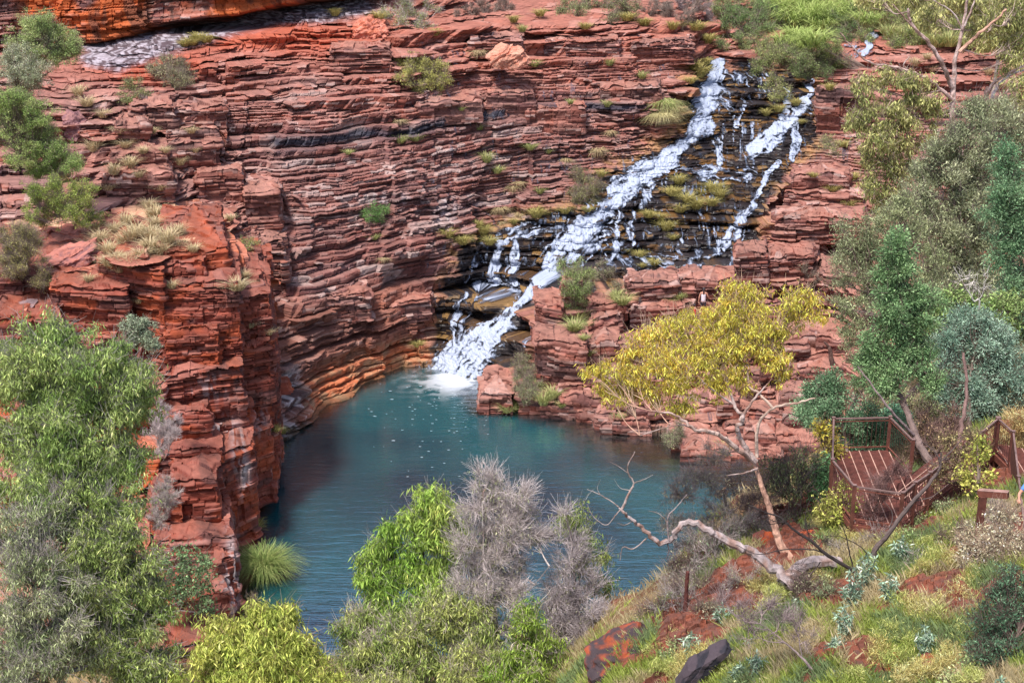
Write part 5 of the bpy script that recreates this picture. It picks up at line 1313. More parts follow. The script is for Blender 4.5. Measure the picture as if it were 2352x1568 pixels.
for (l, pts, (c1, c2), kw) in [
    ('grey-green low shrub in the hollow under the platform', [(2110, 1200, 22), (2080, 1220, 24), (2130, 1230, 24)], ((.16, .24, .08), (.40, .44, .20)), {}),
    ('green shrub dotted with pale seed heads right of the dead dark tree', [(2150, 1180, 26), (2180, 1200, 28), (2140, 1215, 26), (2190, 1165, 20)], ((.14, .24, .08), (.46, .50, .28)), {}),
    ('red-leaved dead sprig behind the steel trestle', [(2225, 1190, 16), (2235, 1170, 12)], ((.40, .12, .07), (.55, .28, .18)), {}),
    ('grey-green shrub in the dip left of the silver plants', [(1900, 1370, 36), (1930, 1400, 34), (1880, 1410, 34), (1900, 1450, 30)], ((.10, .14, .07), (.24, .28, .15)), {}),
    ('dull grey shrub along the slope between the stump and the dead bush', [(1640, 1420, 34), (1680, 1470, 30), (1620, 1455, 26)], ((.20, .19, .12), (.36, .33, .22)), {}),
]:
    Y0 = Yh(*pts[0][:2]) - .1
    tree('shrub', l, 'shrub', at(pts[0][0], pts[0][1] + 40, Y0 - .3), [(pts[0][0], pts[0][1] + 10, Y0)], [(a, b, Y0 - (b - pts[0][1]) * .004, r) for a, b, r in pts], c1, c2, L=.08, W=.03, mode='up', dens=1., lpc=42, clump=.17, twig=1.2, tcol=(.2, .15, .12), tr=.015, twr=.004, limb_r=.01)

# feathery yellow-green clumps on the red soil
FE = [(2154, 1290, 44), (2120, 1320, 30), (2190, 1290, 34), (2105, 1400, 46), (2075, 1385, 30), (2150, 1420, 40), (2195, 1376, 34), (2050, 1456, 38), (2095, 1470, 30), (2022, 1498, 36), (2060, 1510, 34),
      (1797, 1362, 34), (1750, 1342, 30), (1760, 1390, 26), (1589, 1532, 40), (1652, 1543, 40), (1620, 1500, 30), (2178, 1515, 34), (2130, 1540, 34), (1560, 1463, 26), (1530, 1440, 22), (1700, 1545, 28), (1960, 1560, 30),
      (2230, 1330, 26), (2180, 1235, 28), (2120, 1250, 26), (2060, 1240, 24), (1500, 1500, 26), (1530, 1530, 28), (2230, 1560, 30), (2080, 1560, 30), (2210, 1450, 22), (1880, 1330, 22), (1960, 1240, 24), (1890, 1200, 20)]
FE.sort()
ORD = ['leftmost', 'second from the left', 'third from the left', 'fourth from the left', 'fifth from the left', 'sixth from the left', 'seventh from the left', 'eighth from the left', 'ninth from the left', 'tenth from the left', 'eleventh from the left', 'twelfth from the left', 'thirteenth from the left', 'fourteenth from the left']


def ordinal(i, n):
    if n == 1: return 'the only one'
    if i == n - 1: return 'rightmost'
    if i < (n + 1) // 2: return ORD[i]
    return ORD[n - 1 - i].replace('left', 'right')


def fe_zone(u, v):
    if u < 1680: return 'near the banded boulder'
    if u < 1990: return 'around the fallen trunk'
    if v < 1350: return 'below the platform'
    if v < 1440: return 'on the bare red soil'
    return 'near the bottom right'
zones = {}
for f in FE: zones.setdefault(fe_zone(f[0], f[1]), []).append(f)
for zn, fl in zones.items():
    for i, (u, v, r) in enumerate(fl):
        p = hill(u, v + r * .6)
        big_ = 'large' if r >= 34 else 'small'
        t_ = RNG.random()
        c1, c2 = ((.28, .34, .07), (.54, .56, .18)) if t_ < .65 else ((.42, .36, .10), (.66, .54, .22))
        tree('grass_clump', f'{big_} feathery yellow-green clump {zn}, {ordinal(i, len(fl))}', 'grass clump', p, [(u, v, p[1])],
             [(u, v, p[1], r * .8), (u - r * .6, v + r * .25, p[1], r * .55), (u + r * .6, v + r * .2, p[1], r * .55)], c1, c2, L=.13, W=.012, mode='up', dens=1., lpc=85, clump=.17, twig=.3, tcol=(.4, .3, .12), tr=.008, limb_r=.006, twr=.003,
             group='feathery clumps on the hillside', crown='leaves')

# upright silver-leaved plants
SL = [(1967, 1400, 1300, 'tall'), (1955, 1400, 1340, 'short'), (1939, 1490, 1395, 'tall'), (2071, 1300, 1235, 'short'), (2043, 1400, 1320, 'tall'), (2123, 1510, 1440, 'tall'), (1586, 1520, 1455, 'short'), (1738, 1568, 1500, 'tall'), (1995, 1350, 1270, 'tall'), (1700, 1575, 1530, 'short'), (1660, 1440, 1390, 'short'), (1920, 1520, 1470, 'short'), (2300, 1600, 1560, 'short')]
SLO = sorted(SL)
for i, (u, vb, vt, sz) in enumerate(SLO):
    p = hill(u, vb); Y0 = p[1] - .02; mb = MB(); sb = MB()
    root = empty('silver_plant', p); tag(root, f'{sz} silver-leaved upright plant on the hillside, {ordinal(i, len(SLO))} of its kind', 'plant', 'silver-leaved plants on the hillside')
    for s_ in range(3):
        du_ = (s_ - 1) * 16
        top = at(u + du_, vt + abs(s_ - 1) * 14, Y0); pts = smooth_path([p + np.array([du_ * .002, 0, 0]), (p + top) / 2 + RNG.normal(0, .02, 3), top], 8)
        add_tube(sb, pts, np.linspace(.012, .004, len(pts)), (.2, .24, .15), sides=5)
        n_ = 90; ii = RNG.integers(2, len(pts), n_)
        add_leaves(mb, pts[ii] + RNG.normal(0, .012, (n_, 3)), .15, .04, 'rand', *G_SILV)
    sb.build('stem', M_BARK, root, origin=p); mb.build('leaves', M_LEAF, root, origin=p)

# ground cover blades over the hillside (uncountable)
mb = MB(); NB = 190000
jj = RNG.integers(0, n4u, NB); ii = (RNG.random(NB) ** .8 * n4r * .8).astype(int)
okk = (RK_H[ii, jj] < RNG.random(NB) * .9) & (u4[jj] > 1200)
pp = R_H[ii[okk], jj[okk]]
i3 = RNG.integers(8, 60, 14000); j3 = RNG.integers(60, n4u, 14000); pp = np.concatenate([pp, G4[i3, j3]])
n_ = len(pp)
tone = fbm(pp[:, 0] / 1.1, pp[:, 1] / 1.1, None, 401, 3)
ta = np.array((.60, .50, .30)); tb_ = np.array((.38, .46, .10)); tc2 = np.array((.26, .34, .15))
cA = lerp(ta, tb_, ss(.40, .52, tone)); cA = lerp(cA, tc2, ss(.56, .64, tone)) * RNG.uniform(.6, 1.3, n_)[:, None]
h_ = RNG.uniform(.10, .42, n_); lean = RNG.normal(0, .10, (n_, 3)); lean[:, 2] = 0
side = unit(n_) * np.array([1, 1, 0]); side *= (.007 / (np.linalg.norm(side, axis=1) + 1e-6))[:, None]
V = np.stack([pp - side, pp + side, pp + lean * .5 + side * .8 + np.array([0, 0, 1.]) * (h_ * .6)[:, None], pp + lean * 1.2 + np.array([0, 0, 1.]) * h_[:, None]], 1)
mb.add(V.reshape(-1, 3), np.arange(n_ * 4).reshape(-1, 4), col=np.repeat(cA, 4, 0))
tag(mb.build('grass', M_GRASS), 'mixed straw and green grass growing over the near hillside', 'grass', kind='stuff')

# ------------------------------------------------------------------ boulders, stump, logs
def boulder(name, label, pts, Yd, thick, c1, c2, seed, lam=8.):
    """pts: outline in the photo; a faceted banded block of real thickness"""
    import bmesh
    P_ = np.array([at(u, v, Yd) for u, v in pts]); cen = P_.mean(0)
    r_ = np.random.default_rng(seed)
    bm = bmesh.new()
    allv = []
    for k, (off, sc_) in enumerate([(-thick * .5, .82), (-thick * .25, 1.), (thick * .35, 1.), (thick * .6, .8)]):
        for p in P_:
            q_ = cen + (p - cen) * sc_ + np.array([0, off, off * .25]) + r_.normal(0, .02 * thick, 3)
            allv.append(bm.verts.new(q_))
    bmesh.ops.convex_hull(bm, input=bm.verts)
    bmesh.ops.delete(bm, geom=[v for v in bm.verts if not v.link_faces], context='VERTS')
    bmesh.ops.triangulate(bm, faces=bm.faces)
    for _ in range(8):
        ee = [e for e in bm.edges if e.calc_length() > thick * .06]
        if not ee or len(bm.verts) > 9000: break
        bmesh.ops.subdivide_edges(bm, edges=ee, cuts=1); bmesh.ops.triangulate(bm, faces=bm.faces)
    V = np.array([v.co[:] for v in bm.verts]); F = [[v.index for v in f.verts] for f in bm.faces]
    bm.verts.index_update(); F = [[v.index for v in f.verts] for f in bm.faces]
    T = [(f[0], f[i], f[i + 1]) for f in F for i in range(1, len(f) - 1)]
    bm.free()
    ax = (P_[1] - P_[0]); ax /= np.linalg.norm(ax); nrm = np.cross(ax, np.array([0, 1, 0])); nrm /= np.linalg.norm(nrm)
    q_ = V @ nrm
    d_ = V - cen; d_ /= np.linalg.norm(d_, axis=1, keepdims=True) + 1e-9
    band = hsh(np.floor(q_ * lam + noise(V[:, 0] * 3, V[:, 2] * 3, None, seed) * 1.2), 0, 0, seed)
    V = V + d_ * ((band - .5) * .10 * thick + (fbm(V[:, 0] * 3, V[:, 1] * 3, V[:, 2] * 3, seed, 4) - .5) * .34 * thick)[:, None]
    t = ss(.35, .65, fbm(V[:, 0] * 5, V[:, 1] * 5, V[:, 2] * 7, seed + 1, 4) + (band - .5) * .4)
    mb = MB(); mb.add(V, tris=T, col=lerp(np.array(c1, float), np.array(c2, float), t))
    o = mb.build(name, M_ROCK, extra={'wet': np.zeros(len(V))}, origin=cen); tag(o, label, 'boulder'); return o

boulder('boulder', 'red and black banded boulder at the foot of the hillside, above the bottom edge', [(1348, 1520), (1400, 1490), (1466, 1462), (1482, 1472), (1476, 1500), (1440, 1530), (1385, 1572), (1365, 1560)], 33.2, 1.2, (.28, .07, .035), (.05, .035, .04), 5)
boulder('boulder', 'flat dark purple-black boulder half buried in grass at the bottom edge', [(1552, 1568), (1580, 1530), (1630, 1500), (1668, 1476), (1680, 1484), (1650, 1512), (1600, 1560)], 29.6, .4, (.022, .02, .028), (.06, .045, .055), 6)
boulder('boulder', 'large purple-brown boulder behind the green tree on the far left slope', [(148, 262), (170, 262), (192, 282), (198, 310), (180, 318), (150, 306)], 82.5, 1.4, (.20, .10, .11), (.30, .15, .14), 7)
boulder('boulder', 'tilted purple block on the buttress shelf at the left', [(95, 600), (130, 585), (215, 570), (222, 590), (200, 618), (120, 630)], 64, 1.6, (.22, .10, .10), (.40, .16, .13), 8)
boulder('boulder', 'flat grey slab lying left on the buttress shelf above the green tree', [(10, 716), (60, 695), (82, 698), (60, 716), (25, 724)], 61, .8, (.16, .11, .12), (.24, .15, .15), 9)
boulder('boulder', 'orange-red block low on the buttress, left of the tall tree top', [(-20, 745), (55, 722), (60, 750), (40, 790), (-20, 800)], 59.5, 1.2, (.44, .14, .09), (.5, .24, .18), 10)
boulder('boulder', 'upright grey-brown stone leaning beside the dead stump on the upper left slope', [(318, 215), (330, 218), (360, 258), (352, 266), (330, 240)], 86.5, .5, (.25, .17, .18), (.33, .22, .22), 12)
boulder('boulder', 'rounded red boulder at the top of the wall below the fallen grey branches', [(810, 60), (845, 45), (880, 55), (895, 85), (860, 108), (815, 100)], 99, 2., (.42, .13, .08), (.5, .2, .15), 13)
boulder('boulder', 'pink-orange boulder set in the wavy ledges of the upper wall', [(1120, 130), (1150, 110), (1200, 115), (1215, 140), (1170, 155), (1130, 150)], 97.6, 1.4, (.5, .2, .14), (.52, .27, .2), 14)
for i, (u, v, r, l) in enumerate([(1985, 1395, 16, 'dark red stone in the soil patch beside the tall silver plants'), (2060, 1530, 26, 'biggest red-brown slab on the bottom right slope'), (2135, 1520, 16, 'red stone under the feathery clumps near the bottom right'), (1925, 1500, 14, 'squarish brown stone among green leaves near the bottom'), (2268, 1362, 12, 'small square orange stone on the red scree at right'), (1860, 1240, 22, 'orange-red rock behind the black burnt branches'), (1760, 1245, 26, 'orange-red rock between the gum trunk and the pale fallen trunk')]):
    Yd = Yh(u, v) + .05
    a = np.linspace(0, 6.28, 8)[:-1]; rr_ = RNG.uniform(.75, 1.1, 7) * r
    boulder('stone', l, [(u + math.cos(q_) * k * 1.2, v + math.sin(q_) * k * .7) for q_, k in zip(a, rr_)], Yd, r * .02, (.36, .085, .04), (.17, .06, .05), 30 + i)['category'] = 'stone'

def stump(label, pts, r0, r1, col, name='stump', cat='stump'):
    P_ = smooth_path([at(*p) for p in pts], 6); mb = MB()
    add_tube(mb, P_, np.linspace(r0, r1, len(P_)), col, sides=9, knob=.22)
    tag(mb.build(name, M_BARK, origin=P_[0]), label, cat)
Y0 = Yh(1572, 1430)
stump('burnt dark red stump standing at the pool-side edge of the hillside', [(1572, 1440, Y0), (1574, 1390, Y0), (1580, 1312, Y0)], .075, .05, (.10, .035, .03))
stump('black burnt log lying among the silver plants', [(1985, 1325, Yh(1985, 1325)), (2020, 1312, Yh(2020, 1312)), (2075, 1284, Yh(2075, 1284))], .13, .09, (.025, .022, .025), 'log', 'log')
stump('short broken brown stump leaning near the red boulder', [(1520, 1470, 34), (1508, 1440, 34), (1498, 1415, 34)], .06, .035, (.16, .06, .045))
stump('dark forked stump in front of the brown slabs', [(1912, 838, 74), (1905, 800, 74), (1893, 785, 74)], .14, .05, (.12, .07, .06))
stump('pale twisted dead stump on the upper left slope', [(310, 262, 86), (325, 250, 86), (338, 238, 86), (336, 220, 86)], .16, .05, (.28, .2, .18))

GS = [(1560, 1130, 24), (1610, 1090, 26), (1600, 1200, 28), (1540, 1200, 20), (1640, 1040, 22), (1700, 1080, 24), (1570, 1250, 26), (1745, 1140, 26), (1560, 1330, 24), (2100, 1290, 20), (1930, 1260, 24), (2010, 1230, 22), (1475, 1440, 26), (1515, 1395, 28), (1590, 1350, 34), (1625, 1405, 26), (1700, 1330, 30), (1700, 1160, 30), (1730, 1230, 36), (1765, 1300, 28), (1850, 1350, 26), (2080, 1175, 26), (2195, 1235, 26), (2225, 1300, 24), (2290, 1175, 26), (1665, 1120, 28), (2150, 1365, 22), (1800, 1440, 26), (1670, 1500, 24), (1560, 1290, 24), (1640, 1170, 26)]
GS.sort()
NUMW = ['leftmost', 'second', 'third', 'fourth', 'fifth', 'sixth', 'seventh', 'eighth', 'ninth', 'tenth', 'eleventh', 'twelfth', 'thirteenth', 'fourteenth', 'fifteenth', 'sixteenth']
def gs_ord(i):
    n = len(GS)
    if i == 0: return 'leftmost of all'
    if i == n - 1: return 'rightmost of all'
    return NUMW[i] + ' from the left' if i < n // 2 else NUMW[n - 1 - i] + ' from the right'
for i, (u, v, r) in enumerate(GS):
    Yd = Yh(u, v + 20) if v > 1260 + (1900 - u) * .28 else 37.5 + (1250 - v) * .006
    t_ = RNG.random(); leafy = int(RNG.integers(2, 16))
    g1 = ((.2, .2, .12), (.40, .38, .24)) if t_ < .5 else ((.28, .2, .1), (.52, .4, .24))
    tree('dead_bush', f'low half-dead twiggy bush on the near slope, {gs_ord(i)}', 'bush', at(u, v + r * 1.2, Yd), [(u, v + r * .5, Yd)],
         [(u, v, Yd, r), (u - r * .9, v + r * .4, Yd, r * .7), (u + r * .9, v + r * .3, Yd, r * .75)], *g1, L=.07, W=.03, mode='rand', lpc=leafy, dens=1., clump=.18, twig=3.2,
         tcol=[(.30, .25, .24), (.20, .14, .13), (.38, .33, .30)][i % 3], tr=.02, limb_r=.01, twr=.004, group='half-dead bushes on the near slope')

GL = [(1500, 1470, 20), (1540, 1500, 24), (1600, 1470, 20), (1640, 1520, 24), (1730, 1480, 20), (1690, 1560, 24), (1770, 1560, 26), (1830, 1400, 22), (1900, 1340, 22), (1890, 1250, 24), (1950, 1200, 20), (2090, 1240, 24), (2150, 1250, 22), (2010, 1440, 22), (2090, 1540, 24), (2160, 1480, 20), (2220, 1400, 22), (2240, 1520, 24), (1930, 1560, 22), (2200, 1560, 24), (1760, 1420, 20), (1990, 1310, 18)]
GL.sort()
for i, (u, v, r) in enumerate(GL):
    p = hill(u, v + r * .7); Yd = p[1]
    g1 = [((.13, .22, .08), (.34, .44, .18)), ((.20, .27, .10), (.46, .50, .22)), ((.18, .26, .17), (.38, .46, .32))][i % 3]
    tree('shrub', f'knee-high leafy green shrub on the near slope, {(ORD[i] if i < 11 else ordinal(i, len(GL)))}', 'shrub', p, [(u, v, Yd)],
         [(u, v, Yd, r * .9), (u - r * .8, v + r * .4, Yd, r * .6), (u + r * .8, v + r * .3, Yd, r * .65)], *g1, L=.085, W=.04, mode=['up', 'rand', 'droop'][i % 3], lpc=30, dens=.95, clump=.16, twig=1.,
         tcol=(.22, .15, .12), tr=.014, limb_r=.008, twr=.003, group='leafy shrubs on the near slope')

tree('bush', 'tall orange-straw grassy bush behind the top of the walkway at the right edge', 'bush', at(2320, 1060, 41), [(2320, 1010, 41)],
     [(2300, 990, 41, 28), (2335, 960, 41, 32), (2355, 1000, 41, 30), (2320, 1025, 41, 28), (2350, 1040, 41, 26), (2290, 1030, 41, 18)], (.42, .27, .10), (.70, .52, .24), L=.16, W=.016, mode='up', dens=1.2, lpc=80, clump=.24, twig=.6, tcol=(.4, .28, .14), tr=.02, twr=.004)
tree('bush', 'low dull olive bush on the bank under the leaning cypress trunk', 'bush', at(2030, 1000, 46), [(2030, 960, 46)],
     [(2000, 930, 46, 26), (2040, 950, 46, 30), (2075, 960, 45.6, 28), (2100, 920, 46, 26), (2140, 940, 45.6, 28), (1975, 900, 46.4, 22), (2060, 910, 46.4, 26)], (.16, .19, .08), (.38, .38, .18), L=.1, W=.035, mode='up', dens=1.1, lpc=45, clump=.24, twig=1., tcol=(.24, .17, .15), tr=.02)
# ------------------------------------------------------------------ plants on the cliffs and around the falls
def cliff_pt(u, v, on='A'):
    if on == 'A': return ground(u, v)
    return at(u, v, on)

# [label, category, name, blobs px, Y or None, colours, kwargs]
SHR = [
    ('green bush at the top edge behind the left limb of the white gum', 'bush', 'bush', [(2010, 60, 30), (2050, 100, 22), (1985, 90, 20), (2030, 20, 34)], None, ((.15, .22, .06), (.36, .42, .14)), dict(lpc=40)),
    ('long green hedge-like thicket at the very top edge, right of the reeds', 'bush', 'bush', [(1940, 5, 34), (1990, 0, 34), (2080, 0, 34), (2140, 5, 34), (2200, 0, 34), (2270, -5, 34), (2330, 0, 34), (1900, 110, 24), (1930, 140, 20)], None, ((.15, .24, .06), (.38, .46, .15)), dict(lpc=40)),
    ('broad bright green bush at the crest, left of the reeds above the main fall', 'bush', 'bush', [(1660, 30, 36), (1700, 20, 36), (1670, 80, 30), (1710, 110, 28), (1650, 100, 18), (1730, 60, 30)], None, ((.15, .22, .08), (.36, .42, .16)), dict(lpc=44)),
    ('wide olive-green thicket on the terrace behind the forking white gum', 'bush', 'bush', [(2060, 50, 34), (2120, 50, 36), (2180, 60, 34), (2240, 70, 34), (2300, 75, 34), (2345, 95, 30), (2000, 30, 34)], None, ((.16, .22, .06), (.38, .42, .14)), dict(lpc=34)),
    ('pale grey dead thicket hanging over the crest just left of the falls', 'dead bush', 'dead_bush', [(1600, 20, 26), (1620, 45, 22), (1560, 15, 22)], None, ((.2, .17, .15), (.3, .27, .24)), dict(lpc=3, twig=4, tcol=(.36, .3, .3))),
    ('bright green feathery tree in front of the orange overhang at the top left', 'tree', 'tree', [(85, 60, 34), (60, 95, 38), (110, 90, 38), (135, 105, 34), (150, 130, 26), (75, 130, 34), (160, 100, 22), (100, 50, 22)], 74, ((.20, .30, .09), (.50, .60, .22)), dict(lpc=50)),
    ('pale grey-green blossoming tree below the bright one at the top left', 'tree', 'tree', [(50, 150, 34), (80, 175, 32), (30, 180, 34), (60, 200, 26), (20, 140, 24)], 72, ((.24, .30, .16), (.60, .62, .40)), dict(lpc=40)),
    ('spreading green tree with dark branches at the left edge', 'tree', 'tree', [(40, 250, 42), (90, 270, 38), (20, 300, 46), (80, 320, 44), (130, 340, 38), (60, 360, 36), (140, 390, 36), (20, 240, 34), (100, 390, 26), (165, 380, 20)], 68, ((.18, .30, .07), (.46, .56, .18)), dict(lpc=55)),
    ('low green boughs reaching right over the buttress shelf at the left edge', 'tree', 'tree', [(70, 450, 26), (110, 440, 32), (150, 460, 34), (190, 450, 26), (130, 490, 30), (180, 490, 26), (220, 500, 20), (80, 495, 24)], 66.5, ((.17, .27, .05), (.40, .46, .10)), dict(lpc=40)),
    ('olive wispy bush at the left edge, standing on the buttress shelf', 'bush', 'bush', [(30, 570, 36), (60, 590, 34), (20, 620, 32), (70, 560, 26), (45, 540, 26), (95, 640, 22)], 62, ((.24, .24, .07), (.46, .42, .16)), dict(lpc=30, twig=2.2)),
    ('yellow-green leafy shrub high on the back wall, hanging in a gully', 'shrub', 'shrub', [(950, 150, 26), (985, 160, 30), (1000, 190, 26), (960, 190, 26), (935, 180, 20), (1015, 165, 16)], None, ((.24, .27, .06), (.52, .48, .14)), dict(lpc=36)),
    ('grey-green wispy shrub on the upper left slope below the red dome', 'shrub', 'shrub', [(385, 155, 24), (410, 165, 26), (365, 170, 22), (425, 190, 22), (395, 190, 22)], None, ((.24, .25, .12), (.46, .44, .24)), dict(lpc=28, twig=1.6)),
    ('round olive shrub beside the pale stump on the upper left slope', 'shrub', 'shrub', [(305, 205, 22), (322, 220, 18), (295, 225, 18)], None, ((.16, .2, .07), (.34, .36, .14)), dict(lpc=36)),
    ('small bright green bush alone in the middle of the back wall', 'bush', 'bush', [(858, 485, 17), (875, 490, 18), (868, 505, 15), (845, 495, 12)], None, ((.10, .24, .05), (.26, .42, .13)), dict(lpc=45)),
    ('dark olive shrub overhanging the left side of the upper falls', 'shrub', 'shrub', [(1335, 415, 24), (1350, 440, 26), (1325, 445, 20), (1365, 460, 16), (1320, 465, 14)], None, ((.15, .16, .06), (.32, .32, .13)), dict(lpc=30, twig=1.6)),
    ('green shrub left of the ledge pool, between the lower falls and the square blocks', 'shrub', 'shrub', [(1300, 620, 22), (1325, 630, 28), (1310, 655, 26), (1335, 665, 24), (1320, 690, 20), (1345, 640, 20)], None, ((.14, .23, .06), (.34, .40, .15)), dict(lpc=38)),
    ('thin grey-green shrub right beside the green one by the square blocks', 'shrub', 'shrub', [(1385, 625, 20), (1405, 645, 22), (1385, 660, 22), (1420, 670, 18), (1370, 640, 16)], None, ((.17, .2, .1), (.34, .35, .18)), dict(lpc=26, twig=2)),
    ('tapering grey-green shrub on the bank right of the foot of the falls', 'shrub', 'shrub', [(1205, 820, 16), (1200, 845, 22), (1215, 865, 24), (1200, 885, 22), (1225, 890, 20), (1212, 905, 18)], None, ((.17, .21, .1), (.34, .36, .17)), dict(lpc=30, twig=1.6)),
    ('grey-green bush at the crest of the wall, right of the fallen grey branches', 'bush', 'bush', [(1300, 20, 22), (1325, 30, 22), (1350, 15, 24), (1290, 40, 18)], None, ((.15, .2, .08), (.32, .36, .16)), dict(lpc=34)),
    ('olive bush at the crest of the wall, in the middle of the top edge', 'bush', 'bush', [(1390, 15, 24), (1420, 25, 24), (1400, 45, 18), (1450, 15, 20)], None, ((.15, .18, .08), (.30, .32, .14)), dict(lpc=30, twig=1.6)),
    ('purple-grey twiggy bush at the crest, left of the shrubs above the falls', 'dead bush', 'dead_bush', [(1540, 35, 26), (1575, 45, 24), (1520, 20, 24), (1590, 20, 22), (1490, 25, 20)], None, ((.2, .17, .15), (.3, .27, .24)), dict(lpc=4, twig=4)),
    ('fallen tangle of grey branches along the top edge of the wall', 'dead bush', 'dead_bush', [(1080, 30, 18), (1110, 24, 20), (1140, 18, 20), (1170, 14, 20), (1050, 38, 12)], None, ((.2, .17, .15), (.3, .27, .24)), dict(lpc=0, twig=5)),
    ('wispy green bush with a bare white stem at the top edge, left of centre', 'bush', 'bush', [(925, 20, 22), (950, 40, 22), (970, 60, 20), (915, 50, 20), (985, 20, 18), (890, 35, 16), (955, 72, 14)], None, ((.18, .25, .08), (.36, .42, .16)), dict(lpc=22, twig=1.4, tcol=(.5, .42, .4))),
    ('dark green bush behind the reeds at the top of the falls', 'bush', 'bush', [(1690, 30, 28), (1725, 40, 32), (1760, 30, 30), (1700, 70, 30), (1740, 80, 28), (1785, 60, 26)], None, ((.09, .17, .05), (.24, .34, .12)), dict(lpc=44)),
    ('olive green bush hanging over the right lip of the main fall', 'bush', 'bush', [(1745, 115, 26), (1775, 125, 28), (1760, 145, 24), (1740, 160, 20), (1800, 140, 26)], None, ((.16, .22, .07), (.36, .40, .14)), dict(lpc=42)),
    ('broad grey-green bush above the right hand fall', 'bush', 'bush', [(1835, 135, 28), (1870, 130, 30), (1900, 150, 28), (1850, 165, 26), (1885, 175, 24), (1825, 165, 20)], None, ((.13, .2, .07), (.31, .36, .14)), dict(lpc=42)),
    ('dark green bush among the reeds near the top edge, above the right hand fall', 'bush', 'bush', [(1930, 60, 30), (1960, 50, 30), (1945, 85, 26), (1910, 85, 22)], None, ((.09, .16, .05), (.24, .32, .12)), dict(lpc=44)),
    ('straggly yellow-green bush between the two upper falls', 'bush', 'bush', [(1765, 190, 18), (1785, 200, 20), (1775, 225, 18), (1800, 215, 16), (1760, 235, 12)], None, ((.22, .26, .07), (.42, .42, .16)), dict(lpc=30)),
    ('green bush on the terrace right of the small top fall', 'bush', 'bush', [(2060, 80, 26), (2100, 95, 26), (2140, 85, 26), (2080, 60, 24)], None, ((.16, .23, .07), (.36, .40, .14)), dict(lpc=40)),
    ('olive gum sapling behind the white-trunked gum at the top edge', 'tree', 'tree', [(2180, 90, 28), (2220, 60, 30), (2260, 90, 28), (2150, 60, 28), (2300, 100, 28), (2240, 20, 30)], None, ((.15, .2, .06), (.34, .36, .13)), dict(lpc=34)),
    ('bushy olive shrub at the right edge under the pale double gum', 'shrub', 'shrub', [(2330, 270, 24), (2350, 250, 24), (2290, 260, 18)], 66, ((.18, .2, .07), (.36, .34, .14)), dict(lpc=34)),
    ('small green shrub on the red slabs right of the lower fall', 'shrub', 'shrub', [(1895, 335, 16), (1920, 350, 16), (1905, 320, 14)], None, ((.18, .22, .08), (.38, .38, .16)), dict(lpc=24)),
    ('thin grey bush on the slab step left of the grey-green tree', 'bush', 'bush', [(1855, 630, 16), (1880, 640, 14), (1840, 615, 14)], None, ((.2, .18, .12), (.34, .3, .2)), dict(lpc=10, twig=2.4)),
    ('dark round-leaved shrub at the foot of the buttress', 'shrub', 'shrub', [(400, 1285, 26), (440, 1290, 30), (410, 1320, 32), (450, 1335, 30), (390, 1345, 24), (425, 1360, 28), (470, 1370, 24), (480, 1400, 18), (470, 1300, 18)], 49.6, ((.09, .17, .07), (.24, .36, .16)), dict(lpc=20, L=.13, W=.08, mode='rand', clump=.26, dens=.7)),
    ('pale grey leafless shrub against the lower buttress beside the big tree', 'dead bush', 'dead_bush', [(365, 950, 24), (385, 975, 28), (360, 990, 26), (395, 1000, 20), (370, 1030, 20)], 48, ((.3, .26, .25), (.4, .36, .34)), dict(lpc=0, twig=4.5, tcol=(.50, .42, .42))),
    ('lower grey leafless shrub with a green tip against the buttress', 'dead bush', 'dead_bush', [(370, 1120, 24), (385, 1145, 26), (360, 1160, 22), (365, 1190, 20)], 46, ((.2, .26, .12), (.36, .4, .22)), dict(lpc=5, twig=4, tcol=(.42, .35, .34))),
    ('grey-green rounded shrub on the buttress face above the tall green tree', 'shrub', 'shrub', [(305, 745, 20), (325, 755, 22), (340, 780, 20), (315, 775, 18)], 55, ((.18, .24, .15), (.36, .42, .28)), dict(lpc=40, L=.09, W=.04, mode='rand')),
    ('straggling green weed at the pool edge below the white-streaked corner', 'shrub', 'shrub', [(575, 1385, 14), (590, 1400, 14), (580, 1420, 14), (565, 1400, 12)], 52.3, ((.2, .2, .07), (.36, .32, .14)), dict(lpc=20)),
    ('small yellow-green shrub clinging to the left part of the wall above the buttress', 'shrub', 'shrub', [(560, 555, 13), (585, 560, 14), (570, 570, 10)], None, ((.22, .28, .07), (.45, .48, .16)), dict(lpc=22)),
    ('small grey shrub on the shore rocks under the yellow gum', 'shrub', 'shrub', [(1545, 1000, 18), (1530, 1015, 16), (1555, 990, 14)], 70.2, ((.15, .18, .09), (.30, .33, .17)), dict(lpc=30, twig=1.5)),
]
for lab, cat, nm, bl, Yd, cols, kw in SHR:
    kw = dict(kw)
    blobs = []
    for (u, v, r) in bl:
        if Yd is None:
            p = surf(u, v); blobs.append((u, v, p[1] - .45 * r * mpp(p), r * 1.12))
        else: blobs.append((u, v, Yd + RNG.normal(0, .3), r * 1.22))
    u0 = sum(b[0] for b in bl) / len(bl); vb = max(b[1] + b[2] * .8 for b in bl)
    base = surf(u0, vb) if Yd is None else at(u0, vb + 12, Yd)
    m0 = mpp(base)
    kw.setdefault('L', 3.6 * m0); kw.setdefault('W', 1.3 * m0); kw.setdefault('clump', 8.5 * m0); kw.setdefault('dens', 1.25); kw.setdefault('twig', .7); kw.setdefault('tcol', (.26, .2, .17)); kw.setdefault('mode', 'up')
    tree(nm, lab, cat, base, [(u0, vb - 8, blobs[0][2])], blobs, *cols, tr=.9 * m0, limb_r=.7 * m0, twr=.22 * m0, **kw)

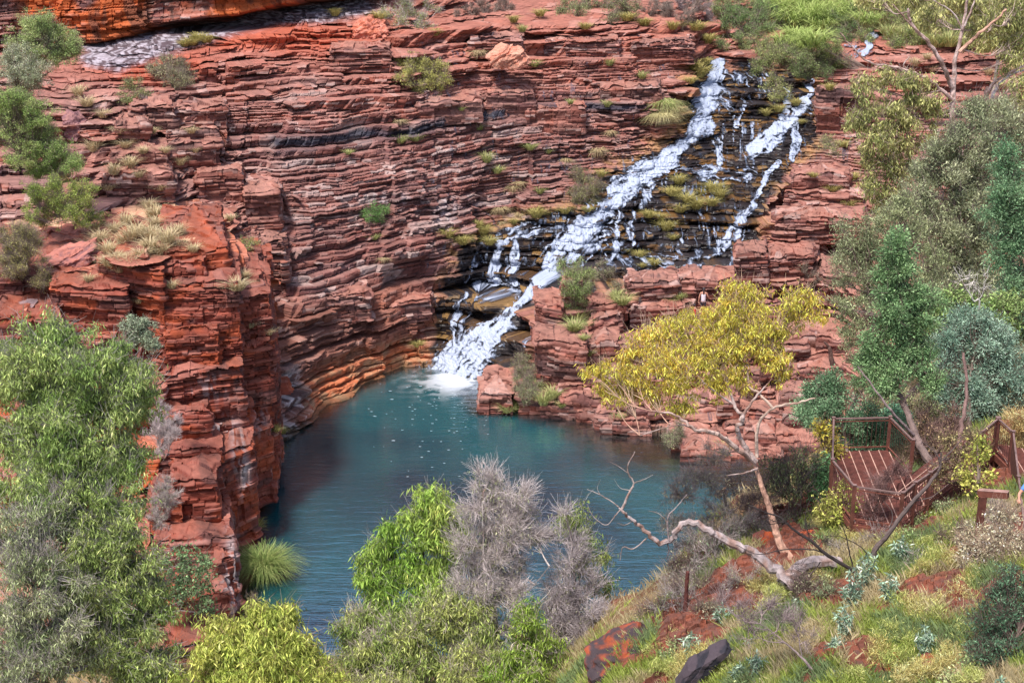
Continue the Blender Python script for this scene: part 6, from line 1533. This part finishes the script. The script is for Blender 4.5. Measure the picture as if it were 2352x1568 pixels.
# a shared set of tussock meshes, copied round the cliffs
def mk(tn, c1, c2, n, h, sp, w, droop, lean=.5):
    outm = []
    for s_ in range(3):
        o = blades(n, h, sp, w, c1, c2, lean=lean, droop=droop, seed=100 + s_ + hash_name(tn)).build('grass_tussock', M_GRASS)
        COL.objects.unlink(o); outm.append(o.data); bpy.data.objects.remove(o)
    return outm


def hash_name(s_): return sum(ord(ch) * (i + 3) for i, ch in enumerate(s_)) % 997
TM = dict(
    straw=mk('straw', *STRAW, 170, 1., 1., .045, .8), green=mk('green', (.26, .32, .10), (.54, .52, .24), 200, 1., 1., .045, .6),
    olive=mk('olive', (.30, .28, .08), (.52, .44, .18), 190, 1., 1., .045, .9), hang=mk('hang', (.34, .27, .14), (.56, .44, .26), 170, .45, .9, .045, 3.2, .6),
    fresh=mk('fresh', (.24, .34, .08), (.52, .60, .22), 260, 1., 1.1, .04, 1.1))
WORD = dict(straw='dry straw-coloured', green='green', olive='olive-tan', hang='drooping brown', fresh='bright reedy')
TUS = [
    ('on the terraces in the top right', 'green', None, [(2010, 25, 30), (2060, 20, 34), (2110, 35, 32), (2170, 25, 34), (2230, 35, 32), (2280, 20, 32), (2330, 40, 30), (1995, 60, 20), (2190, 65, 26), (2130, 5, 34)]),
    ('along the crest of the wall', 'olive', None, [(1180, 45, 14), (1240, 30, 16), (1480, 50, 18), (1600, 60, 20), (1625, 90, 18), (1440, 40, 16), (1545, 60, 16), (1000, 75, 14), (870, 40, 16), (770, 30, 14), (1345, 60, 14)]),
    ('under the pale overhang band', 'olive', None, [(440, 95, 18), (455, 85, 16), (475, 90, 16), (425, 100, 14), (600, 62, 10)]),
    ('on the buttress shelf', 'straw', None, [(232, 545, 20), (262, 520, 18), (285, 548, 22), (318, 528, 24), (345, 558, 22), (385, 545, 24), (250, 600, 20), (415, 562, 18), (300, 602, 20), (355, 512, 20), (205, 560, 16), (275, 618, 14), (300, 540, 22), (250, 570, 22), (370, 575, 20), (325, 585, 22), (410, 530, 18), (445, 570, 16), (220, 520, 18), (290, 505, 18), (345, 535, 24), (270, 590, 18)]),
    ('on the upper left slope', 'straw', None, [(200, 235, 18), (238, 262, 16), (290, 330, 18), (262, 392, 18), (215, 338, 18), (300, 375, 18), (330, 345, 14), (250, 428, 16), (350, 300, 14), (180, 210, 18), (275, 300, 14), (320, 400, 14)]),
    ('left of the dark seam', 'straw', None, [(380, 345, 12), (415, 372, 14), (450, 345, 10), (368, 430, 14), (355, 490, 22), (340, 470, 16), (440, 300, 12), (530, 500, 12)]),
    ('on the buttress face', 'straw', 62.5, [(318, 690, 12), (395, 655, 14), (545, 655, 22), (560, 632, 14), (575, 745, 14), (618, 762, 12), (205, 640, 14)]),
    ('above the dark seam', 'green', None, [(1228, 147, 13), (1475, 175, 12), (1400, 146, 10), (1310, 235, 9), (1395, 240, 11), (1200, 68, 11), (1060, 250, 9)]),
    ('below the dark seam', 'green', None, [(919, 322, 14), (955, 318, 12), (1118, 366, 14), (1142, 392, 12), (1218, 338, 13), (1259, 348, 9), (1101, 293, 11), (800, 350, 9), (860, 545, 10), (1240, 440, 10)]),
    ('hanging on the back wall', 'hang', None, [(1372, 335, 20), (1403, 298, 12), (1177, 422, 16), (1192, 415, 12), (1149, 470, 18), (1194, 485, 14), (1300, 362, 12), (1098, 110, 18), (916, 270, 14), (1150, 505, 12), (880, 590, 10)]),
    ('left of the falls', 'olive', None, [(1232, 490, 18), (1297, 482, 16), (1029, 535, 18), (1062, 552, 18), (1110, 530, 18), (1125, 555, 14), (1095, 515, 16), (1180, 510, 10), (1380, 400, 12), (1350, 480, 12)]),
    ('on the falls islands', 'olive', None, [(1560, 415, 16), (1545, 440, 18), (1580, 455, 18), (1600, 470, 18), (1640, 430, 20), (1655, 445, 16), (1635, 465, 14), (1490, 492, 15), (1530, 520, 18), (1515, 500, 14), (1610, 440, 12), (1560, 480, 15), (1545, 545, 10)]),
    ('below the falls islands', 'olive', None, [(1470, 585, 13), (1503, 602, 14), (1555, 600, 10), (1475, 610, 8), (1440, 575, 8)]),
    ('at the top lip of the main fall', 'olive', None, [(1605, 165, 22), (1595, 150, 18), (1620, 140, 16), (1585, 185, 14)]),
    ('beside the right hand fall', 'olive', None, [(1788, 250, 14), (1828, 235, 14), (1760, 260, 12), (1850, 200, 12), (1905, 200, 14), (1840, 280, 9)]),
    ('on the right hand slabs', 'olive', None, [(1912, 432, 14), (1992, 428, 14), (1868, 402, 10), (1950, 470, 14), (1935, 330, 14), (1990, 380, 14), (1985, 345, 12), (1960, 405, 14), (1900, 560, 9)]),
    ('by the square blocks', 'green', None, [(1320, 748, 22), (1330, 725, 18), (1430, 690, 18), (1415, 680, 14), (1340, 775, 10), (1560, 680, 12), (1540, 690, 12), (1352, 810, 12)]),
    ('on the right shore rocks', 'green', None, [(1165, 938, 16), (1185, 932, 12), (1248, 920, 18), (1270, 905, 16), (1240, 880, 12), (1420, 960, 12), (1660, 1030, 14), (1290, 930, 10)]),
    ('at the wall waterline', 'olive', None, [(712, 968, 16), (700, 980, 12), (632, 985, 14), (650, 990, 10), (960, 790, 12)]),
    ('at the top right', 'fresh', None, [(1810, 45, 40), (1850, 35, 42), (1885, 55, 40), (1830, 80, 36), (1870, 90, 34), (1910, 30, 40), (1800, 95, 32), (1840, 115, 28), (1890, 20, 40), (1780, 15, 40), (1960, 25, 36), (1990, 45, 34), (1850, 5, 40)]),
    ('behind the white gum', 'green', None, [(2040, 75, 24), (2075, 85, 24), (2110, 90, 26), (2150, 95, 26), (2180, 95, 24), (2215, 100, 24), (2260, 110, 22), (2310, 130, 18), (2130, 65, 24)]),
    ('under the white gum', 'straw', 96, [(2100, 145, 14), (2140, 160, 14), (2290, 195, 16), (2320, 160, 14), (2270, 165, 12), (2130, 130, 12)]),
]
def tussock(lab, kind, p, r, grp, idx):
    o = bpy.data.objects.new('grass_tussock', TM[kind][idx % 3]); COL.objects.link(o)
    s_ = r * mpp(p) * 2.1
    o.location = [float(a) for a in p]; o.scale = (s_ * RNG.uniform(.9, 1.2), s_, s_ * RNG.uniform(.8, 1.15)); o.rotation_euler = (0, 0, RNG.uniform(0, 6.28))
    tag(o, lab, 'grass tussock', grp); return o
for zone, kind, Yd, pts in TUS:
    pts = sorted(pts)
    for i, (u, v, r) in enumerate(pts):
        if Yd is None or kind == 'straw': p = surf(u, v + r * .5)
        else: p = at(u, v + r * .5, Yd + RNG.normal(0, 1.))
        sz = 'big' if r >= 20 else ('medium' if r >= 14 else 'small')
        tussock(f'{sz} {WORD[kind]} tussock {zone}, {ordinal(i, len(pts))}', kind, p, r, f'{WORD[kind]} tussocks {zone}', i + len(zone))

# the two big ones
def big_tussock(lab, p, n, h, sp, w, c1, c2, droop, seed, lean=.5):
    o = blades(n, h, sp, w, c1, c2, lean=lean, droop=droop, seed=seed).build('grass_tussock', M_GRASS)
    o.location = [float(a) for a in p]; tag(o, lab, 'grass tussock')
p = atz(606, 1322, 0.05)
big_tussock('large fountain-shaped green grass tussock at the pool edge below the buttress', p, 1500, 2.3, 1.7, .03, (.13, .22, .05), (.40, .43, .16), 1.3, 7, .55)
big_tussock('small yellow-brown grass tuft behind the large fountain-shaped one', atz(585, 1225, .3), 260, 1.2, .7, .035, (.3, .27, .07), (.5, .42, .16), .8, 8)
for j_, (u, v) in enumerate([(1520, 235), (1535, 250), (1510, 265)]):
    big_tussock(['large straw and green tussock beside the main fall, topmost of three', 'large straw tussock left of the main fall, right hand of three', 'large straw tussock left of the main fall, lowest of three'][j_],
                ground(u, v) + np.array([0, -.4, 0]), 520, 1.1, 1.5, .05, (.22, .32, .07) if j_ == 0 else (.40, .34, .16), (.62, .56, .30), 2.4, 20 + j_, .6)
# ------------------------------------------------------------------ steel viewing platform and walkway
ZD = 12.7
def bx(mb, c0, c1_, w, h, col, up=(0, 0, 1)):
    """box bar from c0 to c1_"""
    c0 = np.asarray(c0, float); c1_ = np.asarray(c1_, float); d = c1_ - c0; L = np.linalg.norm(d); d /= L
    upv = np.array(up, float)
    if abs(d @ upv) > .95: upv = np.array([0, 1., 0])
    s_ = np.cross(d, upv); s_ /= np.linalg.norm(s_); t = np.cross(s_, d)
    V = [p + s_ * a * w / 2 + t * b * h / 2 for p in (c0, c1_) for a, b in ((-1, -1), (1, -1), (1, 1), (-1, 1))]
    mb.add(V, [(0, 3, 2, 1), (4, 5, 6, 7), (0, 1, 5, 4), (1, 2, 6, 5), (2, 3, 7, 6), (3, 0, 4, 7)], col=col)
RUST = (.15, .055, .04); RUST2 = (.19, .065, .045); RAIL = (.20, .125, .115)
Z = np.array([0, 0, 1.])
def fl(u, v): return atz(u, v, ZD)

def railing(root, pts, H=1.08, post_every=None, nb=.13):
    for a, b in zip(pts[:-1], pts[1:]):
        L = np.linalg.norm(b - a)
        mb = MB(); bx(mb, a + Z * H, b + Z * H, .05, .04, RAIL); mb.build('handrail', M_STEEL, root, origin=root.location[:])
        mb = MB(); n = int(L / nb)
        bx(mb, a + Z * .13, b + Z * .13, .035, .035, RUST2); bx(mb, a + Z * (H - .09), b + Z * (H - .09), .03, .03, RUST2)
        for k in range(1, n):
            p = a + (b - a) * k / n
            bx(mb, p + Z * .13, p + Z * (H - .09), .011, .011, (.11, .05, .04))
        mb.build('baluster_panel', M_STEEL, root, origin=root.location[:])
def post(root, p, top=1.12, bot=-.25, w=.085, name='post'):
    mb = MB(); bx(mb, p + Z * bot, p + Z * top, w, w, RUST); bx(mb, p + Z * top, p + Z * (top + .02), w + .02, w + .02, RAIL); mb.build(name, M_STEEL, root, origin=root.location[:])

def floor_part(root, poly, direction, name='deck', gap=.30):
    """grated floor: thin plate with raised pale strips"""
    mb = MB(); P_ = np.array(poly); n = len(P_); cen = P_.mean(0)
    V = np.vstack([P_, P_ - Z * .05, cen[None], (cen - Z * .05)[None]])
    T = [(i, (i + 1) % n, 2 * n) for i in range(n)] + [(n + (i + 1) % n, n + i, 2 * n + 1) for i in range(n)]
    Q = [(i, n + i, n + (i + 1) % n, (i + 1) % n) for i in range(n)]
    mb.add(V, Q, T, col=(.17, .055, .04)); mb.build(name, M_STEEL, root, origin=root.location[:])
    mb = MB(); d = np.array(direction, float); d /= np.linalg.norm(d); nrm = np.array([-d[1], d[0], 0])
    def clip(dv, nv, step, w, hgt, col):
        t = P_ @ nv
        for s_ in np.arange(math.ceil(t.min() / step) * step, t.max(), step):
            xs = []
            for i in range(n):
                a, b = P_[i], P_[(i + 1) % n]; ta, tb2 = a @ nv - s_, b @ nv - s_
                if (ta > 0) != (tb2 > 0): xs.append(a + (b - a) * ta / (ta - tb2))
            if len(xs) >= 2:
                xs.sort(key=lambda q_: q_ @ dv); bx(mb, xs[0] + Z * hgt, xs[-1] + Z * hgt, w, .02, col)
    clip(d, nrm, gap, .025, .014, (.50, .30, .24)); clip(nrm, d, .09, .02, .005, (.11, .04, .035))
    mb.build('grating', M_STEEL, root, origin=root.location[:])

A_, B_, C_r = fl(1909, 1037), fl(2038, 1034), fl(2090, 1090)
D_, E_, F_, G_, H_ = fl(2128, 1168), fl(2094, 1192), fl(2065, 1217), fl(1956, 1200), fl(1906, 1137)
Kn = fl(2284, 1037)                                         # far end of the walkway, near rail
root = empty('viewing_platform', A_); tag(root, 'rust-brown steel viewing platform with a fine vertical baluster railing above the pool', 'platform')
dirn = fl(2065, 1217) - fl(1990, 1037)
floor_part(root, [A_, B_, C_r, D_, E_, F_, G_, H_], dirn)
railing(root, [A_, B_]); railing(root, [B_, C_r]); railing(root, [H_, A_]); railing(root, [H_, G_]); railing(root, [G_, F_]); railing(root, [F_, E_]); railing(root, [E_, D_])
for p in (A_, B_, C_r, D_, E_, F_, G_, H_): post(root, p, bot=-.9 if p is not A_ else -2.)
mb = MB(); loop = [A_, B_, C_r, D_, E_, F_, G_, H_, A_]
for a, b in zip(loop[:-1], loop[1:]): bx(mb, a - Z * .14, b - Z * .14, .06, .18, RUST2)
mb.build('edge_beam', M_STEEL, root, origin=root.location[:])

wroot = empty('walkway', Kn); tag(wroot, 'rust-brown steel walkway with railings joining the platform to the right edge', 'walkway')
dv = Kn - D_; dv /= np.linalg.norm(dv); nv = np.array([-dv[1], dv[0], 0]);
if nv[1] < 0: nv = -nv
K2_ = Kn + nv * 1.2; C2 = D_ + nv * 1.35
R1_, R2_ = fl(2318, 1070), fl(2343, 1305)
sh_ = np.array([1.5, .1, 0])
floor_part(wroot, [D_ + dv * .06, Kn, K2_ + dv * .5, C2 + dv * .06], dv)
floor_part(wroot, [Kn + dv * .03 + np.array([.02, 0, 0]), R1_, R1_ + np.array([2.0, .6, 0]), K2_ + dv * .5 + np.array([.03, 0, 0])], np.array([.1, 1, 0]), gap=.35)
floor_part(wroot, [R1_ - np.array([0, .01, 0]), R2_, R2_ + np.array([2.0, 0, 0]), R1_ + np.array([2.0, .59, 0])], np.array([.1, 1, 0]), gap=.35)
M1 = D_ + (Kn - D_) * .5; railing(wroot, [D_ + dv * .1, M1, Kn])
railing(wroot, [Kn, R1_]); railing(wroot, [R1_, (R1_ + R2_) / 2, R2_])
for p in (M1, R1_, (R1_ + R2_) / 2): post(wroot, p, bot=-.3)
post(wroot, Kn + Z * 0, bot=-2.2, w=.13, name='support_post'); post(wroot, R1_ - np.array([.2, 0, 0]), top=-.1, bot=-2.3, w=.13, name='support_post'); post(wroot, (R1_ + R2_) / 2 + np.array([.1, 0, 0]), top=-.1, bot=-2.3, w=.14, name='support_post')
mb = MB()
for a, b in ((D_, Kn), (Kn, R1_), (R1_, R2_), (C2, K2_)): bx(mb, a - Z * .15, b - Z * .15, .06, .2, RUST2)
mb.build('edge_beam', M_STEEL, wroot, origin=wroot.location[:])
# trestle under the walkway
t0 = at(2247, 1131, 32.6); t1 = at(2316, 1136, 32.2)
tr_ = empty('trestle', at(2258, 1215, 32.4)); tag(tr_, 'low rust-brown steel trestle of one beam on one post beside the walkway', 'trestle')
mb = MB(); bx(mb, t0, t1, .16, .17, RUST2); bx(mb, t0 + Z * .088, t1 + Z * .088, .17, .008, (.34, .2, .17)); mb.build('beam', M_STEEL, tr_, origin=tr_.location[:])
mb = MB(); pt = at(2258, 1139, 32.5); bx(mb, pt, pt - Z * 1.15, .16, .16, RUST); mb.build('post', M_STEEL, tr_, origin=tr_.location[:])

# ------------------------------------------------------------------ people
def simple_mat(name, col, rough=.7):
    m, nt, bs, out = new_mat(name)
    n = nd(nt, 'ShaderNodeTexNoise'); n.inputs['Scale'].default_value = 25
    mx = nd(nt, 'ShaderNodeMix', data_type='RGBA'); mx.inputs['A'].default_value = (*[a * .85 for a in col], 1); mx.inputs['B'].default_value = (*[min(1, a * 1.1) for a in col], 1)
    nt.links.new(n.outputs['Fac'], mx.inputs['Factor']); nt.links.new(mx.outputs['Result'], bs.inputs['Base Color']); bs.inputs['Roughness'].default_value = rough
    return m
M_SKIN = simple_mat('skin', (.55, .27, .19), .55); M_HAIR = simple_mat('hair', (.03, .02, .025), .6); M_BLUE = simple_mat('blue_cloth', (.10, .25, .62)); M_WHITE = simple_mat('white_cloth', (.74, .70, .78)); M_RED = simple_mat('red_cloth', (.62, .09, .06)); M_DARKC = simple_mat('dark_cloth', (.05, .05, .07)); M_BLACK = simple_mat('black_plastic', (.01, .01, .012), .2)


def skin(name, joints, edges, mat, parent, root_i=0, sub=2):
    """joints: [(x,y,z,rx,ry)], grown with a skin modifier and applied to a mesh"""
    me = bpy.data.meshes.new(name); me.from_pydata([j[:3] for j in joints], edges, [])
    o = bpy.data.objects.new(name, me); COL.objects.link(o)
    o.modifiers.new('s', 'SKIN'); sm = o.modifiers.new('u', 'SUBSURF'); sm.levels = sub; sm.render_levels = sub
    for i, j in enumerate(joints):
        sv = me.skin_vertices[0].data[i]; sv.radius = (j[3], j[4] if len(j) > 4 else j[3]); sv.use_root = (i == root_i)
    bpy.context.view_layer.update()
    dg = bpy.context.evaluated_depsgraph_get(); nm = bpy.data.meshes.new_from_object(o.evaluated_get(dg)); nm.materials.clear(); nm.materials.append(mat)
    nm.polygons.foreach_set('use_smooth', [True] * len(nm.polygons))
    bpy.data.objects.remove(o); q_ = bpy.data.objects.new(name, nm); COL.objects.link(q_); q_.parent = parent
    return q_


def blob(name, cpt, r, mat, parent, cut=None):
    import bmesh
    bm = bmesh.new(); bmesh.ops.create_icosphere(bm, subdivisions=3, radius=1)
    for v in bm.verts:
        v.co = (v.co.x * r[0] + cpt[0], v.co.y * r[1] + cpt[1], v.co.z * r[2] + cpt[2])
    if cut: bmesh.ops.delete(bm, geom=[v for v in bm.verts if cut(v.co)], context='VERTS')
    me = bpy.data.meshes.new(name); bm.to_mesh(me); bm.free(); me.materials.append(mat); me.polygons.foreach_set('use_smooth', [True] * len(me.polygons))
    o = bpy.data.objects.new(name, me); COL.objects.link(o); o.parent = parent; return o


def person(label, loc, rz, scale, pose, top_m, bot_m, hair_long=False, glasses=False, sleeves=True):
    """faces -y before rotation; pose gives arm joints"""
    root = empty('person', loc); tag(root, label, 'person'); root.rotation_euler = (0, 0, rz); root.scale = (scale,) * 3
    J = []; E = []
    def j(x, y, z, r, r2=None): J.append((x, y, z, r, r2 or r)); return len(J) - 1
    pel = j(0, 0, .93, .125, .105); wa = j(0, 0, 1.08, .115, .09); ch = j(0, 0, 1.28, .145, .10); up_ = j(0, .01, 1.42, .10, .075); nk = j(0, 0, 1.50, .052); hd = j(0, -.015, 1.60, .075, .085); ht = j(0, -.01, 1.70, .07, .085)
    E += [(pel, wa), (wa, ch), (ch, up_), (up_, nk), (nk, hd), (hd, ht)]
    for s_ in (-1, 1):
        sh = j(s_ * .17, .01, 1.41, .058); E.append((up_, sh)); prev = sh
        arm = pose['l' if s_ < 0 else 'r']
        for k, (p, r) in enumerate(zip(arm, (.042, .03, .028))):
            n_ = j(*p, r); E.append((prev, n_)); prev = n_
        w_ = np.array(arm[1]); e_ = np.array(arm[0]); dirh = (w_ - e_); dirh /= np.linalg.norm(dirh)
        sd = np.cross(dirh, [0, 0, 1.]); sd /= np.linalg.norm(sd) + 1e-6; nn = np.cross(sd, dirh)
        for f in range(5):
            if f < 4:
                o0 = w_ + dirh * .085 + sd * (f - 1.5) * .021; m0 = o0 + dirh * (.038 + .006 * (1.5 - abs(f - 1.5))) - nn * .012; m1 = m0 + dirh * .02 - nn * .03
            else:
                o0 = w_ + dirh * .035 + sd * .045; m0 = o0 + dirh * .03 + sd * .015; m1 = m0 + dirh * .025 - nn * .012
            a0 = j(*o0, .010); a1 = j(*m0, .009); a2 = j(*m1, .007); E += [(prev, a0), (a0, a1), (a1, a2)]
        hp = j(s_ * .09, 0, .86, .095); kn = j(s_ * .10, -.02, .48, .06); an = j(s_ * .10, .02, .09, .04); toe = j(s_ * .11, -.15, .03, .035, .03)
        E += [(pel, hp), (hp, kn), (kn, an), (an, toe)]
    skin('body', J, E, M_SKIN, root)
    # face: nose, eyes
    blob('nose', (0, -.112, 1.60), (.014, .02, .022), M_SKIN, root)
    blob('ear', (-.083, -.005, 1.61), (.012, .02, .032), M_SKIN, root); blob('ear', (.083, -.005, 1.61), (.012, .02, .032), M_SKIN, root)
    blob('mouth', (0, -.098, 1.553), (.026, .01, .007), simple_mat('lips', (.4, .12, .1)), root)
    blob('hair', (0, .005, 1.645), (.095, .112, .115), M_HAIR, root, cut=lambda c_: c_.y < -.05 and c_.z < 1.70)
    if hair_long: blob('ponytail', (0, .11, 1.50), (.045, .04, .16), M_HAIR, root)
    if glasses:
        blob('sunglasses', (0, -.10, 1.632), (.075, .022, .02), M_BLACK, root)
    else:
        blob('eye', (-.03, -.098, 1.632), (.012, .008, .008), M_BLACK, root); blob('eye', (.03, -.098, 1.632), (.012, .008, .008), M_BLACK, root)
    # clothes: slightly larger skins
    J = []; E = []
    a = j(0, 0, .80, .165, .14); b = j(0, 0, 1.06, .150, .122); c_ = j(0, 0, 1.28, .165, .122); d = j(0, .01, 1.41, .115, .092)
    E += [(a, b), (b, c_), (c_, d)]
    for s_ in (-1, 1):
        sh = j(s_ * (.17 if sleeves else .10), .01, 1.415, .074 if sleeves else .05); E.append((d, sh))
        if sleeves:
            el = np.array(pose['l' if s_ < 0 else 'r'][0]); m_ = np.array([s_ * .17, .01, 1.41]) * .35 + el * .65; k = j(*m_, .064); E.append((sh, k))
    skin('shirt', J, E, top_m, root)
    J = []; E = []
    a = j(0, 0, .93, .14, .12)
    for s_ in (-1, 1):
        h1 = j(s_ * .09, 0, .84, .105); h2 = j(s_ * .10, -.012, .55, .082); E += [(a, h1), (h1, h2)]
    skin('shorts', J, E, bot_m, root)
    return root


# man leaning on the walkway rail, one forearm on the rail, other hand at his chin
mloc = atz(2358, 1226, ZD + .02)
person('man in a blue T-shirt and sunglasses leaning on the walkway rail, hand at his chin', mloc, math.radians(-28), 1.0,
       dict(l=[(-.30, -.16, 1.17), (-.26, -.36, 1.12), (-.24, -.42, 1.11)], r=[(.10, -.27, 1.20), (-.02, -.20, 1.42), (-.03, -.18, 1.47)]), M_BLUE, M_DARKC, glasses=True)
p = ground(1612, 735)
person('woman in a white sleeveless top seen from behind, wading below the falls', at(1614, 724, min(surf(1614, 690)[1], surf(1614, 712)[1]) - .5), math.radians(170), 1.02,
       dict(l=[(-.27, -.02, 1.17), (-.38, -.20, 1.02), (-.41, -.27, 1.0)], r=[(.25, .02, 1.15), (.27, .0, .9), (.27, 0, .84)]), M_WHITE, M_DARKC, hair_long=True, sleeves=False)
person('child with a red top bending among the slabs below the woman in white', at(1594, 748, min(surf(1594, 715)[1], surf(1594, 735)[1]) - .5), math.radians(120), .8,
       dict(l=[(-.25, -.1, 1.2), (-.22, -.3, 1.1), (-.2, -.36, 1.08)], r=[(.24, -.1, 1.18), (.2, -.28, 1.05), (.2, -.34, 1.03)]), M_RED, M_DARKC, sleeves=False)
# ------------------------------------------------------------------ camera, sky, sun
cam = bpy.data.cameras.new('camera'); co = bpy.data.objects.new('camera', cam); COL.objects.link(co)
co.location = (0, 0, CAMZ); co.rotation_euler = (math.radians(90) - PITCH, 0, 0)
cam.sensor_width = 36; cam.lens = 36 * FL / 2352.0; cam.clip_end = 2000; cam.clip_start = .5
sc.camera = co
w = bpy.data.worlds.new('World'); sc.world = w; w.use_nodes = True
nt = w.node_tree; bg = nt.nodes['Background']
sky = nt.nodes.new('ShaderNodeTexSky'); sky.sky_type = 'NISHITA'; sky.sun_disc = False
SE, SA = math.radians(66), math.radians(218)
sky.sun_elevation = SE; sky.sun_rotation = SA
sky.air_density = 1.; sky.dust_density = 3.; sky.ozone_density = 1.
nt.links.new(sky.outputs[0], bg.inputs['Color']); bg.inputs['Strength'].default_value = .115
sun = bpy.data.lights.new('sun', 'SUN'); so = bpy.data.objects.new('sun', sun); COL.objects.link(so)
sun.energy = 3.0; sun.angle = math.radians(8); sun.color = (1, .95, .88)
from mathutils import Vector
d = Vector((math.sin(SA) * math.cos(SE), math.cos(SA) * math.cos(SE), math.sin(SE)))
so.rotation_euler = (-d).to_track_quat('-Z', 'Y').to_euler(); so.location = (0, 0, 60)
sc.view_settings.view_transform = 'Standard'; sc.view_settings.look = 'None'
sc.view_settings.gamma = 1; sc.view_settings.exposure = .85
sc.cycles.max_bounces = 6; sc.cycles.diffuse_bounces = 3; sc.cycles.transparent_max_bounces = 6
